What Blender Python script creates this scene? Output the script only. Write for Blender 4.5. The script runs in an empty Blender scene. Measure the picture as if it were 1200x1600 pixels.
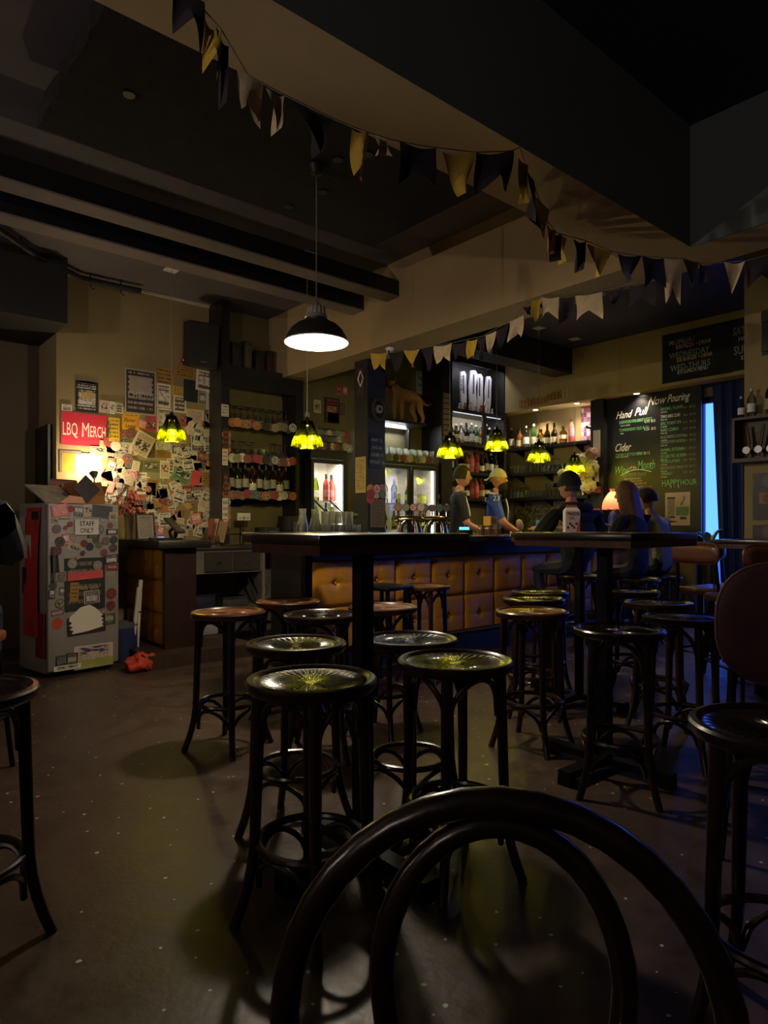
import bpy, bmesh, math, random
from mathutils import Vector, Matrix
random.seed(7)
scene = bpy.context.scene
col = scene.collection
PI = math.pi
# ------------------------------------------------------------------ camera
F, HZ, CAMZ = 1040.0, 822.0, 1.14            # focal length and horizon in px of the 1200x1600 frame
YAW = math.radians(49.5)                     # view direction measured from the world X axis
CA, SA = math.cos(YAW), math.sin(YAW)
cam = bpy.data.cameras.new('camera')
cam.sensor_fit = 'VERTICAL'; cam.sensor_height = 36.0
cam.lens = 36.0 * F / 1600.0
cam.shift_y = (HZ - 800.0) / 1600.0
cam.clip_start = 0.05
camo = bpy.data.objects.new('camera', cam); col.objects.link(camo)
camo.location = (0, 0, CAMZ)
camo.rotation_euler = (PI / 2, 0, YAW - PI / 2)
scene.camera = camo
# ------------------------------------------------------------------ view, world
vs = scene.view_settings
vs.view_transform = 'Standard'; vs.look = 'None'; vs.gamma = 1.0; vs.use_curve_mapping = False
vs.exposure = 1.35
scene.cycles.caustics_reflective = False
scene.cycles.caustics_refractive = False
scene.cycles.sample_clamp_indirect = 4.0
scene.cycles.max_bounces = 8
scene.cycles.transparent_max_bounces = 24
world = bpy.data.worlds.new('world'); scene.world = world
world.use_nodes = True
_bg = world.node_tree.nodes['Background']
_bg.inputs['Color'].default_value = (0.020, 0.062, 0.42, 1)     # blue dusk
_bg.inputs['Strength'].default_value = 4.8
P_PENDANT, P_GREEN, P_MERCH, P_TABLE, P_CLIP, P_DOWN, P_FRIDGE, P_FILL = 25.0, 7.6, 7.5, 1.5, 3.5, 14.0, 2.4, 38.0

# ------------------------------------------------------------------ pixel -> place (each with its own real distance)
def ray(px, py):
    r = (px - 600.0) / F
    return (CA + SA * r, SA - CA * r, (HZ - py) / F)
def at(px, py, d):
    x, y, z = ray(px, py); return Vector((x * d, y * d, CAMZ + z * d))
def onY(px, py, Y):
    x, y, z = ray(px, py); return at(px, py, Y / y)
def onX(px, py, X):
    x, y, z = ray(px, py); return at(px, py, X / x)
def onZ(px, py, Z):
    x, y, z = ray(px, py); return at(px, py, (Z - CAMZ) / z)
def ground(px, d):
    p = at(px, HZ, d); return Vector((p.x, p.y, 0))
def depth(p): return p[0] * CA + p[1] * SA

# ------------------------------------------------------------------ materials
def lin(c):
    return tuple(((v / 255.0) / 12.92 if v / 255.0 <= 0.04045 else ((v / 255.0 + 0.055) / 1.055) ** 2.4) for v in c)
MATS = {}
class NT:
    def __init__(s, m):
        m.use_nodes = True; s.t = m.node_tree; s.n = s.t.nodes; s.l = s.t.links
        s.bsdf = s.n['Principled BSDF']; s.out = s.n['Material Output']
    def new(s, typ, **kw):
        n = s.n.new(typ)
        for k, v in kw.items(): setattr(n, k, v)
        return n
    def put(s, sock, v):
        if v is None: return
        if hasattr(v, 'node'): s.l.new(v, sock)
        else:
            try: sock.default_value = v
            except Exception: sock.default_value = (v[0], v[1], v[2], 1) if len(v) == 3 else v
    def math(s, op, a, b=0.0, c=None):
        n = s.new('ShaderNodeMath', operation=op)
        s.put(n.inputs[0], a); s.put(n.inputs[1], b)
        if c is not None: s.put(n.inputs[2], c)
        return n.outputs[0]
    def mix(s, f, a, b):
        n = s.new('ShaderNodeMix', data_type='RGBA')
        s.put(n.inputs[0], f)
        for i, v in ((6, a), (7, b)):
            if hasattr(v, 'node'): s.l.new(v, n.inputs[i])
            else: n.inputs[i].default_value = (v[0], v[1], v[2], 1)
        return n.outputs[2]
    def noise(s, scale, vec=None, detail=3.0, rough=0.5):
        n = s.new('ShaderNodeTexNoise'); n.inputs['Scale'].default_value = scale
        n.inputs['Detail'].default_value = detail; n.inputs['Roughness'].default_value = rough
        if vec is not None: s.l.new(vec, n.inputs['Vector'])
        return n
    def coord(s, which='Object'):
        return s.new('ShaderNodeTexCoord').outputs[which]
    def ramp(s, f, stops, interp='LINEAR'):
        n = s.new('ShaderNodeValToRGB'); n.color_ramp.interpolation = interp
        els = n.color_ramp.elements
        while len(els) < len(stops): els.new(0.5)
        for e, (p, c) in zip(els, stops):
            e.position = p; e.color = (c[0], c[1], c[2], 1)
        s.put(n.inputs[0], f)
        return n.outputs[0]
    def bump(s, h, strength=0.3, dist=0.01):
        n = s.new('ShaderNodeBump'); n.inputs['Strength'].default_value = strength
        n.inputs['Distance'].default_value = dist
        s.l.new(h, n.inputs['Height']); s.l.new(n.outputs[0], s.bsdf.inputs['Normal'])

def M(name, c=(128, 128, 128), rough=0.6, metal=0.0, var=0.18, scale=6.0, bump=0.0, emit=0.0, ecol=None, spec=0.5, coat=0.0):
    """plain procedural material: colour broken up by noise, optional fine relief"""
    if name in MATS: return MATS[name]
    m = bpy.data.materials.new(name); t = NT(m); MATS[name] = m
    b = t.bsdf; base = lin(c)
    nz = t.noise(scale, t.coord('Object'), 4.0, 0.6)
    lo = tuple(v * (1 - var) for v in base); hi = tuple(min(1, v * (1 + var)) for v in base)
    t.put(b.inputs['Base Color'], t.ramp(nz.outputs[0], [(0.3, lo), (0.7, hi)]))
    b.inputs['Roughness'].default_value = rough; b.inputs['Metallic'].default_value = metal
    b.inputs['Specular IOR Level'].default_value = spec
    if coat: b.inputs['Coat Weight'].default_value = coat; b.inputs['Coat Roughness'].default_value = 0.15
    if bump:
        n2 = t.noise(scale * 6, t.coord('Object'), 4.0, 0.6); t.bump(n2.outputs[0], bump, 0.01)
    if emit:
        b.inputs['Emission Color'].default_value = (*(ecol or base), 1)
        b.inputs['Emission Strength'].default_value = emit
    return m

def M_wood(name, c1, c2, rough=0.35, scale=3.0, axis=2, coat=0.0):
    if name in MATS: return MATS[name]
    m = bpy.data.materials.new(name); t = NT(m); MATS[name] = m
    mp = t.new('ShaderNodeMapping'); t.l.new(t.coord('Object'), mp.inputs[0])
    sc = [14.0, 14.0, 14.0]; sc[axis] = 1.2; mp.inputs['Scale'].default_value = sc
    nz = t.noise(scale, mp.outputs[0], 6.0, 0.65)
    t.put(t.bsdf.inputs['Base Color'], t.ramp(nz.outputs[0], [(0.3, lin(c1)), (0.7, lin(c2))]))
    t.bsdf.inputs['Roughness'].default_value = rough
    if coat: t.bsdf.inputs['Coat Weight'].default_value = coat; t.bsdf.inputs['Coat Roughness'].default_value = 0.2
    t.bump(nz.outputs[0], 0.15, 0.004)
    return m

def M_glass(name, c=(235, 245, 240), alpha=0.75, rough=0.03, trans=0.0):
    """thin glass: see-through with a fresnel gloss (and some scattering for coloured glass)"""
    if name in MATS: return MATS[name]
    m = bpy.data.materials.new(name); t = NT(m); MATS[name] = m
    t.n.remove(t.bsdf)
    tr = t.new('ShaderNodeBsdfTransparent'); tr.inputs[0].default_value = (*lin(c), 1)
    gl = t.new('ShaderNodeBsdfGlossy'); gl.inputs['Roughness'].default_value = rough
    gl.inputs[0].default_value = (0.9, 0.9, 0.9, 1)
    fr = t.new('ShaderNodeFresnel'); fr.inputs[0].default_value = 1.5
    nz = t.noise(9.0, t.coord('Object'))
    f = t.math('MULTIPLY_ADD', nz.outputs[0], 0.10, fr.outputs[0])
    f = t.math('ADD', f, 1 - alpha - 0.25)
    f = t.math('MAXIMUM', f, 0.02)
    mx = t.new('ShaderNodeMixShader'); t.l.new(f, mx.inputs[0]); t.l.new(tr.outputs[0], mx.inputs[1]); t.l.new(gl.outputs[0], mx.inputs[2])
    res = mx
    if trans:
        tl = t.new('ShaderNodeBsdfTranslucent'); tl.inputs[0].default_value = (*lin(c), 1)
        m2 = t.new('ShaderNodeMixShader'); m2.inputs[0].default_value = trans
        t.l.new(mx.outputs[0], m2.inputs[1]); t.l.new(tl.outputs[0], m2.inputs[2]); res = m2
    t.l.new(res.outputs[0], t.out.inputs[0])
    return m

def M_emit(name, c, s):
    if name in MATS: return MATS[name]
    m = bpy.data.materials.new(name); t = NT(m); MATS[name] = m
    t.n.remove(t.bsdf)
    e = t.new('ShaderNodeEmission'); nz = t.noise(3.0, t.coord('Object'))
    k = lin(c); t.put(e.inputs[0], t.ramp(nz.outputs[0], [(0.2, tuple(v * 0.92 for v in k)), (0.8, k)]))
    e.inputs[1].default_value = s
    t.l.new(e.outputs[0], t.out.inputs[0]); return m

def M_print(name, papers, inks, pics=True, lines=14.0, border=0.0):
    """flat print on paper: header, text lines and a picture block; colours differ from sheet to sheet"""
    if name in MATS: return MATS[name]
    m = bpy.data.materials.new(name); t = NT(m); MATS[name] = m
    sep = t.new('ShaderNodeSeparateXYZ'); t.l.new(t.coord('Generated'), sep.inputs[0])
    gx, gz = sep.outputs[0], sep.outputs[2]
    rnd = t.new('ShaderNodeObjectInfo').outputs['Random']
    n = len(papers)
    paper = t.ramp(rnd, [(i / n, lin(p)) for i, p in enumerate(papers)], 'CONSTANT')
    r2 = t.math('FRACT', t.math('MULTIPLY', rnd, 17.31)); r3 = t.math('FRACT', t.math('MULTIPLY', rnd, 91.7))
    k = len(inks); ink = t.ramp(r2, [(i / k, lin(p)) for i, p in enumerate(inks)], 'CONSTANT')
    cmb = t.new('ShaderNodeCombineXYZ')
    t.put(cmb.inputs[0], t.math('MULTIPLY', gx, 26.0)); row = t.math('FLOOR', t.math('MULTIPLY', gz, lines))
    t.put(cmb.inputs[1], t.math('MULTIPLY', row, 7.3)); t.put(cmb.inputs[2], t.math('MULTIPLY', rnd, 50.0))
    nz = t.noise(1.0, cmb.outputs[0], 2.0)
    fr = t.math('FRACT', t.math('MULTIPLY', gz, lines))
    txt = t.math('MULTIPLY', t.math('LESS_THAN', fr, 0.5), t.math('GREATER_THAN', nz.outputs[0], 0.46))
    ax = t.math('ABSOLUTE', t.math('SUBTRACT', gx, 0.5)); az = t.math('ABSOLUTE', t.math('SUBTRACT', gz, 0.5))
    inside = t.math('MULTIPLY', t.math('LESS_THAN', ax, 0.4), t.math('LESS_THAN', az, 0.43))
    colr = t.mix(t.math('MULTIPLY', t.math('MULTIPLY', txt, inside), 0.8), paper, ink)
    if pics:
        cz = t.math('MULTIPLY_ADD', r3, 0.3, 0.4)
        pz = t.math('LESS_THAN', t.math('ABSOLUTE', t.math('SUBTRACT', gz, cz)), 0.2)
        pm = t.math('MULTIPLY', t.math('MULTIPLY', pz, t.math('LESS_THAN', ax, 0.36)), t.math('GREATER_THAN', r2, 0.3))
        cm2 = t.new('ShaderNodeCombineXYZ'); t.put(cm2.inputs[0], t.math('MULTIPLY', gx, 4.0)); t.put(cm2.inputs[1], t.math('MULTIPLY', gz, 5.0)); t.put(cm2.inputs[2], t.math('MULTIPLY', rnd, 33.0))
        pn = t.noise(1.3, cm2.outputs[0], 4.0, 0.7)
        pic = t.mix(t.math('GREATER_THAN', pn.outputs[0], 0.52), ink, t.mix(0.6, paper, pn.outputs[1]))
        colr = t.mix(pm, colr, pic)
    if border:
        bm_ = t.math('MAXIMUM', t.math('GREATER_THAN', ax, 0.5 - border), t.math('GREATER_THAN', az, 0.5 - border * 0.7))
        colr = t.mix(bm_, colr, ink)
    t.put(t.bsdf.inputs['Base Color'], colr)
    t.bsdf.inputs['Roughness'].default_value = 0.65
    return m

def M_badge(name, cols):
    """round printed badge: rim, ring and centre in two inks, differing from badge to badge"""
    if name in MATS: return MATS[name]
    m = bpy.data.materials.new(name); t = NT(m); MATS[name] = m
    sep = t.new('ShaderNodeSeparateXYZ'); t.l.new(t.coord('Generated'), sep.inputs[0])
    dx = t.math('SUBTRACT', sep.outputs[0], 0.5); dz = t.math('SUBTRACT', sep.outputs[2], 0.5)
    r = t.math('SQRT', t.math('ADD', t.math('MULTIPLY', dx, dx), t.math('MULTIPLY', dz, dz)))
    rnd = t.new('ShaderNodeObjectInfo').outputs['Random']; r2 = t.math('FRACT', t.math('MULTIPLY', rnd, 23.7))
    n = len(cols)
    a = t.ramp(rnd, [(i / n, lin(p)) for i, p in enumerate(cols)], 'CONSTANT')
    b = t.ramp(r2, [(i / n, lin(p)) for i, p in enumerate(reversed(cols))], 'CONSTANT')
    cm = t.new('ShaderNodeCombineXYZ'); t.put(cm.inputs[0], t.math('MULTIPLY', dx, 7.0)); t.put(cm.inputs[1], t.math('MULTIPLY', dz, 7.0)); t.put(cm.inputs[2], t.math('MULTIPLY', rnd, 40.0))
    nz = t.noise(1.0, cm.outputs[0], 3.0)
    blob = t.math('MULTIPLY', t.math('LESS_THAN', r, 0.3), t.math('GREATER_THAN', nz.outputs[0], 0.52))
    ring = t.math('LESS_THAN', t.math('ABSOLUTE', t.math('SUBTRACT', r, 0.38)), 0.035)
    t.put(t.bsdf.inputs['Base Color'], t.mix(t.math('MAXIMUM', blob, ring), a, b))
    t.bsdf.inputs['Roughness'].default_value = 0.5
    return m

# ------------------------------------------------------------------ mesh builder
def basis(d):
    d = Vector(d).normalized()
    u = d.cross(Vector((0, 0, 1)))
    if u.length < 1e-4: u = Vector((1, 0, 0))
    u.normalize(); return u, d.cross(u).normalized()
class MB:
    def __init__(s): s.v = []; s.f = []; s.m = []; s.cur = 0
    def add(s, vs_, fs):
        o = len(s.v); s.v += [tuple(p) for p in vs_]
        for f in fs: s.f.append([i + o for i in f]); s.m.append(s.cur)
        return s
    def mat(s, i): s.cur = i; return s
    def box(s, x0, x1, y0, y1, z0, z1, mtx=None):
        p = [Vector(q) for q in ((x0, y0, z0), (x1, y0, z0), (x1, y1, z0), (x0, y1, z0), (x0, y0, z1), (x1, y0, z1), (x1, y1, z1), (x0, y1, z1))]
        if mtx is not None: p = [mtx @ q for q in p]
        return s.add(p, [(0, 3, 2, 1), (4, 5, 6, 7), (0, 1, 5, 4), (1, 2, 6, 5), (2, 3, 7, 6), (3, 0, 4, 7)])
    def cyl(s, p0, p1, r0, r1=None, n=12, caps=True):
        r1 = r0 if r1 is None else r1
        p0, p1 = Vector(p0), Vector(p1); u, w = basis(p1 - p0); vs_ = []
        for p, r in ((p0, r0), (p1, r1)):
            for i in range(n):
                a = 2 * PI * i / n; vs_.append(p + u * (r * math.cos(a)) + w * (r * math.sin(a)))
        fs = [(i, (i + 1) % n, n + (i + 1) % n, n + i) for i in range(n)]
        if caps: fs += [tuple(range(n))[::-1], tuple(range(n, 2 * n))]
        return s.add(vs_, fs)
    def tube(s, path, r, n=8, closed=False, flat=None):
        path = [Vector(p) for p in path]; k = len(path); vs_ = []
        rs = r if isinstance(r, (list, tuple)) else [r] * k
        up = None
        for i, p in enumerate(path):
            a = path[(i - 1) % k] if (closed or i) else p; b = path[(i + 1) % k] if (closed or i < k - 1) else p
            d = (b - a).normalized()
            if up is None: u, w = basis(d)
            else:
                u = (up - d * up.dot(d)); u = u.normalized() if u.length > 1e-5 else basis(d)[0]; w = d.cross(u).normalized()
            up = u
            for j in range(n):
                t = 2 * PI * j / n; vs_.append(p + u * (rs[i] * math.cos(t)) + w * (rs[i] * (flat or 1) * math.sin(t)))
        fs = []
        for i in range(k if closed else k - 1):
            i2 = (i + 1) % k
            for j in range(n): fs.append((i * n + j, i * n + (j + 1) % n, i2 * n + (j + 1) % n, i2 * n + j))
        if not closed: fs += [tuple(range(n))[::-1], tuple(range((k - 1) * n, k * n))]
        return s.add(vs_, fs)
    def lathe(s, prof, n=24, c=(0, 0, 0), mtx=None):
        vs_ = []; k = len(prof); c = Vector(c)
        for r, z in prof:
            for j in range(n):
                a = 2 * PI * j / n; q = Vector((r * math.cos(a), r * math.sin(a), z))
                vs_.append((mtx @ q if mtx is not None else q) + c)
        fs = []
        for i in range(k - 1):
            for j in range(n): fs.append((i * n + j, i * n + (j + 1) % n, (i + 1) * n + (j + 1) % n, (i + 1) * n + j))
        if prof[0][0] > 1e-6: fs.append(tuple(range(n))[::-1])
        if prof[-1][0] > 1e-6: fs.append(tuple(range((k - 1) * n, k * n)))
        return s.add(vs_, fs)
    def lathe_open(s, prof, n=24, c=(0, 0, 0), mtx=None):
        vs_ = []; k = len(prof); c = Vector(c)
        for r, z in prof:
            for j in range(n):
                a = 2 * PI * j / n; q = Vector((r * math.cos(a), r * math.sin(a), z))
                vs_.append((mtx @ q if mtx is not None else q) + c)
        return s.add(vs_, [(i * n + j, i * n + (j + 1) % n, (i + 1) * n + (j + 1) % n, (i + 1) * n + j) for i in range(k - 1) for j in range(n)])
    def ell(s, c, r, n=16, k=10, fn=None):
        vs_ = []; c = Vector(c)
        for i in range(k + 1):
            th = PI * i / k
            for j in range(n):
                a = 2 * PI * j / n
                d = Vector((math.sin(th) * math.cos(a), math.sin(th) * math.sin(a), -math.cos(th)))
                q = Vector((d.x * r[0], d.y * r[1], d.z * r[2]))
                if fn: q = fn(q, d)
                vs_.append(q + c)
        return s.add(vs_, [(i * n + j, i * n + (j + 1) % n, (i + 1) * n + (j + 1) % n, (i + 1) * n + j) for i in range(k) for j in range(n)])
    def prism(s, poly, y0, y1, mtx=None):
        """polygon in the local XZ plane pushed from y0 (front) to y1"""
        n = len(poly)
        p = [Vector((x, y0, z)) for x, z in poly] + [Vector((x, y1, z)) for x, z in poly]
        if mtx is not None: p = [mtx @ q for q in p]
        return s.add(p, [tuple(range(n)), tuple(range(n, 2 * n))[::-1]] + [(i, i + n, (i + 1) % n + n, (i + 1) % n) for i in range(n)])
    def grid(s, fn, nu, nv):
        vs_ = [fn(i / nu, j / nv) for j in range(nv + 1) for i in range(nu + 1)]
        return s.add(vs_, [(j * (nu + 1) + i, j * (nu + 1) + i + 1, (j + 1) * (nu + 1) + i + 1, (j + 1) * (nu + 1) + i) for j in range(nv) for i in range(nu)])
    def mesh(s, name, mats, smooth=True, fix=True):
        me = bpy.data.meshes.new(name); me.from_pydata(s.v, [], s.f); me.update()
        for m in (mats if isinstance(mats, (list, tuple)) else [mats]): me.materials.append(m)
        me.polygons.foreach_set('material_index', s.m)
        if fix:
            bm = bmesh.new(); bm.from_mesh(me); bmesh.ops.remove_doubles(bm, verts=bm.verts, dist=1e-5)
            bmesh.ops.recalc_face_normals(bm, faces=bm.faces); bm.to_mesh(me); bm.free()
        if smooth:
            me.polygons.foreach_set('use_smooth', [True] * len(me.polygons))
            try: me.set_sharp_from_angle(angle=math.radians(38))
            except Exception: pass
        me.update(); return me
    def build(s, name, mats, parent=None, loc=(0, 0, 0), rot=(0, 0, 0), smooth=True, fix=True):
        return link(name, s.mesh(name, mats, smooth, fix), parent, loc, rot)

def link(name, me, parent=None, loc=(0, 0, 0), rot=(0, 0, 0)):
    o = bpy.data.objects.new(name, me); col.objects.link(o)
    o.location = loc; o.rotation_euler = rot if isinstance(rot, (tuple, list)) else (0, 0, rot)
    if parent is not None: o.parent = parent
    return o
def tag(o, label, cat, group=None):
    o['label'] = label; o['category'] = cat
    if group: o['group'] = group
    return o
def thing(name, label, cat, loc=(0, 0, 0), rot=0.0, group=None):
    o = bpy.data.objects.new(name, None); col.objects.link(o); o.empty_display_size = 0.1
    o.location = loc; o.rotation_euler = rot if isinstance(rot, (tuple, list)) else (0, 0, rot)
    return tag(o, label, cat, group)
def struct(o): o['kind'] = 'structure'; return o
def copy_tree(o, parent=None, loc=None, rot=None, label=None):
    c = o.copy(); col.objects.link(c); c.parent = parent
    if loc is not None: c.location = loc
    if rot is not None: c.rotation_euler = rot if isinstance(rot, (tuple, list)) else (0, 0, rot)
    if label: c['label'] = label
    for ch in KIDS(o): copy_tree(ch, c)
    return c
def KIDS(o): return [x for x in o.children]
def part(name, mb, mat, parent, loc=(0, 0, 0), rot=(0, 0, 0), smooth=True, label=None):
    o = mb.build(name, mat, parent, loc, rot, smooth)
    if label: o['label'] = label
    return o
def light(name, kind, loc, power, color=(1, 1, 1), parent=None, rot=(0, 0, 0), **kw):
    l = bpy.data.lights.new(name, kind); l.energy = power; l.color = color
    for k, v in kw.items(): setattr(l, k, v)
    o = bpy.data.objects.new(name, l); col.objects.link(o); o.location = loc; o.rotation_euler = rot
    if parent is not None: o.parent = parent
    return o

# text: flat lettering, made into meshes in one go at the end
TEXTQ = []
def text(parent, s, x, z, cap, mat, y=-0.004, width=None, shear=0.0, rot=0.0, align='LEFT', bold=0.0, name='lettering', mtx=None):
    TEXTQ.append(dict(parent=parent, s=s, x=x, z=z, cap=cap, mat=mat, y=y, width=width, shear=shear, rot=rot, align=align, bold=bold, name=name, mtx=mtx))
def flush_text():
    tmp = []
    for q in TEXTQ:
        cu = bpy.data.curves.new('t', 'FONT'); cu.body = q['s']; cu.size = 1.0; cu.resolution_u = 2
        cu.shear = q['shear']; cu.offset = q['bold']
        o = bpy.data.objects.new('t', cu); col.objects.link(o); tmp.append(o)
    bpy.context.view_layer.update()
    dg = bpy.context.evaluated_depsgraph_get()
    for q, o in zip(TEXTQ, tmp):
        me = bpy.data.meshes.new_from_object(o.evaluated_get(dg))
        if len(me.vertices):
            xs = [v.co.x for v in me.vertices]; x0, x1 = min(xs), max(xs)
            k = q['cap'] / 0.69; kx = (q['width'] / max(1e-4, x1 - x0)) if q['width'] else k
            ox = x0 if q['align'] == 'LEFT' else (x0 + x1) / 2
            R = Matrix.Rotation(q['rot'], 3, 'Y')
            for v in me.vertices:
                p = R @ Vector(((v.co.x - ox) * kx, 0, v.co.y * k))
                p = p + Vector((q['x'], q['y'], q['z']))
                v.co = q['mtx'] @ p if q['mtx'] is not None else p
            me.materials.clear(); me.materials.append(q['mat']); me.update()
            link(q['name'], me, q['parent'])
        cu = o.data; bpy.data.objects.remove(o); bpy.data.curves.remove(cu)
def rbox(mb, x0, x1, y0, y1, z0, z1, r=0.01, mtx=None):
    """box with chamfered vertical and horizontal edges"""
    bm = bmesh.new(); bmesh.ops.create_cube(bm, size=1.0)
    for v in bm.verts: v.co = Vector((x0 + (v.co.x + .5) * (x1 - x0), y0 + (v.co.y + .5) * (y1 - y0), z0 + (v.co.z + .5) * (z1 - z0)))
    bmesh.ops.bevel(bm, geom=list(bm.edges), offset=r, segments=2, affect='EDGES', profile=0.5)
    bm.verts.index_update()
    vs_ = [(mtx @ v.co) if mtx is not None else v.co.copy() for v in bm.verts]
    mb.add(vs_, [tuple(v.index for v in f.verts) for f in bm.faces]); bm.free(); return mb
def disc(mb, r, y0, y1, n=20, c=(0, 0)):
    return mb.prism([(c[0] + r * math.cos(2 * PI * i / n), c[1] + r * math.sin(2 * PI * i / n)) for i in range(n)], y0, y1)
# ================================================================== materials used in the setting
cream = M('cream_paint', (150, 132, 92), 0.75, var=0.10, scale=1.5, bump=0.05)
tan = M('tan_paint', (172, 148, 108), 0.75, var=0.10, scale=1.2, bump=0.05)
dkceil = M('charcoal_ceiling_paint', (98, 93, 96), 0.7, var=0.12, scale=1.5)
navy = M('navy_ceiling_paint', (40, 44, 66), 0.6, var=0.1, scale=1.5)
slate = M('slate_paint', (92, 98, 98), 0.75, var=0.08, scale=1.0)
black = M('black_paint', (24, 23, 24), 0.5, var=0.2, scale=5)
blackwood = M('black_stained_wood', (30, 27, 27), 0.45, var=0.25, scale=7)
felt = M('black_acoustic_felt', (30, 28, 28), 0.95, var=0.3, scale=9, bump=0.6)
wallbrown = M('brown_wall_paint', (92, 78, 58), 0.8, var=0.1, scale=1.5)
offwhite = M('off_white_paint', (205, 195, 172), 0.6, var=0.06)
CEIL, BEAMZ = 3.42, 2.73
BX = 3.80                      # face of the beam along Y
XR = 7.75                      # far right wall
YB = 6.40                      # poster / back-bar wall

def M_floor():
    m = bpy.data.materials.new('stained_concrete'); t = NT(m)
    c = t.coord('Object')
    n1 = t.noise(0.9, c, 5.0, 0.6); n2 = t.noise(7.0, c, 6.0, 0.7); n3 = t.noise(42.0, c, 3.0)
    f = t.math('ADD', t.math('MULTIPLY', n1.outputs[0], 0.5), t.math('MULTIPLY', n2.outputs[0], 0.5))
    base = t.ramp(f, [(0.35, lin((56, 43, 36))), (0.55, lin((79, 62, 52))), (0.7, lin((94, 75, 63)))])
    vo = t.new('ShaderNodeTexVoronoi', voronoi_dimensions='2D'); vo.inputs['Scale'].default_value = 9.0; t.l.new(c, vo.inputs['Vector'])
    sz = t.math('MULTIPLY', n3.outputs[0], 0.20)
    keep = t.math('GREATER_THAN', vo.outputs['Color'], 0.55)
    sp = t.math('MULTIPLY', t.math('LESS_THAN', vo.outputs['Distance'], t.math('SUBTRACT', sz, 0.062)), keep)
    t.put(t.bsdf.inputs['Base Color'], t.mix(sp, base, lin((210, 205, 190))))
    t.put(t.bsdf.inputs['Roughness'], t.ramp(n2.outputs[0], [(0.3, (0.30,) * 3), (0.7, (0.52,) * 3)]))
    t.bump(n3.outputs[0], 0.25, 0.004)
    return m
fl = MB().box(-3.0, XR + .1, -3.0, 7.6, -0.1, 0.0).build('floor', M_floor(), smooth=False); struct(fl)

# ceilings
struct(MB().box(-3.0, BX + .02, 1.75, 7.6, CEIL, CEIL + .1).build('ceiling', dkceil, smooth=False))
struct(MB().box(-3.0, BX + .02, -3.0, 1.75, CEIL, CEIL + .1).build('ceiling', navy, smooth=False))
struct(MB().box(BX + .02, XR + .1, -3.0, 7.6, CEIL, CEIL + .1).build('ceiling', navy, smooth=False))
# beams: one along X (underside tan, near face slate), one along Y (cream)
o = MB(); o.box(-3.0, BX, 1.75, 2.10, BEAMZ, CEIL)
me = o.mesh('trim_1', [tan, slate], False)
for p in me.polygons: p.material_index = 1 if p.normal.y < -0.5 else 0
struct(link('trim_1', me))
o = MB(); o.box(BX, BX + .34, -3.0, YB, BEAMZ, CEIL)
me = o.mesh('trim_2', [tan, slate], False)
struct(link('trim_2', me))
# part of the Y beam on the near side of the X beam is painted slate: a separate facing board
struct(MB().box(BX - .012, BX, -3.0, 1.75, BEAMZ, CEIL).build('trim_3', slate, smooth=False))
# two black ceiling joists; pale underside strips have the light painted into their grey
joist_lit = M('lit_joist_underside', (128, 118, 116), .65, var=.08)
for i, (y0, y1) in enumerate(((4.25, 4.41), (4.73, 4.90))):
    struct(MB().box(-3.0, BX, y0, y1, 3.112, 3.24).build('trim_%d' % (4 + i), black, smooth=False))
    struct(MB().box(-3.0, BX, y0, y1, 3.10, 3.112).build('trim_%d' % (6 + i), joist_lit, smooth=False))
struct(MB().box(BX + .34, XR, 4.95, 5.22, 3.10, CEIL).build('trim_8', black, smooth=False))

# ------------------------------------------------------------------ walls
PX0 = 1.63                      # left end of the poster wall
struct(MB().box(PX0, 3.17, YB, 7.2, 0, CEIL).build('wall_back', cream, smooth=False))
struct(MB().box(3.17, XR, YB + .02, 7.2, 0, CEIL).build('wall_back', M('olive_wall_paint', (120, 110, 76), 0.8, var=0.1, scale=2), smooth=False))
struct(MB().box(-3.0, PX0, 7.0, 7.2, 0, CEIL).build('wall_left', wallbrown, smooth=False))
struct(MB().box(-3.0, PX0 - .0, 6.05, 7.0, 2.86, CEIL).build('trim_9', M('dark_bulkhead_paint', (34, 31, 31), 0.7), smooth=False))
struct(MB().box(-3.2, -3.0, -3.0, 7.2, 0, CEIL).build('wall_left', wallbrown, smooth=False))
struct(MB().box(-3.0, XR, -3.2, -3.0, 0, CEIL).build('wall_front', wallbrown, smooth=False))
# trim around the poster wall
o = MB(); o.box(1.63, 3.17, YB - .018, YB, CEIL - .03, CEIL - .004); o.box(3.145, 3.17, YB - .018, YB, 1.0, CEIL - .03)
struct(o.build('trim_10', offwhite, smooth=False))
# right wall: bottle wall, soffit above, window openings towards the street
W1 = (1.30, 3.52); WZ = 2.62
o = MB()
o.box(XR, XR + .2, W1[1], 7.2, 0, CEIL); o.box(XR, XR + .2, -3.2, W1[0], 0, CEIL)
o.box(XR, XR + .2, W1[0], W1[1], WZ, CEIL)
struct(o.build('wall_right', cream, smooth=False))
SX = 7.42
struct(MB().box(SX, XR, 2.0, YB, 2.74, CEIL).build('trim_11', M('pale_cream_paint', (176, 156, 104), 0.7, var=0.08, scale=1.2), smooth=False))
struct(MB().box(SX - .003, SX, 4.28, 4.292, 2.745, CEIL).build('trim_12', tan, smooth=False))
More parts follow.
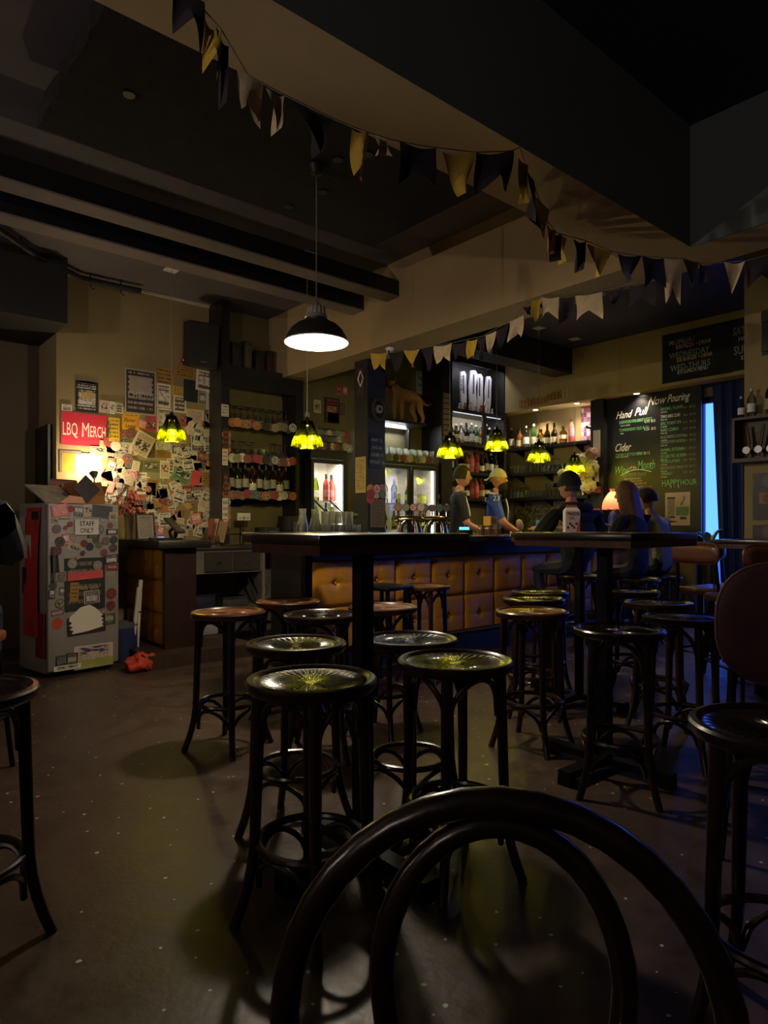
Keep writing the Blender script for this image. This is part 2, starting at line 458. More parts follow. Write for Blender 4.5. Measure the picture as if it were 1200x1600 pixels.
# windows
frm = M('dark_window_frame', (28, 34, 44), 0.4)
pane = M_glass('window_glass', (250, 252, 255), 1.0, 0.02)
for k, (a, b, z0) in enumerate(((W1[0], W1[1], 0.02),)):
    w = struct(thing('window_%d' % (k + 1), '', '', (XR + .1, (a + b) / 2, z0)))
    for key in ('label', 'category'):
        del w[key]
    hw = (b - a) / 2; hz = WZ - z0
    f = MB(); f.box(-.03, .03, -hw, -hw + .06, 0, hz); f.box(-.03, .03, hw - .06, hw, 0, hz); f.box(-.03, .03, -hw + .06, hw - .06, 0, .08); f.box(-.03, .03, -hw + .06, hw - .06, hz - .06, hz)
    for q in (-hw * .30, hw * .30): f.box(-.025, .025, q - .025, q + .025, .08, hz - .06)
    part('window_frame', f, frm, w, smooth=False)
    part('pane', MB().box(-.004, .004, -hw + .05, hw - .05, .06, hz - .05), pane, w, smooth=False)
    pl = light('daylight_portal', 'AREA', (XR + .19, (a + b) / 2, z0 + hz / 2), 0.0, rot=(0, PI / 2, 0))
    pl.data.shape = 'RECTANGLE'; pl.data.size = hz; pl.data.size_y = 2 * hw; pl.data.cycles.is_portal = True
# pavement outside
struct(MB().box(XR + .2, 30, -18, 22, -0.12, -0.02).build('ground', M('pavement', (120, 125, 130), 0.8), smooth=False))
# cream pillar on the right
pc = at(1163, HZ, 5.55)
struct(MB().box(pc.x, pc.x + .45, pc.y - .75, pc.y, 0, CEIL).build('wall_pillar', cream, smooth=False))
# column clad in black standing behind the bar
ck = onX(541, 700, 3.98)
COLX, COLY0, COLY1 = 3.98, 4.90, 5.10
struct(MB().box(COLX, COLX + .22, COLY0, COLY1, 0, BEAMZ).build('wall_column', M('black_column_panel', (31, 32, 33), 0.55, var=0.2, scale=4), smooth=False))
# door at the far left
dr = struct(MB().box(-.62, .78, 6.955, 6.998, 0, 2.02).build('door_1', M('dark_door_paint', (23, 20, 20), 0.35, var=.2), smooth=False))
for q in (-.5, .13):
    part('door_panel', MB().box(q, q + .5, 6.945, 6.955, .25, 1.85), MATS['dark_door_paint'], dr, smooth=False)
part('handle', MB().cyl((.70, 6.90, 1.0), (.58, 6.90, 1.0), .012).cyl((.70, 6.955, 1.0), (.70, 6.90, 1.0), .012), M('brushed_steel', (150, 150, 150), .3, 1.0), dr)
dr2 = struct(MB().box(PX0 - .04, PX0 - .002, 6.52, 6.98, 0, 2.06).build('door_2', MATS['dark_door_paint'], smooth=False))
part('door_panel', MB().box(PX0 - .048, PX0 - .04, 6.6, 6.9, .25, 1.9), MATS['dark_door_paint'], dr2, smooth=False)
# low wooden step in front of the service corner
struct(MB().box(2.0, 2.95, 5.18, YB, 0, .11).build('trim_13', M_wood('step_wood', (46, 32, 24), (70, 50, 38), .6), smooth=False))
# suspended black felt panel with a ragged edge
rg = random.Random(3)
def ragged(a, b, n, amp):
    return [(a[0] + (b[0] - a[0]) * i / n + rg.uniform(-amp, amp), a[1] + (b[1] - a[1]) * i / n + rg.uniform(-amp, amp)) for i in range(n)]
pts = ragged((.87, 2.16), (.87, 3.78), 26, .012) + ragged((.87, 3.78), (3.12, 3.78), 20, .003) + ragged((3.12, 3.78), (3.12, 2.16), 6, .002) + ragged((3.12, 2.16), (.87, 2.16), 6, .001)
mx = Matrix(((1, 0, 0, 0), (0, 0, 1, 0), (0, 1, 0, 0), (0, 0, 0, 1)))
po = MB().prism(pts, 3.20, 3.30, mx).build('acoustic_panel', felt, smooth=False)
tag(po, 'large black felt acoustic panel with ragged edge hung under the ceiling', 'panel')
o = MB()
for x in (1.1, 2.9):
    for y in (2.4, 3.6): o.cyl((x, y, 3.30), (x, y, CEIL), .006, n=6)
part('hanger_rod', o, MATS['brushed_steel'], po)
for i in range(7):
    x, y = rg.uniform(1.1, 2.9), rg.uniform(2.4, 3.7)
    part('fixing_washer', MB().cyl((x, y, 3.192), (x, y, 3.2), .03, n=10), black, po)
# ================================================================== furniture
dkwood = M_wood('dark_bentwood', (26, 14, 10), (46, 26, 17), .28, 3.0, 2, coat=.35)
midwood = M_wood('walnut_bentwood', (58, 34, 20), (92, 56, 34), .32, 3.0, 2, coat=.3)
seatdark = M('dark_lacquered_seat', (26, 15, 11), .22, var=.25, scale=8, coat=.4)
seatbrown = M('worn_brown_seat', (122, 70, 40), .38, var=.2, scale=8, coat=.3)
steel = M('black_steel', (22, 22, 24), .4, .6, var=.15)
chrome = M('chrome', (220, 220, 220), .08, 1.0, var=.05)

SEAT = .70
def make_stool():
    """bentwood bar stool: rim, pressed sunburst seat, four splayed legs, foot ring, arched braces"""
    P = {}
    rim = MB(); R = .185
    prof = [(R - .026, -.028), (R - .004, -.03), (R + .004, -.02), (R + .005, -.004), (R, .002), (R - .012, .004), (R - .022, -.002), (R - .026, -.008)]
    rim.lathe_open(prof + [prof[0]], 40); P['seat_rim'] = (rim.mesh('seat_rim', dkwood), dkwood)
    s = MB(); n = 144; k = 9; vs_ = []
    radii = [0.0, .018, .03, .05, .075, .10, .125, .148, .162]
    for i, r in enumerate(radii):
        for j in range(n):
            a = 2 * PI * j / n
            h = -.008 + 0.0016 * (1 if 2 <= i <= 6 else 0) * (1 if (j // 2) % 2 == 0 else -1)
            if i == 7: h = -.0045
            if i == 8: h = -.006
            h -= .004 * (1 - (r / .162) ** 2)
            vs_.append((r * math.cos(a), r * math.sin(a), h))
    fs = [(i * n + j, i * n + (j + 1) % n, (i + 1) * n + (j + 1) % n, (i + 1) * n + j) for i in range(k - 1) for j in range(n)]
    s.add(vs_, fs); s.lathe_open([(0, -.026), (.155, -.026), (.161, -.008)], 32)
    P['seat'] = (s.mesh('seat', seatdark), seatdark)
    legs = []
    def legp(t, a):               # t 0 at top, 1 at the floor
        r = .148 + .022 * t + .050 * max(0, (t - .62) / .38) ** 2
        return Vector((r * math.cos(a), r * math.sin(a), -.03 - t * (SEAT - .03)))
    angs = [PI / 4 + i * PI / 2 for i in range(4)]
    for a in angs:
        path = [legp(t / 12, a) for t in range(13)]
        legs.append(MB().tube(path, [.0185 - .0035 * (t / 12) for t in range(13)], 10).mesh('leg', dkwood))
    zr = .235 - SEAT
    ring = MB(); ring.tube([(.152 * math.cos(2 * PI * i / 36), .152 * math.sin(2 * PI * i / 36), zr) for i in range(36)], .0115, 8, True)
    P['foot_ring'] = (ring.mesh('foot_ring', dkwood), dkwood)
    ups, lows = [], []
    for i in range(4):
        a0, a1 = angs[i], angs[i] + PI / 2
        pu, pl_ = [], []
        for q in range(13):
            u = q / 12; e = math.sin(PI * u) ** .55
            a = a0 + (a1 - a0) * (.5 + .5 * math.copysign(abs(2 * u - 1) ** 1.0, 2 * u - 1)) if False else a0 + (a1 - a0) * u
            pu.append((.138 * math.cos(a), .138 * math.sin(a), -.175 + .135 * e))
            pl_.append((.150 * math.cos(a), .150 * math.sin(a), zr - .125 + .108 * e))
        ups.append(MB().tube(pu, .0095, 7).mesh('arched_brace', dkwood)); lows.append(MB().tube(pl_, .0095, 7).mesh('arched_brace', dkwood))
    return P, legs, ups + lows
SP, SLEGS, SARCH = make_stool()
seat_b = SP['seat'][0].copy(); seat_b.materials[0] = seatbrown
rim_b = SP['seat_rim'][0].copy(); rim_b.materials[0] = midwood
def stool(px, d, label, rot=0.0, brown=False, z=SEAT, group=None):
    p = ground(px, d)
    t = thing('bar_stool', label, 'stool', (p.x, p.y, 0), rot, group)
    dz = (0, 0, SEAT)
    link('seat_rim', rim_b if brown else SP['seat_rim'][0], t, dz); link('seat', seat_b if brown else SP['seat'][0], t, dz)
    link('foot_ring', SP['foot_ring'][0], t, dz)
    for m in SLEGS: link('leg', m, t, dz)
    for m in SARCH: link('arched_brace', m, t, dz)
    return t
stool(487, 1.93, 'dark bentwood stool with bright green glare, nearest the hooped chair back', .25)
stool(711, 2.20, 'dark bentwood stool with white and green glare, right of the thick table post', -.2)
stool(463, 2.52, 'dark bentwood stool half hidden behind the stool with bright green glare', .5)
stool(640, 2.62, 'dark bentwood stool whose grey-lit ribbed seat is cut by the thick table post', .1)
stool(357, 3.44, 'bentwood stool with worn tan seat standing alone on the open concrete floor', .4, True)
stool(450, 3.93, 'brown-seated bentwood stool beyond the table under the white pendant', .1, True)
stool(502, 3.34, 'dark bentwood stool with dull olive seat under the white pendant table', .8)
stool(598, 3.66, 'reddish-brown seated bentwood stool just behind the thick table post', .3, True)
stool(664, 4.95, 'bentwood stool pushed close to the mustard padded bar front', .3, True)
stool(831, 3.47, 'bentwood stool with orange-brown seat, first in the row of three by the corner table', .2, True)
stool(834, 4.07, 'bentwood stool with yellow-green lit seat, middle of the row of three by the corner table', .7)
stool(844, 4.48, 'bentwood stool with brightest yellow seat, last in the row of three towards the bar', .1)
stool(968, 2.86, 'dark bentwood stool with pinkish glare on its seat in front of the cross-footed table', .5)
stool(1068, 3.24, 'dark bentwood stool with bluish window glare on its seat beside the cross-footed table', .1)
stool(1029, 3.86, 'bentwood stool with dull grey seat behind the bluish-lit stool', .4)
stool(985, 4.55, 'bentwood stool behind the pole of the cross-footed table, below the seated woman', .3)
stool(1222, 1.47, 'dark bentwood stool with strong blue glare on its seat, before the maroon chair', .15)
stool(-62, 1.78, 'dark bentwood stool with warm light on its rim near the dark doorway', .5)
# small black metal stool by the bar
p = ground(601, 4.75)
t = thing('metal_stool', 'small black square metal stool between bar front and bentwood stools', 'stool', (p.x, p.y, 0), .2)
part('seat', rbox(MB(), -.15, .15, -.15, .15, .69, .72, .01), steel, t)
for sx in (-1, 1):
    for sy in (-1, 1): part('leg', MB().cyl((sx * .12, sy * .12, .69), (sx * .17, sy * .17, 0), .016, .012, 6), steel, t)
part('stretcher', MB().tube([(-.15, -.15, .25), (.15, -.15, .25), (.15, .15, .25), (-.15, .15, .25)], .008, 6, True), steel, t)

# high square tables on a single post with a cross foot
tabtop = M_wood('dark_table_top', (24, 18, 16), (44, 33, 28), .3, 2.0, 0, coat=.3)
rededge = M_wood('red_brown_table_edge', (54, 30, 24), (84, 48, 38), .35, 2.0, 0)
def table(px, d, label, post=.03, half=.29, top=1.105, rot=0.0, pos=None, half_y=None):
    hy = half_y or half
    p = ground(px, d) if pos is None else Vector(pos)
    t = thing('bar_table', label, 'table', (p.x, p.y, 0), rot)
    part('table_top', rbox(MB(), -half, half, -hy, hy, top - .032, top, .006), tabtop, t)
    part('edge_band', MB().box(-half + .004, half - .004, -hy + .004, hy - .004, top - .062, top - .032), rededge, t, smooth=False)
    part('top_plate', MB().box(-.12, .12, -.12, .12, top - .07, top - .062), steel, t, smooth=False)
    part('post', MB().box(-post, post, -post, post, .06, top - .07), steel, t, smooth=False)
    for k in range(4):
        a = k * PI / 2
        m = Matrix.Rotation(a, 4, 'Z')
        f = MB().box(post, .33, -.03, .03, .03, .065, m); f.box(.28, .33, -.032, .032, 0, .03, m)
        part('cross_foot', f, steel, t, smooth=False)
    return t
table(567, 2.27, 'high dark square table on a thick black post among the stools', .026, .32, 1.115, 0, None, .20)
table(479, 4.27, 'high dark square table standing right under the white pendant lamp', .026, .30, 1.10)
table(945, 3.13, 'high dark square table with low cross foot, standing beside the pink-glared stool', .026, .30, 1.11)
table(905, 4.30, 'high square table with red-brown edge carrying the small drink carton', .02, .31, 1.10)
tp5 = ground(1215, 4.72)
table(0, 0, 'high dark table in front of the cream pillar and its bottle rack', .03, .33, 1.045, 0, (tp5.x, tp5.y, 0))

# bentwood chair in the foreground: double hoop back
cc = ground(782, .70)
heading = math.atan2(cc.y, cc.x)
t = thing('bentwood_chair', 'dark bentwood chair with double hooped back, seen from behind', 'chair', (cc.x, cc.y, 0), heading + PI / 2 + .05)
def hoop(wt, wb, zt, zb, n=26, lean=.09, shoulder=.26):
    pts = []
    for i in range(n + 1):
        u = -1 + 2 * i / n                      # -1..1 around the hoop
        a = abs(u)
        if a > .55:
            q = (a - .55) / .45; x = wt + (wb - wt) * q; z = (zt - shoulder) + (zb - (zt - shoulder)) * q
        else:
            th = (a / .55) * PI / 2; x = wt * math.sin(th); z = zt - shoulder + shoulder * math.cos(th)
        y = lean * (1 - (z - zb) / (zt - zb)) if zt > zb else 0
        pts.append((math.copysign(x, u), y, z))
    return pts
part('back_hoop', MB().tube(hoop(.232, .185, .850, .46, 34, .012, .25), .0165, 12), dkwood, t)
part('inner_hoop', MB().tube(hoop(.126, .10, .826, .46, 34, .010, .17), .0135, 12), dkwood, t)
part('seat_rim', MB().lathe_open([(.175, -.02), (.205, -.022), (.212, -.01), (.208, .004), (.19, .006), (.175, 0), (.175, -.02)], 40, (0, .25, .46)), dkwood, t)
part('seat', MB().lathe([(.0, -.006), (.176, -.004)], 40, (0, .25, .46)), seatdark, t)
for sx, sy, x2, y2 in ((-.16, .07, -.2, -.02), (.16, .07, .2, -.02), (-.13, .40, -.19, .46), (.13, .40, .19, .46)):
    part('leg', MB().tube([(sx + (x2 - sx) * q * q, sy + (y2 - sy) * q * q, .45 * (1 - q)) for q in (0, .25, .5, .75, 1)], [.017, .016, .015, .014, .013], 10), dkwood, t)
part('leg_ring', MB().tube([(.15 * math.cos(2 * PI * i / 30), .25 + .15 * math.sin(2 * PI * i / 30), .2) for i in range(30)], .010, 8, True), dkwood, t)

# padded maroon chair on the right
maroon = M('maroon_upholstery', (62, 30, 36), .75, var=.2, scale=12, bump=.25)
def tall_chair(px, d, label, rot, padmat, padh=(.60, 1.0), w=.2, seat_z=.70, round_=True, name='bar_chair', pos=None):
    p = ground(px, d) if pos is None else Vector(pos)
    t = thing(name, label, 'chair', (p.x, p.y, 0), rot)
    zc, hh = (padh[0] + padh[1]) / 2, (padh[1] - padh[0]) / 2
    def fn(u, v, side):
        a = 2 * PI * u; r = v
        ex = 2.6 if round_ else 4.0
        cx = math.copysign(abs(math.cos(a)) ** (2 / ex), math.cos(a)); sz = math.copysign(abs(math.sin(a)) ** (2 / ex), math.sin(a))
        bulge = math.sqrt(max(0, 1 - r ** 4))
        return (w * r * cx, side * (.012 + .028 * bulge) + .03 * (r * cx) ** 2, zc + hh * r * sz)
    pad = MB(); pad.grid(lambda u, v: fn(u, v, -1), 40, 8); pad.grid(lambda u, v: fn(u, v, 1), 40, 8)
    pad.grid(lambda u, v: tuple(fn(u, 1, -1)[i] * (1 - v) + fn(u, 1, 1)[i] * v for i in range(3)), 40, 1)
    part('backrest', pad, padmat, t)
    part('piping', MB().tube([fn(i / 40, 1.0, 0) for i in range(40)], .011, 6, True), padmat, t)
    part('seat', rbox(MB(), -.2, .2, -.42, -.03, seat_z - .05, seat_z, .015), padmat, t)
    for sx in (-1, 1):
        part('back_post', MB().tube([(sx * .15, .02, zc - hh * .3), (sx * .16, 0, seat_z), (sx * .17, .02, .35), (sx * .2, .07, 0)], .012, 8), steel, t)
        part('leg', MB().tube([(sx * .16, -.4, seat_z - .05), (sx * .2, -.47, 0)], .012, 8), steel, t)
    part('foot_rest', MB().tube([(-.185, .04, .25), (-.185, -.44, .25), (.185, -.44, .25), (.185, .04, .25)], .009, 6, True), steel, t)
    return t
tall_chair(1230, 2.25, 'maroon padded chair with rounded upholstered back behind the blue-glared stool', math.radians(112), maroon, (.60, 1.01), .21)
ply = M_wood('brown_plywood', (84, 44, 30), (112, 62, 42), .4, 2.0, 0, coat=.2)
right_h = YAW - PI / 2            # screen-parallel rotation
tall_chair(1090, 4.70, 'brown plywood-backed high chair nearer the chalkboard, by the pillar table', YAW + .5, ply, (.88, 1.02), .18, .70, False, 'plywood_chair')
tall_chair(1124, 5.3, 'brown plywood-backed high chair in front of the light blue window gap', .2, ply, (.88, 1.02), .18, .70, False, 'plywood_chair')
tall_chair(1202, 4.02, 'brown plywood-backed high chair just beyond the maroon padded chair', YAW + PI / 2, ply, (.88, 1.02), .17, .70, False, 'plywood_chair')

# ================================================================== bar
BF = 4.12
BX0, BX1 = 2.82, 7.48
mustard = M('mustard_leatherette', (186, 126, 30), .42, var=.15, scale=5, bump=.08)
bar = thing('bar_counter', 'long bar with black top and mustard tufted padded front', 'bar', (BX0, BF, 0))
L = BX1 - BX0
part('body', MB().box(0, L, .05, .60, 0, 1.0), blackwood, bar, smooth=False)
part('kick_board', MB().box(.02, L, .015, .05, 0, .15), black, bar, smooth=False)
part('counter_top', rbox(MB(), -.10, L, -.12, .68, 1.0, 1.052, .008), M_wood('black_bar_top', (26, 21, 19), (44, 35, 30), .22, 2.0, 0, coat=.5), bar)
part('apron', MB().box(-.02, L, -.01, .05, .88, 1.0), black, bar, smooth=False)
ncol, nrow = 11, 2
cw, rh = (L - .06) / ncol, .365
def tuft(u, v):
    x, z = u * 2 - 1, v * 2 - 1
    r = math.hypot(x, z)
    h = .030 * (1 - x ** 6) ** .5 * (1 - z ** 6) ** .5
    h -= .026 * math.exp(-(r / .16) ** 2)
    h -= .007 * (math.exp(-(x / .07) ** 2) + math.exp(-(z / .07) ** 2)) * math.exp(-(r / .8) ** 2)
    return (u * (cw - .004), -h, v * (rh - .004))
tm = MB().grid(tuft, 24, 24).mesh('padded_panel', mustard)
bt = MB().ell((cw / 2, -.010, rh / 2), (.012, .008, .012), 10, 6).mesh('button', mustard)
for i in range(ncol):
    for j in range(nrow):
        q = link('padded_panel', tm, bar, (.03 + i * cw, .05, .15 + j * rh)); link('button', bt, q)
part('foot_rail', MB().cyl((.1, -.14, .22), (L, -.14, .22), .02, n=12), M('aged_brass', (120, 92, 50), .35, 1.0), bar)
for i in range(5):
    x = .3 + i * (L - .6) / 4; part('rail_bracket', MB().cyl((x, -.14, .22), (x, .02, .14), .012, n=8), MATS['aged_brass'], bar)

# service counter end with a padded mustard side (by the fridge)
hc = thing('host_counter', 'short counter with mustard tufted side panel and dark wood end, by the sticker-covered fridge', 'counter', (2.22, 5.40, 0))
brn = M_wood('dark_mahogany', (38, 20, 16), (58, 32, 25), .45, 2.0, 2)
part('body', MB().box(.03, .27, 0, .95, 0, .955), brn, hc, smooth=False)
part('counter_top', rbox(MB(), -.10, .36, -.10, .97, .955, 1.02, .008), blackwood, hc)
part('plinth', MB().box(0, .03, .0, .95, 0, .12), blackwood, hc, smooth=False)
part('end_post', MB().box(-.012, .05, -.012, .045, 0, .955), brn, hc, smooth=False)
hm = MB().grid(lambda u, v: (-(tuft(u, v)[1]) * -1.0, (u) * .30, v * .275), 16, 16).mesh('padded_panel', mustard)
for i in range(3):
    for j in range(3):
        q = link('padded_panel', hm, hc, (.03, .045 + i * .302, .12 + j * .278)); link('button', MB().ell((-.011, .15, .137), (.008, .012, .012), 10, 6).mesh('button', mustard), q)

# back service bench with drawers between host counter and bar
grey_lam = M('grey_laminate', (118, 112, 104), .5, var=.12)
bb = thing('service_bench', 'grey laminate service bench with drawer unit and open shelf below', 'bench', (2.60, 5.82, .11))
part('worktop', rbox(MB(), 0, 1.36, 0, .56, .80, .835, .005), M('dark_grey_top', (52, 48, 46), .4), bb)
part('side_panel', MB().box(0, .03, 0, .56, 0, .80), grey_lam, bb, smooth=False)
part('side_panel', MB().box(.78, .81, 0, .56, 0, .80), grey_lam, bb, smooth=False)
part('side_panel', MB().box(1.33, 1.36, 0, .56, 0, .80), grey_lam, bb, smooth=False)
part('back_panel', MB().box(.03, 1.33, .53, .56, 0, .80), grey_lam, bb, smooth=False)
part('shelf', MB().box(.03, .78, .02, .53, .22, .245), grey_lam, bb, smooth=False)
part('drawer_box', MB().box(.03, .78, .015, .5, .58, .80), grey_lam, bb, smooth=False)
for i in range(2):
    dwr = part('drawer', MB().box(.17 + i * .30, .455 + i * .30, -.005, .015, .60, .785), M('dark_drawer_front', (56, 52, 50), .45), bb, smooth=False)
    part('knob', MB().ell((.31 + i * .30, -.018, .69), (.014, .014, .014), 10, 6), chrome, dwr)
# ================================================================== lamps
p = at(494.5, 535, 3.80)
pd = thing('pendant_lamp', 'black industrial dome pendant with glowing white underside on a long cord', 'lamp', (p.x, p.y, p.z))
shade_w = M('white_enamel', (240, 236, 226), .4, var=.03)
dome = [(.178, 0), (.182, .004), (.172, .028), (.150, .068), (.118, .098), (.075, .118), (.062, .135)]
sh = MB(); sh.lathe_open(dome, 48)
part('shade', sh, M('black_enamel', (52, 47, 44), .35, var=.1), pd)
inn = MB(); inn.lathe_open([(r - .004, z + .001 if z else z) for r, z in dome], 48)
part('shade_lining', inn, shade_w, pd)
part('rim', MB().tube([(.180 * math.cos(2 * PI * i / 48), .180 * math.sin(2 * PI * i / 48), 0) for i in range(48)], .004, 6, True), shade_w, pd)
nk = MB().lathe([(.062, .135), (.066, .14), (.062, .15), (.052, .156), (.05, .175), (.044, .20), (.02, .215), (.012, .23)], 28)
nkp = part('neck', nk, M('ribbed_aluminium', (205, 200, 190), .35, .55), pd)
for i in range(14):
    a = 2 * PI * i / 14; part('cooling_fin', MB().cyl((.053 * math.cos(a), .053 * math.sin(a), .155), (.046 * math.cos(a), .046 * math.sin(a), .20), .005, n=6), MATS['ribbed_aluminium'], nkp)
part('bulb', MB().ell((0, 0, .045), (.115, .115, .03), 32, 10), M_emit('white_diffuser', (255, 246, 232), 9.0), pd, label='glowing white diffuser')
part('cord', MB().cyl((0, 0, .225), (0, 0, 3.20 - p.z), .004, n=6), M('grey_cord', (120, 116, 110), .6), pd)
part('ceiling_rose', MB().lathe([(.05, 3.192 - p.z), (.03, 3.15 - p.z), (.008, 3.14 - p.z)][::-1], 20), black, pd)
light('pendant_light', 'POINT', (0, 0, -.035), P_PENDANT, (1.0, .84, .62), pd, shadow_soft_size=.06)

gglass = M_glass('green_bottle_glass', (190, 196, 52), .97, .08, trans=.16)
ggdark = M_glass('dark_green_glass', (60, 66, 20), .95, .08, trans=.2)
bulbm = M_emit('yellow_green_bulb', (255, 246, 120), 20.0)
cordm = M('pale_cord', (150, 146, 130), .6)
plate = M('white_ceiling_plate', (225, 222, 215), .5)
PET = []
for k in range(6):
    a = 2 * PI * k / 6
    tilt = Matrix.Translation((.052 * math.cos(a), .052 * math.sin(a), .14)) @ Matrix.Rotation(a, 4, 'Z') @ Matrix.Rotation(-.24, 4, 'Y')
    up = [(.010, .07), (.014, .03), (.022, -.01), (.037, -.05), (.0415, -.07)]
    lo = [(.0415, -.07), (.046, -.09), (.050, -.125), (.047, -.15), (.050, -.158)]
    PET.append((MB().lathe_open(lo, 16, mtx=tilt).mesh('glass_bell', gglass), MB().lathe_open(up, 16, mtx=tilt).mesh('glass_neck', ggdark), tilt @ Vector((0, 0, -.085))))
bulb_me = MB().ell((0, 0, 0), (.017, .017, .022), 12, 8).mesh('bulb', bulbm)
capm = MB().lathe([(.034, .165), (.044, .17), (.034, .195), (.016, .225), (.008, .25)], 16).mesh('cap', M('bronze_cap', (58, 48, 30), .4, .7))
wire = MB()
for i in range(5):
    a = i * 1.3; wire.tube([(.014 * math.cos(a), .014 * math.sin(a), .24), (.022 * math.cos(a + .6), .022 * math.sin(a + .6), .26), (.010 * math.cos(a + 1.2), .010 * math.sin(a + 1.2), .285)], .0018, 5)
wirem = wire.mesh('wire_twist', cordm)
def green_lamp(px, py, d, label, rot, z_top=CEIL):
    p = at(px, py, d)
    t = thing('green_pendant', label, 'lamp', (p.x, p.y, p.z), rot, 'green glass pendants')
    for k, (m1, m2, bp) in enumerate(PET):
        b = link('glass_bell', m1, t); link('glass_neck', m2, b)
        if k % 2 == 0: link('bulb', bulb_me, t, bp)
    link('cap', capm, t); link('wire_twist', wirem, t)
    h = z_top - p.z
    part('cord', MB().cyl((0, 0, .25), (0, 0, h - .012), .003, n=6), cordm, t)
    part('ceiling_plate', MB().box(-.055, .055, -.055, .055, h - .014, h - .001), plate, t, rot=(0, 0, -rot), smooth=False)
    light('green_lamp_light', 'POINT', (0, 0, .03), P_GREEN, (1.0, .74, .36), t, shadow_soft_size=.035)
for a in ((268, 687, 5.9, 'green glass bottle pendant hanging in front of the poster wall', .2),
          (480, 697, 5.57, 'green glass bottle pendant over the bar end near the pitchers', .5),
          (703, 713, 6.66, 'green glass bottle pendant over the beer taps', .1),
          (776, 702, 7.14, 'green glass bottle pendant above the bearded bartender', .8),
          (842, 720, 7.63, 'green glass bottle pendant between two others in front of the whisky shelf', .35),
          (898, 738, 8.08, 'green glass bottle pendant above the customer in the black cap', .6)): green_lamp(*a)

# recessed downlights in the soffit
for i, yy in enumerate((4.12, 4.95, 5.6)):
    t = thing('downlight', 'small round recessed downlight in the soffit above the %s' % ('Now Pouring chalkboard', 'shelf end beside the mosaic panel', 'middle of the whisky shelf')[i], 'lamp', (7.52, yy, 2.738))
    part('trim_ring', MB().lathe([(.045, 0), (.05, -.004), (.034, -.006), (.034, 0)], 24), plate, t)
    part('lens', MB().lathe([(.0, -.002), (.034, -.002)], 20), M_emit('warm_lens', (255, 232, 190), 12.0), t)
    light('downlight_beam', 'SPOT', (0, 0, -.012), P_DOWN, (1, .83, .55), t, spot_size=2.3, spot_blend=.8, shadow_soft_size=.03)

# clip-on spotlight on the black post beside the board
p = onX(926, 668, 7.50)
t = thing('clip_lamp', 'small black clip-on spotlight shining on the purple mosaic panel', 'lamp', (p.x, p.y, p.z))
part('head', MB().cyl((0, .02, .0), (.05, .10, .03), .018, .032, 14), black, t)
part('arm', MB().tube([(0, .02, 0), (.02, -.04, -.03), (.06, -.08, -.04)], .006, 6), black, t)
part('clamp', MB().box(.05, .10, -.11, -.06, -.06, -.02), black, t, smooth=False)
part('lens', MB().cyl((.0485, .098, .029), (.051, .102, .0305), .030, n=14), M_emit('cool_lens', (255, 240, 225), 14.0), t)
light('clip_light', 'SPOT', (.056, .112, .035), P_CLIP, (1, .86, .74), t, rot=(PI / 2 + .3, 0, -.6), spot_size=2.2, spot_blend=.6, shadow_soft_size=.02)

# unseen half-bowl uplighters added on the left wall to brighten ceiling and beams
for i, (yy, zz) in enumerate(((3.2, 2.05), (0.2, 2.05))):
    t = thing('added_sconce', ('added unseen half-bowl uplighter on the brown wall near the doorway', 'added unseen half-bowl uplighter on the brown wall far from the doorway')[i], 'lamp', (-2.999, yy, zz))
    part('bowl', MB().grid(lambda u, v: (.001 + .14 * math.sin(PI * u) * math.sin(PI / 2 * v), .16 * math.cos(PI * u) * math.sin(PI / 2 * v), -.12 * math.cos(PI / 2 * v)), 24, 8), M('white_plaster', (200, 190, 176), .8), t)
    part('bulb', MB().ell((.06, 0, -.03), (.02, .02, .03), 10, 8), M_emit('added_sconce_bulb', (255, 226, 190), 8.0), t)
    light('added_sconce_light', 'POINT', (.065, 0, .015), P_FILL, (1, .84, .74), t, shadow_soft_size=.03)
# table lamp with scalloped pink shade on the far end of the bar
p = onY(958, 838, 4.30); p.z = 1.053
t = thing('table_lamp', 'small table lamp with scalloped pink fabric shade at the end of the bar', 'lamp', (p.x, p.y, p.z))
part('base', MB().lathe([(.0, 0), (.05, 0), (.055, .02), (.06, .10), (.055, .2), (.03, .25), (.012, .27), (.01, .36)], 20), M('blue_white_ceramic', (44, 56, 150), .3, var=.8, scale=30), t)
def scal(u, v):
    a = 2 * PI * u; lob = 1 + .07 * abs(math.sin(4 * a))
    r = (.035 + .085 * math.sin(min(1, v * 1.05) * PI / 2) ** .8) * lob
    return (r * math.cos(a), r * math.sin(a), .50 - .20 * v - (.018 * abs(math.sin(4 * a)) if v > .99 else 0))
def M_shade():
    m = bpy.data.materials.new('pink_lampshade'); MATS['pink_lampshade'] = m; tt = NT(m); tt.n.remove(tt.bsdf)
    nz = tt.noise(14.0, tt.coord('Object'))
    c = tt.ramp(nz.outputs[0], [(.3, lin((236, 150, 120))), (.7, lin((250, 190, 160)))])
    a = tt.new('ShaderNodeBsdfTranslucent'); b = tt.new('ShaderNodeBsdfDiffuse'); tt.l.new(c, a.inputs[0]); tt.l.new(c, b.inputs[0])
    x = tt.new('ShaderNodeMixShader'); x.inputs[0].default_value = .3; tt.l.new(a.outputs[0], x.inputs[1]); tt.l.new(b.outputs[0], x.inputs[2])
    tt.l.new(x.outputs[0], tt.out.inputs[0]); return m
part('lamp_shade', MB().grid(scal, 64, 8), M_shade(), t, label='scalloped pink shade')
part('shade_collar', MB().lathe_open([(.045, .535), (.036, .515), (.036, .50)], 24), MATS['pink_lampshade'], t)
part('bulb', MB().ell((0, 0, .385), (.022, .022, .03), 12, 8), M_emit('warm_bulb', (255, 210, 150), 10.0), t)
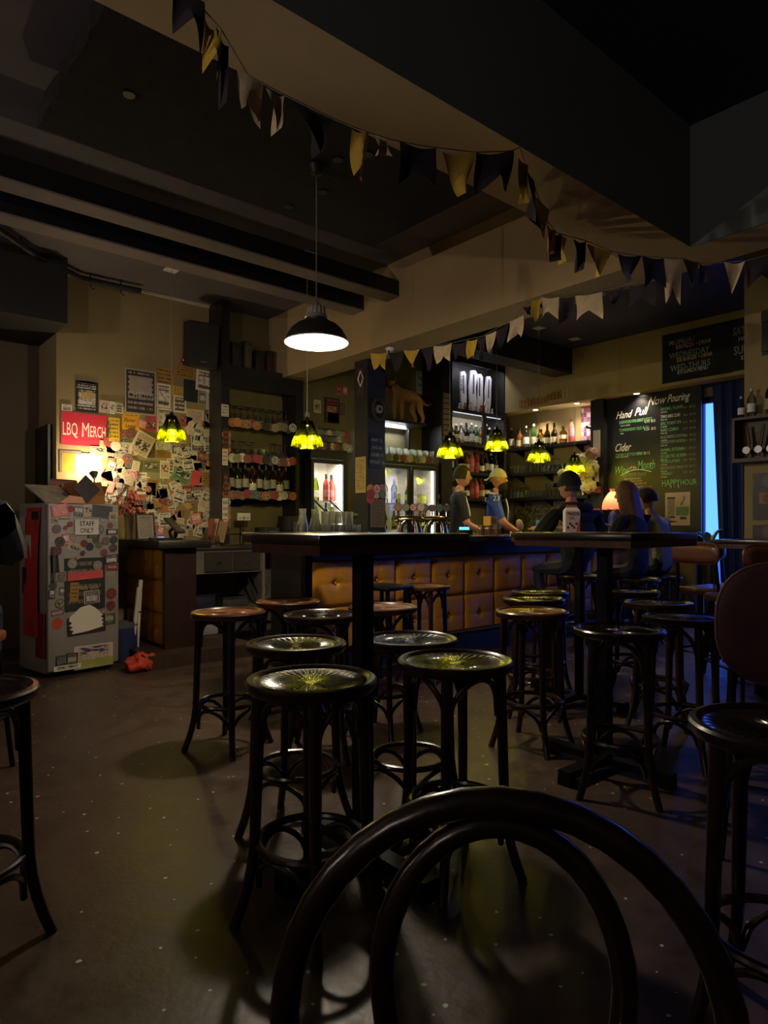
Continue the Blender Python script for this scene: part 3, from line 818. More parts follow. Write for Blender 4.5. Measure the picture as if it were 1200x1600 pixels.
light('table_lamp_light', 'POINT', (0, 0, .40), P_TABLE, (1, .68, .45), t, shadow_soft_size=.025)

# smoke detector
p = onZ(288, 346, CEIL)
t = thing('smoke_detector', 'small white smoke detector on the charcoal ceiling', 'detector', (p.x, 3.95, CEIL - .035))
part('body', MB().lathe([(.0, -.012), (.03, -.012), (.045, .0), (.052, .02), (.052, .034)], 24), plate, t)
part('grille', MB().lathe([(.0, -.018), (.022, -.018), (.022, -.012)], 16), M('grey_plastic', (120, 120, 120), .5), t)

# ceiling track with hooks along the left
t = thing('ceiling_track', 'black bent ceiling track with hooks running to the poster wall', 'track', (0, 0, 0))
tk = [onZ(-60, 318, 3.36), onZ(0, 360, 3.36), onZ(62, 402, 3.36), onZ(120, 440, 3.36), onZ(150, 448, 3.36), onZ(220, 455, 3.36)]
tk = [Vector((q.x, min(q.y, 6.3), 3.36)) for q in tk]
part('rail', MB().tube(tk, .028, 8), black, t)
for i in range(1, 5):
    q = (tk[i] + tk[i + 1]) / 2 if i < 5 else tk[i]
    part('hook', MB().tube([(q.x, q.y, 3.34), (q.x, q.y, 3.31), (q.x + .02, q.y, 3.285), (q.x + .035, q.y, 3.30)], .005, 6), steel, t)
    part('hanger', MB().cyl((q.x, q.y, 3.37), (q.x, q.y, CEIL), .006, n=6), steel, t)

# ================================================================== bunting
def cloth(name, c): return M(name, c, .9, var=.12, scale=20, bump=.3)
FC = {'y': cloth('yellow_flag_cloth', (196, 160, 60)), 'c': cloth('cream_flag_cloth', (198, 176, 142)), 'd': cloth('dark_purple_flag_cloth', (42, 32, 42)), 'n': cloth('navy_flag_cloth', (36, 36, 58))}
frng = random.Random(11)
def flag(t, A, B, h, style, c):
    A, B = Vector(A), Vector(B); w = B - A
    n = Vector((w.y, -w.x, 0)); n = n.normalized() if n.length > 1e-4 else Vector((1, 0, 0))
    ph, am, skew = frng.uniform(0, 6), .012 + frng.uniform(0, .015), frng.uniform(-.12, .12)
    def fn(u, v):
        if style == 't': uu = .5 + (u - .5) * (1 - v) ** 0.9 + skew * v; hh = v * h
        else: uu = .5 + (u - .5) * (1 - .12 * v) + skew * v * .5; hh = v * h * (1 - .36 * (1 - abs(2 * u - 1)))
        q = A + w * uu + Vector((0, 0, -hh - .010 * math.sin(PI * u) * (1 - v)))
        return q + n * (am * math.sin(ph + 5 * u + 2.5 * v) * (.3 + v))
    part('flag', MB().grid(fn, 10, 10), FC[c], t)
def bunting(label, pts, flags, place, off):
    t = thing('bunting', label, 'bunting', (0, 0, 0))
    P = [place(*q) for q in pts]
    part('string', MB().tube(P, .0025, 5), M('grey_string', (110, 104, 92), .8), t)
    for (x0, y0, x1, y1, yb, st, c) in flags:
        A, B = place(x0, y0), place(x1, y1); k = (depth(A) + depth(B)) / 2 / F
        flag(t, A, B, (yb - (y0 + y1) / 2) * k, st, c)
    return t
P1 = lambda x, y: onY(x, y, 1.70)
bunting('long bunting string of cream, yellow and dark flags hung under the ceiling beam', [(255, -40), (300, -5), (345, 45), (388, 118), (440, 146), (520, 185), (563, 203), (610, 218), (660, 228), (742, 238), (800, 236), (812, 230)],
        [(270, -40, 318, 5, 62, 's', 'd'), (320, 30, 344, 48, 116, 's', 'y'), (336, 42, 358, 72, 165, 't', 'd'), (372, 100, 412, 132, 188, 's', 'c'), (414, 138, 446, 148, 206, 't', 'c'), (455, 158, 522, 186, 238, 't', 'd'), (551, 200, 575, 206, 278, 's', 'y'), (586, 213, 608, 218, 248, 's', 'c'), (623, 221, 682, 231, 292, 's', 'd'), (690, 237, 742, 238, 305, 't', 'y'), (744, 238, 801, 235, 300, 's', 'd')], P1, 0)
DP = [(812, 2.74), (840, 3.1), (868, 3.5), (905, 3.62), (940, 3.68), (985, 3.72), (1050, 3.74), (1100, 3.72), (1145, 3.68), (1240, 3.55)]
def P2(x, y):
    for (a, da), (b, db) in zip(DP, DP[1:]):
        if x <= b: return at(x, y, da + (db - da) * max(0, (x - a) / (b - a)))
    return at(x, y, DP[-1][1])
bunting('bunting string with many small flags dropping from a hook across the beam corner', [(812, 230), (822, 262), (838, 300), (855, 345), (870, 364), (915, 376), (957, 393), (1000, 400), (1065, 404), (1100, 412), (1131, 410), (1163, 408), (1240, 388)],
        [(812, 245, 825, 258, 318, 't', 'y'), (825, 270, 840, 292, 356, 's', 'd'), (838, 304, 858, 328, 366, 's', 'c'), (852, 346, 868, 360, 396, 't', 'y'), (860, 362, 876, 366, 408, 't', 'd'), (872, 366, 888, 371, 412, 't', 'y'), (894, 374, 916, 377, 424, 't', 'd'), (917, 380, 958, 393, 434, 't', 'y'), (966, 396, 1002, 400, 440, 't', 'n'), (1003, 400, 1038, 403, 452, 's', 'n'), (1038, 403, 1067, 404, 476, 's', 'c'), (1066, 403, 1093, 408, 447, 't', 'd'), (1092, 411, 1104, 413, 452, 's', 'd'), (1131, 410, 1164, 408, 457, 't', 'c'), (1166, 407, 1215, 394, 446, 's', 'd')], P2, 0)
P3 = lambda x, y: onX(x, y, BX - .02)
bunting('bunting string of small flags along the lower edge of the cream beam above the bar', [(578, 552), (605, 550), (655, 545), (705, 536), (755, 525), (800, 500), (818, 478), (845, 462), (875, 468), (900, 462), (950, 452), (1000, 440)],
        [(580, 551, 604, 551, 578, 's', 'y'), (605, 550, 631, 548, 582, 't', 'd'), (631, 547, 656, 545, 574, 't', 'y'), (657, 544, 678, 541, 580, 't', 'd'), (678, 541, 706, 536, 567, 's', 'c'), (708, 537, 729, 533, 560, 's', 'd'), (730, 532, 745, 529, 560, 's', 'y'), (744, 528, 760, 524, 562, 't', 'd'), (757, 524, 775, 516, 553, 't', 'c'), (774, 516, 794, 506, 546, 't', 'd'), (796, 502, 817, 492, 533, 's', 'c'), (818, 480, 832, 474, 492, 't', 'd'), (832, 470, 846, 463, 500, 's', 'y'), (846, 464, 874, 464, 500, 's', 'c'), (875, 466, 897, 461, 505, 's', 'd'), (898, 461, 941, 456, 500, 's', 'c'), (942, 455, 978, 448, 474, 't', 'd'), (982, 447, 1026, 440, 480, 's', 'd')], P3, 0)
# ================================================================== print materials
paperw = M('white_paper', (226, 218, 200), .7, var=.05)
kraft = M('kraft_paper', (176, 138, 84), .75, var=.12, scale=14)
inkb = M('black_ink', (22, 20, 20), .6)
chalkw = M('white_chalk_paint', (236, 232, 222), .7, var=.05)
chalkg = M('green_chalk_paint', (128, 200, 138), .7, var=.08)
chalkp = M('pink_chalk_paint', (226, 168, 176), .7, var=.08)
chalkgrey = M('grey_green_chalk_paint', (150, 162, 142), .7, var=.08)
board = M('black_chalkboard', (17, 18, 24), .38, var=.25, scale=3)
flyer = M_print('cream_flyer_print', [(222, 208, 178), (206, 196, 172), (232, 224, 205), (190, 178, 140), (214, 190, 170)], [(40, 34, 34), (60, 50, 46), (120, 40, 46), (40, 70, 60), (70, 60, 90)])
photo = M_print('dark_photo_print', [(60, 54, 52), (46, 40, 50), (80, 60, 50), (40, 52, 48)], [(200, 184, 160), (170, 150, 140), (190, 90, 70), (210, 200, 190)], True, 9.0, .05)
framed = M_print('photo_with_white_border', [(84, 74, 70), (60, 60, 64), (96, 70, 60)], [(214, 206, 190), (222, 212, 196)], True, 4.0, .12)
yellowp = M_print('yellow_flyer_print', [(222, 178, 40), (214, 170, 60)], [(60, 44, 20), (40, 34, 20)], False, 6.0)
kraftp = M_print('kraft_poster_print', [(168, 126, 62), (158, 116, 60)], [(60, 40, 20), (50, 34, 20)], False, 5.0)
blackp = M_print('black_flyer_print', [(26, 24, 26), (32, 28, 34)], [(190, 182, 168), (210, 200, 190)], True, 12.0)
pinkp = M_print('pink_flyer_print', [(190, 74, 96), (206, 110, 100)], [(240, 220, 214), (60, 30, 30)], True, 8.0)
badge = M_badge('printed_badge', [(200, 150, 90), (190, 80, 60), (226, 214, 190), (60, 60, 56), (120, 140, 120), (180, 120, 60), (150, 60, 70), (70, 90, 90)])
badge2 = M_badge('dark_printed_badge', [(60, 50, 50), (120, 110, 100), (150, 60, 50), (90, 84, 80), (170, 160, 140), (50, 54, 60), (110, 80, 90)])
crimson = M('crimson_card', (214, 40, 66), .6, var=.06, scale=5)

# ------------------------------------------------------------------ poster wall
LAY = [0]
def poster(x0, y0, x1, y1, mat, label, rot=0.0, name='poster', group=None, rnd=False, wallY=YB):
    LAY[0] += 1
    lay = .0025 + (LAY[0] % 9) * .0016
    a = onY(x0, (y0 + y1) / 2, wallY); b = onY(x1, (y0 + y1) / 2, wallY); m = onY((x0 + x1) / 2, (y0 + y1) / 2, wallY)
    k = depth(m) / F; w = b.x - a.x; h = (y1 - y0) * k
    o = MB()
    if rnd: disc(o, h / 2, -.0015, 0, 20)
    else: o.box(-w / 2, w / 2, -.0015, 0, -h / 2, h / 2)
    ob = o.build(name, mat, None, ((a.x + b.x) / 2, wallY - lay, m.z), (0, rot, 0), smooth=False)
    ob['w'] = w; ob['h'] = h
    return tag(ob, label, 'sticker' if rnd else 'poster', group)
s = poster(95, 646, 167, 697, crimson, 'crimson sign reading LBQ MERCH on the poster wall')
text(s, 'LBQ', -.185, -.06, .115, chalkw, -.0025, .125, bold=.004); text(s, 'M', -.02, -.065, .13, chalkw, -.0025, .06); text(s, 'ERCH', .05, -.06, .10, chalkw, -.0025, .135, bold=.004)
s = poster(118, 596, 153, 644, blackp, 'black arched-top poster with yellow bottle drawing above the crimson sign')
text(s, 'LOCAL CRAFT BEER', -.09, .07, .018, chalkw, -.003, .17); text(s, 'SUPPORT YOUR', -.08, -.06, .014, chalkw, -.003, .15); text(s, 'LOCAL BREWERY', -.085, -.09, .014, chalkw, -.003, .16)
for i in range(5): part('bottle_print', MB().box(-.05 + i * .022, -.036 + i * .022, -.0025, -.0018, -.02, .045), M('yellow_ink', (206, 170, 50), .6), s, smooth=False)
part('arched_top', MB().prism([(-.09 + .18 * i / 10, .125 + .022 * math.sin(PI * i / 10)) for i in range(11)], -.0015, 0), MATS['black_flyer_print'], s, smooth=False)
poster(96, 632, 112, 642, framed, 'tiny black and white photo print at the corner of the crimson sign', 0, 'photo_print')
poster(155, 626, 170, 645, flyer, 'small cream card with a sketch beside the black arched poster', .05)
poster(171, 628, 179, 647, flyer, 'narrow cream card between two small cards above the crimson sign', .02)
poster(180, 630, 191, 646, framed, 'small white-framed grey print above the yellow leaflets')
s = poster(194, 578, 243, 648, photo, 'large dark purple band poster with spiky white lettering')
text(s, 'CHATUS', -.12, -.06, .06, M('pale_ink', (190, 184, 190), .6), -.003, .25, bold=-.01)
s = poster(169, 653, 186, 690, yellowp, 'yellow and cream vertical sticker with green block letters')
text(s, 'PUNCH', -.035, -.08, .04, M('green_ink', (40, 70, 40), .6), -.003, .15, rot=-PI / 2, bold=.02)
s = poster(192, 636, 218, 652, yellowp, 'crumpled plain yellow paper above the orange leaflet', -.05)
s = poster(190, 650, 217, 672, M('orange_paper', (222, 160, 40), .7), 'orange yellow leaflet lettered Easier Living')
text(s, 'Easier', -.06, .01, .035, inkb, -.003, .11, shear=.3); text(s, 'Living', -.05, -.045, .035, inkb, -.003, .10, shear=.3)
poster(243, 575, 272, 605, kraftp, 'kraft paper poster with rough brown print beside the dark band poster', .03)
poster(273, 572, 304, 592, kraftp, 'kraft paper poster hung under the black loudspeaker', .02)
poster(244, 600, 266, 637, framed, 'white-bordered portrait photo above the green pendant', .02)
poster(268, 605, 291, 620, yellowp, 'small folded yellow paper beside the pendant cord', .08)
poster(270, 619, 290, 645, framed, 'white-bordered landscape photo just right of the pendant cord')
poster(286, 594, 308, 628, M('dark_teal_print', (34, 40, 38), .5, var=.3, scale=12), 'plain dark green-black poster under the loudspeaker', .03)
poster(305, 580, 337, 612, framed, 'grey photo sheet at the upper right corner of the poster wall', .05)
poster(245, 638, 268, 676, framed, 'white-edged dark poster directly behind the green pendant')
poster(291, 640, 318, 664, flyer, 'cream certificate with a dark round seal')
poster(310, 613, 322, 632, photo, 'small dark brown print beside the plain green-black poster')
poster(322, 612, 336, 645, flyer, 'tall grey-cream flyer at the right trim of the poster wall', .02)
poster(318, 640, 334, 668, photo, 'dark collage print next to the cream certificate', -.03)
poster(292, 666, 312, 680, flyer, 'small cream flyer below the certificate')
s = poster(207, 676, 237, 712, flyer, 'tilted cream newspaper flyer with a group photo', .45)
poster(228, 650, 244, 675, pinkp, 'red and dark illustrated poster left of the green pendant')
poster(214, 657, 228, 670, pinkp, 'small magenta print under the orange leaflet', .3)
poster(225, 690, 243, 716, photo, 'dark illustrated poster under the tilted newspaper flyer', -.03)
poster(243, 690, 266, 703, flyer, 'cream note under the green pendant')
poster(244, 705, 267, 716, kraftp, 'kraft label card with dark block lettering')
poster(267, 696, 296, 710, photo, 'dark wide photo with a white curl below the green pendant')
poster(268, 711, 297, 732, flyer, 'plain olive cream sheet on the poster wall', .02)
poster(298, 682, 325, 705, photo, 'black and white crowd photo on the right half of the poster wall', -.04)
poster(328, 694, 335, 708, pinkp, 'tiny red card at the right trim')
poster(222, 720, 249, 738, M_print('olive_comic_print', [(110, 112, 70)], [(40, 40, 30)], True, 6.0), 'olive green comic strip print')
poster(249, 720, 264, 748, flyer, 'cream card with a small sketch beside the comic strip', .02)
poster(211, 738, 229, 772, framed, 'portrait photo of a person in dark clothes in a white frame')
poster(229, 736, 256, 772, M_print('sage_letter_print', [(150, 146, 112)], [(90, 88, 70)], False, 22.0), 'long sage green typed letter', .03)
poster(161, 728, 186, 752, blackp, 'tilted black framed print with gold emblem', .5)
poster(172, 750, 194, 774, blackp, 'second tilted black framed print, overlapping the gold emblem one', .55)
poster(188, 732, 210, 757, flyer, 'tilted cream form beside the tilted black print', .25)
poster(268, 734, 300, 756, M_print('mint_print', [(120, 140, 110), (140, 150, 116)], [(30, 40, 34)], True, 6.0), 'pale green banknote-like print, tilted', .4)
poster(298, 735, 312, 760, M('coral_paper', (206, 74, 84), .7), 'torn coral red paper scrap', .2)
poster(314, 738, 338, 756, kraftp, 'brown envelope-like sheet near the right trim')
poster(311, 770, 337, 797, flyer, 'folded cream sheet above the menu holder', .35)
poster(336, 775, 352, 803, pinkp, 'pink-red card at the trim beside the shelves')
poster(93, 704, 127, 738, M('grey_board', (120, 108, 100), .7), 'grey board sheet below the crimson sign')
poster(96, 708, 118, 738, M('orange_cutout_card', (236, 132, 30), .6, var=.15), 'orange paper hand cut-out below the crimson sign')
poster(117, 710, 127, 733, paperw, 'narrow white paper strip beside the bright lamp')
s = poster(127, 709, 157, 734, paperw, 'white paper sheet glaring in the lamp light behind the cardboard')
poster(155, 690, 206, 716, flyer, 'long handwritten pale sheet below the crimson sign')
poster(140, 698, 166, 712, flyer, 'pale pink receipt strip under the crimson sign edge')
# round coasters and stickers pinned among the posters
for (x, y, r) in ((170, 690, 9), (180, 697, 8), (188, 693, 10), (167, 700, 7), (194, 688, 8), (190, 678, 7), (204, 677, 8), (173, 720, 7), (199, 718, 9), (187, 722, 6), (163, 757, 6), (302, 775, 9), (300, 790, 7), (279, 770, 6)):
    poster(x - r, y - r, x + r, y + r, badge, 'round printed coaster pinned on the poster wall', 0, 'coaster', 'coasters on the poster wall', True)
poster(183, 716, 190, 724, photo, 'tiny black square card between two coasters', .2)
rp = random.Random(21)
kinds = [(flyer, 'small cream flyer pinned in the crowded part of the poster wall', 'flyer'), (photo, 'small dark photo print pinned in the crowded part of the poster wall', 'photo_print'), (framed, 'small white-bordered photo pinned in the crowded part of the poster wall', 'photo_print'), (pinkp, 'small pink or red card pinned in the crowded part of the poster wall', 'flyer'), (kraftp, 'small brown card pinned in the crowded part of the poster wall', 'flyer')]
for i in range(185):
    x, y = rp.uniform(208, 337), rp.uniform(755, 838)
    if i % 3 == 0: x, y = rp.uniform(262, 336), rp.uniform(650, 770)
    if i % 8 == 0: x, y = rp.uniform(165, 215), rp.uniform(700, 790)
    if i % 4 == 3:
        r = rp.uniform(4, 6.5); poster(x - r, y - r, x + r, y + r, badge, 'small round sticker in the crowded part of the poster wall', 0, 'sticker', 'small round stickers on the poster wall', True)
    else:
        k = rp.choices(range(5), (4, 4, 3, 1.3, 1))[0]; w, h = rp.uniform(4.5, 10), rp.uniform(5, 10.5)
        poster(x - w, y - h, x + w, y + h, kinds[k][0], kinds[k][1], rp.uniform(-.35, .35), kinds[k][2], 'small prints pinned on the poster wall')

# loudspeaker on the wall
p = onY(314, 541, 6.22)
t = thing('loudspeaker', 'black loudspeaker mounted high on the poster wall, tilted downwards', 'speaker', (p.x, p.y, p.z), (.14, 0, -.12))
part('cabinet', MB().prism([(-.14, -.2), (.14, -.215), (.15, .22), (-.15, .22)], -.1, .1), black, t, smooth=False)
part('grille', MB().prism([(-.128, -.19), (.128, -.2), (.137, .205), (-.137, .205)], -.108, -.1), M('speaker_grille', (34, 34, 36), .8, bump=.6, scale=30), t, smooth=False)
part('bracket', MB().box(-.03, .03, .1, .17, -.05, .05), steel, t, smooth=False)
part('badge_plate', MB().box(-.03, .03, -.111, -.108, -.165, -.155), M('dull_silver', (130, 130, 130), .4, .8), t, smooth=False)
p = onY(288, 563, 6.36)
t = thing('signal_light', 'tiny glowing pink-red indicator light beside the loudspeaker', 'light', (p.x, p.y, p.z))
part('body', MB().cyl((0, .035, 0), (0, 0, 0), .02, n=12), black, t); part('lens', MB().ell((0, -.004, 0), (.016, .012, .016), 12, 8), M_emit('red_indicator', (255, 20, 80), 2.5), t)

# merch lamp hidden behind the cardboard on the fridge
p = onY(147, 742, 6.22)
t = thing('gooseneck_lamp', 'small gooseneck lamp behind the cardboard, lighting the crimson sign', 'lamp', (p.x, p.y, 1.32))
part('base', MB().lathe([(.0, 0), (.06, 0), (.058, .015), (.01, .02)], 20), black, t)
zt = p.z - 1.32
part('neck', MB().tube([(0, 0, .015), (0, 0, zt - .1), (.005, .01, zt - .05), (.01, .03, zt - .02)], .006, 8), steel, t)
part('head', MB().lathe_open([(.016, -.03), (.022, -.01), (.036, .02), (.040, .03)], 18, (.01, .035, zt - .005), Matrix.Rotation(-.5, 3, 'X')), black, t)
part('bulb', MB().ell((.01, .045, zt + .015), (.018, .018, .022), 12, 8), M_emit('warm_white_bulb', (255, 224, 170), 12.0), t)
light('merch_light', 'POINT', (.012, .055, zt + .045), P_MERCH, (1, .76, .45), t, shadow_soft_size=.02)
stp = thing('side_cabinet', 'low dark cabinet standing behind the sticker-covered fridge', 'cabinet', (p.x, 6.19, 0))
part('body', MB().box(-.12, .12, -.1, .19, 0, 1.30), blackwood, stp, smooth=False); part('top', MB().box(-.13, .13, -.11, .2, 1.30, 1.32), blackwood, stp, smooth=False)

# ------------------------------------------------------------------ sticker-covered fridge
fw, fd, fh = .56, .50, 1.315
fp = ground(75, 4.94); rotf = math.atan2(5.475 - 5.375, 1.858 - 1.313)
enam = M('dirty_white_enamel', (146, 140, 131), .45, var=.08, scale=3)
fr = thing('old_fridge', 'white old fridge covered all over in stickers, with STAFF ONLY sign', 'fridge', (fp.x, fp.y, 0), rotf)
part('cabinet', rbox(MB(), 0, fw, .045, fd, .03, fh, .012), enam, fr)
part('door', rbox(MB(), 0, fw, 0, .04, .05, fh - .004, .012), enam, fr)
part('gasket', MB().box(.01, fw - .01, .039, .047, .06, fh - .015), M('grey_rubber', (70, 66, 64), .8), fr, smooth=False)
for x in (.05, fw - .05):
    for y in (.08, fd - .06): part('foot', MB().cyl((x, y, 0), (x, y, .032), .02, n=8), black, fr)
part('handle', MB().tube([(.03, -.001, .98), (.03, -.03, .96), (.03, -.03, .74), (.03, -.001, .72)], .009, 8), MATS['dull_silver'], fr)
def stick(px, py, w, h, mat, rnd=False, rot=0.0, lay=0):
    u = (px - 75) / 110.0 * fw; sc = 4.94 * (1 + (px - 75) / 110.0 * .087) / F
    yb_ = 1062 - (px - 75) / 110.0 * 19.0; yt_ = 785.0
    z = (yb_ - py) / (yb_ - yt_) * fh
    w *= sc * 1.12; h *= sc
    o = MB()
    if rnd: disc(o, h / 2, -.0009, 0, 18)
    else: o.box(-w / 2, w / 2, -.0009, 0, -h / 2, h / 2)
    LAY[0] += 1
    return o.build('sticker', mat, fr, (u, -.0012 - .0011 * (LAY[0] % 7) - lay * .002, z), (0, rot, 0), smooth=False)
st = stick(132, 822, 34, 24, M('pale_sign', (210, 202, 190), .5), lay=5); st['label'] = 'STAFF ONLY sign'
text(st, 'STAFF', 0, .008, .038, inkb, -.0015, .115, align='CENTER', bold=.01); text(st, 'ONLY', 0, -.045, .038, inkb, -.0015, .108, align='CENTER', bold=.01)
bigd = M_print('dark_flyer_collage', [(38, 40, 40)], [(120, 116, 104)], True, 7.0)
st = stick(130, 912, 58, 82, bigd); st['label'] = 'dark collage flyer'
text(st, 'hazy jack', -.05, -.04, .032, M('pale_gold_ink', (176, 158, 96), .6), -.002, .16, shear=.1, bold=.01)
stick(130, 898, 50, 13, M('coral_tape', (206, 84, 86), .5), False, -.05, 4)
st = stick(84, 881, 11, 28, inkb, False, -.08, 2); text(st, 'batteries', -.012, .055, .018, chalkw, -.0015, .105, rot=PI / 2 + .0)
stick(105, 900, 28, 14, photo); stick(92, 797, 24, 20, pinkp, False, -.2); stick(108, 794, 10, 10, M('dull_red_ink', (150, 60, 60), .6), True); stick(120, 798, 16, 18, photo, False, .15); stick(135, 796, 12, 18, flyer, False, -.1)
stick(157, 797, 30, 19, M_print('grey_blue_card', [(84, 84, 90)], [(50, 50, 54)], False, 5.0), False, .08); stick(175, 805, 12, 14, flyer, False, .1)
for (x, y, r) in ((87, 826, 14), (107, 818, 9), (151, 826, 16), (170, 819, 10), (92, 846, 16), (111, 838, 13), (147, 842, 11), (128, 848, 12), (163, 843, 13), (176, 841, 12), (88, 860, 15), (137, 853, 13), (152, 850, 11), (160, 862, 12), (175, 854, 13), (126, 863, 8), (110, 880, 15), (125, 882, 9), (170, 892, 16), (82, 915, 12), (92, 943, 15), (172, 926, 17), (171, 945, 15), (160, 955, 12), (112, 960, 13), (88, 974, 17), (150, 882, 14), (100, 824, 7), (140, 812, 7), (118, 870, 7)):
    m = badge2 if (x, y) != (88, 974) else M('orange_red_vinyl', (190, 74, 44), .5)
    stick(x, y, r, r, m, True)
for (x, y, w, h, m, a) in ((173, 829, 16, 9, blackp, 0), (104, 842, 16, 18, pinkp, -.15), (143, 836, 17, 7, blackp, .05), (115, 855, 22, 12, flyer, .3), (172, 872, 20, 14, blackp, -.05), (173, 885, 18, 10, photo, 0), (93, 900, 12, 16, photo, .1), (80, 928, 8, 14, blackp, 0), (96, 924, 9, 12, blackp, .1), (88, 957, 20, 10, photo, -.1), (165, 967, 24, 17, M_print('green_photo_print', [(50, 70, 52)], [(150, 150, 120)], True, 5.0), 0), (150, 968, 12, 12, blackp, .3), (125, 962, 14, 9, photo, .4), (140, 932, 22, 20, photo, -.05), (113, 925, 12, 30, kraftp, .05), (144, 1020, 56, 26, flyer, 0), (144, 1036, 56, 14, M('pale_green_print', (168, 170, 90), .6), 0), (95, 1032, 17, 15, blackp, 0), (110, 1029, 16, 17, blackp, .05), (103, 1043, 38, 8, flyer, 0), (85, 812, 10, 8, flyer, .1), (98, 808, 18, 5, photo, 0), (160, 810, 16, 5, photo, .05)):
    stick(x, y, w, h, m, False, a)
# white ragged paper on the lower half
rr = random.Random(5)
pol = [(-.13, .05), (-.05, .115), (.02, .13), (.07, .1), (.13, .04), (.11, .03), (.135, .01), (.115, 0), (.135, -.02), (.12, -.03), (.135, -.05), (0, -.075), (-.12, -.085), (-.105, -.06), (-.135, -.05), (-.11, -.03), (-.14, -.02), (-.115, 0), (-.14, .02)]
o = MB().prism([(x, z) for x, z in pol], -.0012, 0).build('torn_paper', paperw, fr, (.29, -.011, .40), smooth=False); o['label'] = 'torn white paper sheet'
MB().box(-.15, .15, -.001, 0, -.085, .05).build('torn_paper', M('dark_brown_card', (52, 36, 34), .6), fr, (.29, -.0095, .395), (0, -.04, 0), smooth=False)
# red pennant-like scarf and tapes on the left side of the fridge
sc = MB().grid(lambda u, v: (-.008 - .004 * math.sin(9 * u + 5 * v) - .02 * v, .10 + .24 * u + .03 * math.sin(3 * v), 1.28 - .98 * v), 8, 24)
o = part('hanging_banner', sc, M('faded_red_cloth', (176, 46, 44), .8, var=.2, scale=12), fr); o['label'] = 'long faded red cloth banner on fridge side'
for (y, z, w, h, m) in ((.10, .32, .14, .34, M('dark_red_card', (130, 34, 40), .6)), (.30, .98, .10, .18, flyer), (.36, .72, .08, .2, blackp), (.40, 1.15, .10, .12, photo), (.18, 1.22, .12, .06, blackp)):
    MB().box(-.004, 0, y - w / 2, y + w / 2, z - h / 2, z + h / 2).build('sticker', m, fr, (-.013, 0, 0), smooth=False)
# things on top of the fridge
def ontop(x, y, z=0.0):
    c, s_ = math.cos(rotf), math.sin(rotf); return (fp.x + c * x - s_ * y, fp.y + s_ * x + c * y, fh + .001 + z)
t = thing('framed_print', 'white-framed drawing lying slanted on top of the fridge', 'picture', ontop(.0, .06), (.38, 0, rotf))
o = MB(); o.box(0, .26, 0, .02, 0, .012); o.box(0, .26, .36, .38, 0, .012); o.box(0, .02, .02, .36, 0, .012); o.box(.24, .26, .02, .36, 0, .012)
part('frame', o, enam, t, smooth=False); part('print', MB().box(.02, .24, .02, .36, 0, .006), M('pencil_drawing', (150, 142, 132), .7, var=.35, scale=16), t, smooth=False)
card = M('brown_cardboard', (150, 98, 52), .8, var=.12, scale=8, bump=.1)
t = thing('cardboard_box', 'open brown cardboard box with raised flaps on the fridge', 'box', ontop(.40, .28), rotf + .2)
o = MB()
for a in range(4):
    m = Matrix.Rotation(a * PI / 2, 4, 'Z'); o.box(-.12, .12, .114, .12, 0, .07, m)
o.box(-.114, .114, -.114, .114, 0, .006); part('box_body', o, card, t, smooth=False)
for a, tl in ((0, .5), (1, -.2), (2, .25), (3, .6)):
    m = Matrix.Rotation(a * PI / 2, 4, 'Z') @ Matrix.Translation((0, .117, .07)) @ Matrix.Rotation(-tl, 4, 'X')
    part('flap', MB().prism([(-.12, 0), (.12, 0), (.09, .10), (-.06, .115)], -.002, .002, m), card, t, smooth=False)
t = MB().prism([(-.11, .0), (0, .115), (.11, .0), (0, -.11)], -.004, .004).build('record_sleeve', M('dark_plum_card', (46, 26, 36), .4), None, Vector(ontop(.33, .07)) + Vector((0, 0, .115)), (-.18, 0, rotf), smooth=False)
tag(t, 'dark plum square sleeve standing on its corner on the fridge', 'sleeve')
t = MB().box(-.11, .11, -.004, .004, 0, .20).build('brown_panel', M('reddish_brown_card', (122, 66, 48), .6), None, ontop(.34, .475), (-.05, 0, rotf), smooth=False)
part('frame_edge', MB().box(-.11, .11, -.006, .006, .2, .21), blackwood, t, smooth=False); tag(t, 'reddish brown card panel with dark top edge standing behind the cardboard box', 'panel')
t = MB().prism([(-.1, 0), (.1, 0), (.08, .05), (-.02, .06)], -.003, .003).build('paper_sheet', M('salmon_paper', (214, 150, 120), .7), None, ontop(.20, .035), (-.15, 0, rotf), smooth=False)
tag(t, 'torn salmon paper sheet leaning at the front edge of the fridge top', 'paper')
# ------------------------------------------------------------------ floor corner by the fridge
p = ground(208, 5.55)
blue = M('navy_bag_cloth', (34, 42, 84), .8, var=.2, scale=14, bump=.3)
t = thing('tote_bag', 'navy blue bag standing between fridge and mustard panel', 'bag', (p.x - .02, p.y + .12, 0), .3)
part('bag_body', MB().grid(lambda u, v: ((.10 + .02 * v) * math.cos(2 * PI * u), (.08 + .01 * v) * math.sin(2 * PI * u) * (1 - .3 * v), .30 * v), 24, 8).grid(lambda u, v: (.10 * v * math.cos(2 * PI * u), .08 * v * math.sin(2 * PI * u), .001), 24, 2), blue, t)
part('ribbed_band', MB().grid(lambda u, v: ((.122 + .004 * math.sin(60 * PI * u)) * math.cos(2 * PI * u), (.066) * math.sin(2 * PI * u), .285 + .05 * v), 60, 2), M('grey_knit', (84, 84, 90), .8), t)
p = ground(222, 5.28)
t = thing('red_bag', 'crumpled orange-red bag with black straps lying on the floor', 'bag', (p.x, p.y, 0), .5)
def lump(q, d):
    k = 1 + .22 * math.sin(7 * d.x + 3 * d.z) * math.cos(5 * d.y + 2 * d.x); return Vector((q.x * k, q.y * k, max(-.055, q.z * k)))
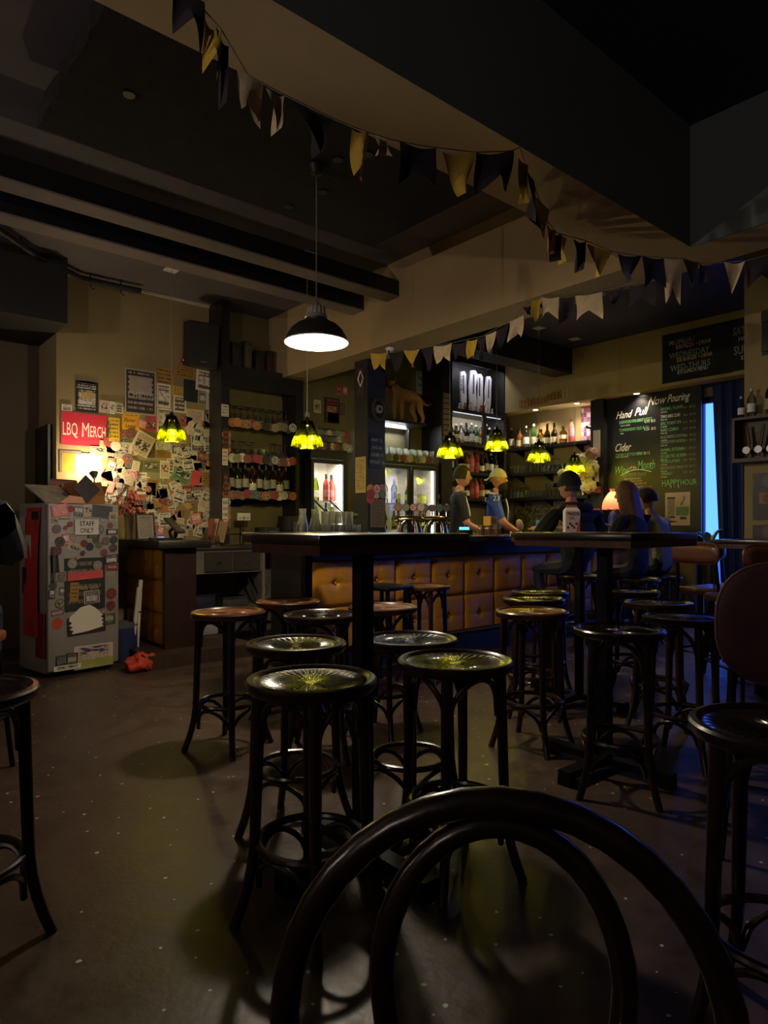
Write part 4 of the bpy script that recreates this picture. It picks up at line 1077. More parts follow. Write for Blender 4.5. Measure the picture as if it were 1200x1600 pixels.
part('bag_body', MB().ell((0, 0, .056), (.15, .10, .075), 28, 16, lump), M('orange_red_nylon', (206, 62, 34), .6, var=.2, scale=9), t)
for a in (-.05, .03): part('strap', MB().tube([(a, -.10, .02), (a + .01, -.06, .11), (a + .03, .0, .135), (a + .02, .07, .1), (a, .1, .02)], .010, 6, flat=.3), black, t)
for i, (px, lean) in enumerate(((206, .10), (214, .05))):
    p = ground(px, 5.62 + .05 * i)
    t = thing('rolled_poster', ('thin rolled white paper tube leaning beside the fridge', 'rolled paper tube with dark stripe leaning against the mustard panel')[i], 'roll', (p.x, p.y + .02, .001), (.02, lean, 0))
    part('roll', MB().cyl((0, 0, 0), (0, 0, .62 + .06 * i), .018, n=12), paperw, t)
    part('rubber_band', MB().cyl((0, 0, .30 + .1 * i), (0, 0, .312 + .1 * i), .0195, n=12), MATS['dark_red_card'] if i == 0 else inkb, t)

# ------------------------------------------------------------------ on the host counter
HZT = 1.021
def tray(px, py, Y): q = onY(px, py, Y); return q
t = thing('framed_menu', 'framed menu sheet standing on the host counter', 'menu', (onY(229, 838, 5.75).x, 5.75, HZT), (-.12, 0, .1))
o = MB(); o.box(-.085, .085, 0, .012, 0, .012); o.box(-.085, .085, 0, .012, .218, .23); o.box(-.085, -.073, 0, .012, .012, .218); o.box(.073, .085, 0, .012, .012, .218)
part('frame', o, blackwood, t, smooth=False); sh_ = part('sheet', MB().box(-.073, .073, .004, .008, .012, .218), M_print('grey_menu_print', [(150, 138, 126)], [(70, 60, 56)], False, 16.0), t, smooth=False)
text(sh_, 'DINING MENU', 0, .19, .012, inkb, .003, .10, align='CENTER')
t = thing('vase', 'clear ribbed glass vase of dried flowers beside the framed menu', 'vase', (onY(205, 840, 5.95).x, 5.95, HZT))
part('glass', MB().lathe_open([(.0, .0), (.05, 0), (.055, .02), (.05, .1), (.06, .2), (.065, .22)], 24), M_glass('clear_glass', (236, 238, 230), .62, .08, trans=.26), t)
stem = MB(); rs = random.Random(9); heads = []
for i in range(70):
    a, r = rs.uniform(0, 2 * PI), rs.uniform(.02, .13); tip = (r * math.cos(a), r * math.sin(a) * .8, .27 + rs.uniform(0, .17) - r * .4)
    stem.tube([(0, 0, .03), (tip[0] * .3, tip[1] * .3, .2), tip], .0018, 4); heads.append(tip)
part('stems', stem, M('dry_stem', (120, 84, 56), .9), t)
hd = MB()
for q in heads:
    for k in range(4): hd.ell((q[0] + rs.uniform(-.016, .016), q[1] + rs.uniform(-.016, .016), q[2] + rs.uniform(-.016, .016)), (.012, .012, .015), 6, 4)
o = part('dried_blossoms', hd, M('dusty_pink_blossom', (186, 110, 92), .9, var=.3, scale=40), t); o['kind'] = 'stuff'
t = thing('pos_screen', 'black point-of-sale screen tilted on a stand on the host counter', 'screen', (onY(272, 838, 5.72).x, 5.72, HZT), .9)
part('base', rbox(MB(), -.07, .07, -.06, .06, 0, .012, .004), black, t); part('stand', MB().tube([(0, .02, .01), (0, .04, .07), (0, .0, .11)], .014, 8), black, t)
m = Matrix.Translation((0, 0, .12)) @ Matrix.Rotation(-.75, 4, 'X')
part('screen', MB().box(-.13, .13, -.012, .0, -.09, .09, m), black, t, smooth=False); part('display', MB().box(-.12, .12, -.0135, -.012, -.08, .08, m), M('dark_display', (12, 12, 16), .15), t, smooth=False)
t = thing('card_reader', 'small card reader with glowing blue display on the host counter', 'reader', (onY(247, 838, 5.50).x, 5.50, HZT), -.2)
part('body', rbox(MB(), -.07, .05, -.04, .04, 0, .025, .006), black, t); part('display', MB().box(-.0, .045, -.03, .03, .025, .027), M_emit('blue_display', (90, 150, 255), 1.6), t, smooth=False)
t = thing('menu_holder', 'stack of red-striped menus standing in a clear crackle glass holder', 'menus', (onY(334, 860, 6.0).x, 6.0, .946))
part('holder', MB().lathe_open([(.0, 0), (.06, 0), (.065, .06), (.062, .11)], 18), MATS['clear_glass'], t)
for i in range(4):
    m = Matrix.Translation((-.05 + i * .025, 0, .03)) @ Matrix.Rotation(.12 + i * .10, 4, 'Y')
    part('menu_card', MB().box(-.004, .004, -.05, .05, 0, .24, m), M('maroon_menu', (120, 50, 44), .6) if i % 2 == 0 else M('cream_menu', (190, 160, 130), .6), t, smooth=False)
part('menu_cover', MB().box(-.01, .08, -.055, -.05, .0, .2, Matrix.Translation((.0, 0, .05)) @ Matrix.Rotation(.25, 4, 'Y')), M('tan_cover', (150, 122, 92), .6), t, smooth=False)
# ================================================================== back bar
clear = MATS['clear_glass']
def gl(c, nm): return M_glass(nm, c, .9, .05)
def make_bottle(kind):
    """bottle prototypes standing on z=0: glass body, cap and paper label as separate meshes"""
    prof, capc, labc, body, lz = {
        'wine_red': ([(.0, 0), (.036, 0), (.038, .01), (.038, .19), (.030, .215), (.014, .245), (.014, .30)], (60, 20, 24), (160, 150, 128), M('dark_wine_glass', (24, 20, 16), .12, var=.1), (.06, .15)),
        'wine_green': ([(.0, 0), (.036, 0), (.038, .01), (.038, .18), (.030, .21), (.014, .245), (.014, .30)], (34, 40, 30), (150, 144, 124), M('dark_green_bottle', (22, 34, 22), .12, var=.1), (.05, .14)),
        'wine_white': ([(.0, 0), (.036, 0), (.038, .01), (.036, .16), (.025, .21), (.014, .25), (.014, .31)], (220, 214, 200), (236, 226, 206), gl((200, 210, 110), 'yellow_green_glass'), (.04, .12)),
        'rose': ([(.0, 0), (.036, 0), (.038, .01), (.038, .18), (.030, .21), (.014, .245), (.014, .30)], (40, 34, 34), (150, 84, 76), M('rose_wine_glass', (136, 56, 46), .15, var=.1), (.05, .13)),
        'whisky_round': ([(.0, 0), (.042, 0), (.044, .01), (.044, .15), (.034, .185), (.015, .21), (.015, .27)], (30, 26, 24), (206, 190, 150), M('amber_spirit', (120, 70, 22), .1, var=.15), (.03, .11)),
        'whisky_dark': ([(.0, 0), (.040, 0), (.042, .01), (.042, .14), (.036, .165), (.015, .20), (.017, .28)], (90, 30, 26), (222, 214, 196), M('dark_spirit', (44, 26, 16), .1, var=.15), (.03, .10)),
        'clear_spirit': ([(.0, 0), (.038, 0), (.040, .01), (.040, .18), (.028, .215), (.014, .235), (.014, .29)], (190, 190, 190), (216, 216, 220), gl((214, 224, 226), 'clear_spirit_glass'), (.05, .14)),
        'pale_gin': ([(.0, 0), (.046, 0), (.048, .01), (.048, .13), (.04, .155), (.016, .175), (.018, .22)], (40, 36, 32), (226, 218, 200), gl((210, 180, 90), 'pale_amber_glass'), (.06, .11)),
        'green_bottle': ([(.0, 0), (.036, 0), (.038, .01), (.036, .17), (.026, .21), (.014, .24), (.014, .30)], (206, 200, 180), (214, 220, 206), M('bright_green_bottle', (34, 74, 40), .12, var=.1), (.04, .13)),
        'pink_bottle': ([(.0, 0), (.034, 0), (.036, .01), (.034, .2), (.024, .225), (.014, .25), (.015, .29)], (34, 30, 30), (226, 110, 120), M('pink_spirit', (196, 90, 84), .15, var=.1), (.08, .18)),
        'blue_bottle': ([(.0, 0), (.05, 0), (.055, .02), (.05, .06), (.03, .09), (.015, .11), (.015, .14)], (60, 60, 80), (90, 90, 140), M('violet_glass', (66, 62, 130), .15, var=.1), (.02, .05)),
        'can': ([(.0, 0), (.03, 0), (.033, .008), (.033, .112), (.027, .122), (.0, .122)], (180, 180, 180), (190, 200, 60), M('aluminium_can', (170, 170, 172), .25, .9), (.01, .11)),
        'soft_green': ([(.0, 0), (.03, 0), (.032, .01), (.032, .13), (.02, .17), (.012, .19), (.012, .22)], (200, 60, 50), (200, 200, 60), gl((190, 200, 60), 'lime_drink_glass'), (.04, .11)),
    }[kind]
    r = max(a for a, b in prof); top = prof[-1][1]; tr = prof[-1][0]
    body_m = MB().lathe(prof, 16).mesh('glass_body', body)
    cap_m = MB().lathe([(tr + .002, top - .05 if 'wine' in kind or kind == 'rose' else top - .025), (tr + .002, top + .003), (0, top + .003)], 12).mesh('cap', M('cap_' + kind, capc, .4)) if kind != 'can' else None
    lab_m = MB().lathe_open([(r + .0008, lz[0]), (r + .0008, lz[1])], 16).mesh('paper_label', M('label_' + kind, labc, .65, var=.25, scale=30))
    return body_m, cap_m, lab_m, r
BOT = {}
def bottle(kind, loc, label, group, rot=0.0, scale=1.0):
    if kind not in BOT: BOT[kind] = make_bottle(kind)
    b, c, l, r = BOT[kind]
    t = thing('can' if kind == 'can' else 'bottle', label, 'can' if kind == 'can' else 'bottle', loc, rot, group)
    t.scale = (scale,) * 3
    link('glass_body', b, t); link('paper_label', l, t)
    if c is not None: link('cap', c, t)
    return t
KL = {'wine_red': 'dark wine bottle with pale label', 'wine_green': 'dark green wine bottle with pale label', 'wine_white': 'yellow-green white wine bottle', 'rose': 'rosy red bottle with dark neck', 'whisky_round': 'amber whisky bottle', 'whisky_dark': 'dark spirit bottle with red cap', 'clear_spirit': 'clear spirit bottle', 'pale_gin': 'squat pale amber bottle', 'green_bottle': 'green whisky bottle with pale cap', 'pink_bottle': 'pink bottle with black cap', 'blue_bottle': 'squat violet bottle', 'can': 'yellow-green drink can', 'soft_green': 'lime yellow drink bottle'}
tumbler_up = MB().lathe_open([(.0, .004), (.026, 0), (.028, .004), (.033, .10), (.0325, .10), (.027, .008), (.0, .008)], 12).mesh('tumbler', clear)
wineglass = MB().lathe_open([(.0, .17), (.002, .17), (.030, .166), (.034, .164), (.032, .162), (.004, .158), (.004, .09), (.02, .078), (.034, .045), (.030, 0), (.029, 0), (.032, .045), (.018, .074), (.0, .08)], 12).mesh('stem_glass', clear)   # standing on its rim
flute = MB().lathe_open([(.0, .004), (.03, 0), (.004, .006), (.004, .07), (.02, .10), (.024, .19), (.0235, .19), (.018, .10), (.0, .078)], 12).mesh('flute_glass', clear)
def glassware(me, loc, label, group):
    o = link(me.name.split('.')[0], me, None, loc); return tag(o, label, 'glass', group)

# ------------------------------------------------------------------ glass and wine shelves (left)
SY0, SY1 = 6.12, 6.40
sx0, sx1 = onY(346, 700, SY0).x, onY(474, 700, SY0).x
su = thing('wine_shelf', 'black shelf unit with upside-down glasses, wine bottles and rows of beer coasters', 'shelf', (sx0, SY0, .11))
W = sx1 - sx0; Z0 = .11
def zof(px, py, Y): return onY(px, py, Y).z
zs = [zof(410, 842, SY0), zof(410, 771, SY0), zof(410, 716, SY0), zof(410, 662, SY0), zof(410, 611, SY0)]
part('side_panel', MB().box(0, .09, 0, .28, .85, CEIL - Z0 - .01), blackwood, su, smooth=False)
part('side_panel', MB().box(W - .10, W, 0, .28, .85, CEIL - Z0 - .01), blackwood, su, smooth=False)
part('header_board', MB().box(.09, W - .10, 0, .02, zs[4] - Z0, zs[4] - Z0 + .22), blackwood, su, smooth=False)
part('top_shelf', MB().box(.09, W - .10, .02, .28, zs[4] - Z0 + .19, zs[4] - Z0 + .22), blackwood, su, smooth=False)
SHELFZ = []
for z in zs[1:4]:
    part('shelf_board', MB().box(.09, W - .10, 0, .27, z - Z0 - .035, z - Z0), blackwood, su, smooth=False); SHELFZ.append(z)
part('back_board', MB().box(.09, W - .10, .27, .28, .95, zs[4] - Z0), M('olive_shelf_back', (116, 104, 62), .8, var=.12), su, smooth=False)
cm = MB(); disc(cm, .047, -.004, 0, 18); cm = cm.mesh('coaster', badge, False)
rc = random.Random(4)
for z in SHELFZ:
    n = 14
    for i in range(n):
        x = .12 + (W - .26) * i / (n - 1)
        link('coaster', cm, su, (x, -.001 - .004 * (i % 2) , z - Z0 - .02 + rc.uniform(-.012, .012)), (0, rc.uniform(-.4, .4), 0))
for i in range(9):
    link('coaster', cm, su, (.055, -.001 - .004 * (i % 2), 1.05 + i * .075 + (.3 if i > 5 else 0)), (0, rc.uniform(-.5, .5), 0))
stv = M_print('vertical_sticker_print', [(200, 186, 160), (60, 50, 46), (214, 206, 190)], [(40, 34, 34), (180, 60, 50)], False, 4.0)
for i, (z, h, w) in enumerate(((2.30, .12, .08), (2.02, .2, .06), (1.83, .16, .06), (1.56, .22, .05), (1.30, .24, .06), (1.12, .14, .06))):
    MB().box(-w / 2, w / 2, -.002, 0, -h / 2, h / 2).build('sticker', stv, su, (.035 + .01 * (i % 2), -.008, z - Z0), smooth=False)
# bottles and glasses on it
for i in range(10):
    x = sx0 + .135 + i * (W - .30) / 9
    glassware(wineglass, (x, SY0 + .07 + .02 * (i % 2), SHELFZ[2] + .001), 'clear stem glass upside down on the top board of the wine shelf', 'stem glasses on the top board')
    if i < 9: glassware(wineglass, (x + .035, SY0 + .18, SHELFZ[2] + .001), 'clear stem glass upside down on the top board of the wine shelf', 'stem glasses on the top board')
for i in range(12):
    x = sx0 + .14 + i * (W - .30) / 11
    glassware(wineglass if i < 5 or i > 7 else tumbler_up, (x, SY0 + .08 + .04 * (i % 2), SHELFZ[1] + .001), 'clear glass standing on the middle board of the wine shelf', 'glasses on the middle board')
    if i % 2: glassware(tumbler_up, (x + .03, SY0 + .2, SHELFZ[1] + .001), 'clear glass standing on the middle board of the wine shelf', 'glasses on the middle board')
for i in range(9):
    x = sx0 + .14 + i * (W - .32) / 8; k = ('wine_red', 'wine_green', 'wine_red', 'whisky_dark')[i % 4]
    bottle(k, (x, SY0 + .07, SHELFZ[0] + .001), KL[k] + ' on the lowest board of the wine shelf', 'bottles on the lowest wine board', rc.uniform(0, 6))
    if i % 2 == 0: bottle('rose', (x + .04, SY0 + .18, SHELFZ[0] + .001), KL['rose'] + ' behind the dark wine bottles on the wine shelf', 'rosy bottles on the wine board', rc.uniform(0, 6))
pz = zs[4] + .22 + .001
for i, (x, w, h, c) in enumerate(((.22, .10, .26, (60, 52, 46)), (.36, .07, .3, (96, 88, 66)), (.50, .1, .22, (44, 38, 40)), (.62, .08, .24, (70, 40, 40)))):
    t = MB(); rbox(t, -w / 2, w / 2, -.06, .06, 0, h, .006)
    t = t.build('gift_box', M('dim_box_%d' % i, c, .6, var=.2), None, (sx0 + x, SY0 + .15, pz))
    part('box_lid', MB().box(-w / 2 - .003, w / 2 + .003, -.063, .063, h - .05, h + .003), M('dim_box_lid_%d' % i, tuple(int(v * .8) for v in c), .6), t, smooth=False)
    tag(t, ('dark brown box', 'tall olive box', 'charcoal box', 'dull red box')[i] + ' on top of the wine shelf header', 'box', None)
# small signs and the framed boxes below the shelves, on the service bench
bz = .946
t = thing('sticker_sign', 'small white sign card propped on the service bench below the wine shelf', 'sign', (onY(381, 812, 6.15).x, 6.15, zof(381, 813, 6.15)))
part('card', MB().box(-.075, .075, -.002, .002, 0, .075), paperw, t, smooth=False); text(t, 'HAPPY HOUR', 0, .015, .018, inkb, -.003, .12, align='CENTER')
part('easel', MB().cyl((0, .02, bz - t.location.z), (0, .003, .04), .008, n=6), black, t)
for i, (x, w, h, lab) in enumerate(((3.55, .16, .18, 'black coffee grinder box on the service bench'), (3.86, .22, .30, 'dark metal appliance with a small window on the service bench'))):
    t = thing('bar_appliance', lab, 'appliance', (x, 6.02, bz))
    part('body', rbox(MB(), -w / 2, w / 2, -.12, .12, 0, h, .01), black, t); part('panel', MB().box(-w * .3, w * .3, -.124, -.12, h * .45, h * .8), M('grey_panel', (90, 88, 84), .4), t, smooth=False)
    part('knob', MB().cyl((0, -.12, h * .25), (0, -.14, h * .25), .015, n=12), chrome, t)
# clutter below the bench
for i, (x, y, z, w, d_, h, c, lab) in enumerate(((2.78, 5.95, .356, .22, .2, .14, (40, 44, 70), 'dark blue cash box on the open shelf of the bench'), (3.1, 5.95, .356, .26, .2, .10, (70, 70, 76), 'grey router box with cables on the open shelf of the bench'), (2.82, 5.95, .111, .2, .2, .12, (150, 150, 160), 'pale carton under the bench shelf'), (3.12, 5.95, .111, .26, .2, .15, (96, 100, 112), 'blue-grey crate under the bench shelf'))):
    t = MB(); rbox(t, -w / 2, w / 2, -d_ / 2, d_ / 2, 0, h, .008); t = t.build('storage_box', M('storage_%d' % i, c, .5), None, (x, y, z + .001))
    part('lid', MB().box(-w / 2 - .004, w / 2 + .004, -d_ / 2 - .004, d_ / 2 + .004, h - .02, h), M('storage_lid_%d' % i, tuple(int(v * .7) for v in c), .5), t, smooth=False); tag(t, lab, 'box')
t = thing('power_cable', 'tangle of black power cables hanging below the service bench', 'cable', (3.36, 5.86, .111))
for i in range(4):
    part('cable', MB().tube([(-.1 + .05 * i, .12, .66), (-.05 + .06 * i, .06, .4), (.02 + .03 * i, .03, .2 + .05 * i), (.1 - .08 * i, .08, .02), (.0, .16, .01)], .006, 6), black, t)

# ------------------------------------------------------------------ display fridges
def fridge(name, label, px0, px1, Y, ztop, doors, stock):
    x0, x1 = onY(px0, 760, Y).x, onY(px1, 760, Y).x; W_ = x1 - x0
    t = thing(name, label, 'fridge', (x0, Y, 0)); D = .38; zb = .12
    part('plinth', MB().box(0, W_, .02, D, 0, zb), black, t, smooth=False)
    part('side_panel', MB().box(0, .02, .03, D, zb, ztop), black, t, smooth=False); part('side_panel', MB().box(W_ - .02, W_, .03, D, zb, ztop), black, t, smooth=False)
    lin_ = M('white_fridge_lining', (226, 220, 206), .5, var=.04)
    part('back_panel', MB().box(.02, W_ - .02, D - .02, D, zb, ztop), lin_, t, smooth=False)
    part('header', MB().box(0, W_, .0, D, ztop - .10, ztop), black, t, smooth=False)
    part('lining', MB().box(.02, .024, .04, D - .02, zb, ztop - .1).box(W_ - .024, W_ - .02, .04, D - .02, zb, ztop - .1), lin_, t, smooth=False)
    wire_ = M('white_wire_shelf', (214, 212, 204), .4)
    shz = [.42, .78, 1.10, 1.42]
    for z in shz: part('shelf', MB().box(.026, W_ - .026, .06, D - .03, z - .012, z), wire_, t, smooth=False)
    dw = W_ / doors
    for k in range(doors):
        a, b = k * dw, (k + 1) * dw
        dr_ = part('door', MB().box(a + .004, a + .04, 0, .03, zb, ztop - .105).box(b - .04, b - .004, 0, .03, zb, ztop - .105).box(a + .04, b - .04, 0, .03, zb, zb + .05).box(a + .04, b - .04, 0, .03, ztop - .15, ztop - .105), black, t, smooth=False)
        part('pane', MB().box(a + .04, b - .04, .012, .016, zb + .05, ztop - .15), pane, dr_, smooth=False)
        part('handle', MB().cyl((a + .022, -.02, .9), (a + .022, -.02, 1.3), .008, n=8), chrome, dr_)
    ls = M_emit('cool_light_strip', (255, 246, 225), 8.0)
    part('light_strip', MB().box(W_ - .06, W_ - .042, .036, .05, zb + .1, ztop - .14), ls, t, smooth=False)
    light('fridge_light', 'AREA', (W_ / 2, .05, ztop - .12), P_FRIDGE, (1, .93, .80), t, rot=(-.15, 0, 0), shape='RECTANGLE', size=W_ * .7, size_y=.05)
    light('fridge_light', 'AREA', (W_ - .05, .048, 1.2), P_FRIDGE, (1, .93, .80), t, rot=(PI / 2 + .0, 0, .9), shape='RECTANGLE', size=.02, size_y=1.0)
    for z, row in zip(shz, stock):
        n = len(row)
        for i, k in enumerate(row):
            bottle(k, (x0 + .075 + i * (W_ - .15) / max(1, n - 1), Y + .13 + .05 * (i % 2), z + .001), KL[k] + ' chilled in the ' + name.replace('_', ' ') + (' with one door' if doors == 1 else ' with two doors'), 'stock of the ' + name, i * 1.7)
    return t, x0, W_
f1, f1x, f1w = fridge('wine_fridge', 'lit glass-door fridge with bottles of white wine beside the black column', 486, 541, 5.99, zof(500, 702, 5.99), 1, [['can'] * 5, ['wine_green'] * 4, ['wine_white', 'wine_white', 'wine_green', 'wine_white'], ['wine_white', 'wine_white', 'rose', 'rose']])
f2, f2x, f2w = fridge('beer_fridge', 'two-door lit fridge with cans behind the beer taps', 598, 684, 5.99, zof(640, 714, 5.99), 2, [['can'] * 8, ['can'] * 8, ['soft_green'] * 8, ['clear_spirit', 'clear_spirit', 'clear_spirit', 'can', 'soft_green', 'soft_green', 'can', 'can']])

# clutter on the fridges and pictures on the wall behind
z1 = zof(500, 702, 5.99); z2 = zof(640, 714, 5.99)
stein = MB().lathe_open([(.0, .004), (.042, 0), (.046, .01), (.042, .06), (.044, .12), (.041, .12), (.039, .06), (.042, .012), (.0, .01)], 14).mesh('stein', clear)
rk = random.Random(8)
rowk = [('tumbler', tumbler_up, 'clear beer glass in the clutter on top of the two-door fridge'), ('stein', stein, 'heavy glass stein in the clutter on top of the two-door fridge')]
i = 0
for y in (6.04, 6.14, 6.24):
    for k in range(8):
        nm, me, lb = rowk[(i + k) % 2]; i += 1
        glassware(me, (f2x + .06 + k * (f2w - .12) / 7, y, z2 + .001), lb, 'glasses on the beer fridge')
bt2 = MB(); disc(bt2, .045, -.006, 0, 16); bt2 = bt2.mesh('beer_badge', badge2, False); bt3 = bt2.copy(); bt3.materials[0] = badge
for k in range(16):
    o = link('beer_badge', bt3 if k % 3 else bt2, None, (f2x + .03 + k * (f2w - .06) / 15, 5.992 - .007 * (k % 2), z2 - .03 + .006 * (k % 3)), (0, rk.uniform(-.3, .3), 0)); tag(o, 'round tap badge fixed along the top of the two-door fridge', 'badge', 'badges on the beer fridge')
for k in range(30):
    a, b = k % 10, k // 10
    o = link('beer_badge', bt3 if k % 2 else bt2, None, (f1x + .02 + a * (f1w + .05) / 9, 6.03 + .03 * b, z1 + .05 + b * .075 + rk.uniform(-.01, .01)), (0, rk.uniform(-.4, .4), 0)); tag(o, 'round tap badge heaped above the wine fridge', 'badge', 'badges above the wine fridge')
bk = thing('badge_rack', 'small stepped black rack holding tap badges above the wine fridge', 'rack', (f1x, 6.03, z1 + .001))
for b in range(3): part('step', MB().box(0, f1w + .05, .002 + b * .03, .03 + b * .03, 0, .10 + b * .075), blackwood, bk, smooth=False)
# cougar shelf
shp = onY(628, 660, 6.13); 
cs = thing('display_shelf', 'dark wooden display shelf over the beer fridge carrying the stuffed cougar', 'shelf', (f2x, 6.0, z2 + .001))
csz = zof(628, 660, 6.13) - z2
part('board', MB().box(-.02, f2w * .80, 0, .38, csz - .03, csz), blackwood, cs, smooth=False)
for x in (0, f2w * .78): part('upright', MB().box(x - .012, x + .012, .30, .38, 0, csz - .03), blackwood, cs, smooth=False)
SHELF_TOP = z2 + csz + .001
part('added_led_strip', MB().box(.0, f2w * .76, .33, .345, csz - .042, csz - .03), M_emit('added_cool_led', (230, 235, 255), 0.8), cs, smooth=False)  # added strip and light, brightening the glassware and wall above the fridge
light('added_led_light', 'AREA', (f2w * .38, .33, csz - .045), 2.2, (.92, .95, 1.0), cs, rot=(-.5, 0, 0), shape='RECTANGLE', size=f2w * .7, size_y=.02)
def picture(px0, py0, px1, py1, Y, mat, label, name='picture', frame=None, rot=0.0):
    a, b = onY(px0, py0, Y), onY(px1, py0, Y); m = onY((px0 + px1) / 2, (py0 + py1) / 2, Y); h = (py1 - py0) * depth(m) / F; w = b.x - a.x
    o = MB().box(-w / 2, w / 2, -.004, 0, -h / 2, h / 2).build(name, mat, None, ((a.x + b.x) / 2, Y, m.z), (0, rot, 0), smooth=False)
    if frame:
        fm = MB(); e = .012
        fm.box(-w / 2 - e, w / 2 + e, -.014, 0, h / 2, h / 2 + e).box(-w / 2 - e, w / 2 + e, -.014, 0, -h / 2 - e, -h / 2).box(-w / 2 - e, -w / 2, -.014, 0, -h / 2, h / 2).box(w / 2, w / 2 + e, -.014, 0, -h / 2, h / 2)
        part('frame', fm, frame, o, smooth=False)
    return tag(o, label, 'picture')
WY = YB + .016
bluep = M_print('pale_blue_print', [(170, 176, 196)], [(110, 116, 150)], True, 7.0)
picture(650, 581, 667, 616, WY, bluep, 'pale blue print of a bird on the wall above the beer fridge')
picture(669, 597, 683, 631, WY, bluep, 'small pale print with purple figure beside the tower panel')
picture(671, 643, 687, 678, WY, bluep, 'pale handwritten sheet above the tap badges')
picture(650, 618, 668, 662, WY, M('dark_tombstone_board', (44, 42, 48), .6), 'dark arched board behind the stuffed cougar')
picture(524, 602, 533, 617, WY, pinkp, 'small red and white card above the wine fridge, left of its twin'); picture(535, 603, 543, 618, WY, pinkp, 'small red and white card above the wine fridge, right of its twin')
picture(490, 625, 501, 645, WY, flyer, 'cream flyer with a figure beside the black shelf unit'); picture(508, 624, 528, 660, WY, photo, 'dark poster on the olive wall above the wine fridge', frame=blackwood)
picture(529, 628, 540, 650, WY, photo, 'narrow dark poster next to the column'); picture(512, 645, 530, 662, WY, pinkp, 'reddish poster low on the olive wall')
# column fittings (faces the camera side: plane Y = COLY0 and plane X = COLX)
CX0 = COLX
def oncol(px0, py0, px1, py1, mat, label, name='notice', off=.004):
    a, b = onY(px0, py0, COLY0), onY(px1, py0, COLY0); m = onY((px0 + px1) / 2, (py0 + py1) / 2, COLY0); h = (py1 - py0) * depth(m) / F
    o = MB().box(-(b.x - a.x) / 2, (b.x - a.x) / 2, -.003, 0, -h / 2, h / 2).build(name, mat, None, ((a.x + b.x) / 2, COLY0 - off, m.z), smooth=False)
    return tag(o, label, 'notice')
def oncolx(px0, py0, px1, py1, mat, label, name='notice', off=.004):
    a, b = onX(px0, py0, COLX), onX(px1, py0, COLX); m = onX((px0 + px1) / 2, (py0 + py1) / 2, COLX); h = (py1 - py0) * depth(m) / F
    o = MB().box(-abs(a.y - b.y) / 2, abs(a.y - b.y) / 2, -.003, 0, -h / 2, h / 2).build(name, mat, None, (COLX - off, (a.y + b.y) / 2, m.z), -PI / 2, smooth=False)
    return tag(o, label, 'notice')
# which pixels does the column cover: left face (X = COLX) and front face (Y = COLY0)
def pxof(x, y):
    f = x * CA + y * SA; r = x * SA - y * CA; return 600 + F * r / f
cl, cm_, cr = pxof(COLX, COLY1), pxof(COLX, COLY0), pxof(COLX + .22, COLY0)
s = oncolx(cl + 2, 714, cm_ - 2, 770, M_print('cream_menu_board', [(176, 156, 100)], [(80, 66, 40)], False, 18.0), 'cream menu sheet pinned on the narrow face of the black column', 'menu_sheet')
s = oncol(cm_ + 4, 780, cm_ + 26, 824, M_print('brown_menu_board', [(104, 92, 74)], [(60, 50, 44)], False, 12.0), 'brown menu sheet low on the wide face of the black column', 'menu_sheet')
# diamond outline sign
p = onX((cl + cm_) / 2, 592, COLX); t = thing('diamond_sign', 'white diamond outline sign near the top of the black column', 'sign', (COLX - .004, p.y, p.z), -PI / 2)
part('outline', MB().tube([(0, -.004, .075), (.04, -.004, 0), (0, -.004, -.075), (-.04, -.004, 0)], .005, 6, True), chalkw, t)
part('plate', MB().prism([(-.05, .10), (.05, .10), (.05, -.16), (-.05, -.16)], -.002, 0), M('maroon_plate', (60, 34, 40), .6), t, smooth=False)
# round tap badges on the column below the menu
for k in range(7):
    p = onY(cm_ + 4 + (k % 3) * 9, 764 + (k // 3) * 8, COLY0)
    o = link('beer_badge', bt3, None, (p.x, COLY0 - .003 - .007 * (k % 2), p.z)); tag(o, 'round tap badge on the black column', 'badge', 'badges on the column')
p = onY(cm_ + 14, 705, COLY0); t = thing('chalk_list', 'small dark chalked price list on the column front', 'sign', (p.x, COLY0 - .003, p.z))
part('slate', MB().box(-.085, .085, -.004, 0, -.16, .16), board, t, smooth=False)
for i, s_ in enumerate(('PINT 12', 'JUG 26', 'CIDER 11', 'STOUT 13')): text(t, s_, 0, .09 - i * .07, .028, chalkgrey, -.005, align='CENTER')
# brackets / antler hung on the column
p = onY(cm_ + 16, 640, COLY0); t = thing('wall_mount', 'dark mounted wreath with a pale round clock hung on the column', 'ornament', (p.x, COLY0 - .002, p.z))
part('wreath', MB().tube([(.075 * math.cos(2 * PI * i / 24), -.02, .10 * math.sin(2 * PI * i / 24)) for i in range(24)], .018, 7, True), M('dark_leaf', (44, 42, 34), .8, var=.3, scale=30, bump=.8), t)
part('dial', disc(MB(), .04, -.03, 0, 20), M('grey_dial', (120, 116, 110), .5), t, smooth=False)
part('dial_hole', disc(MB(), .016, -.033, -.03, 14), black, t, smooth=False)

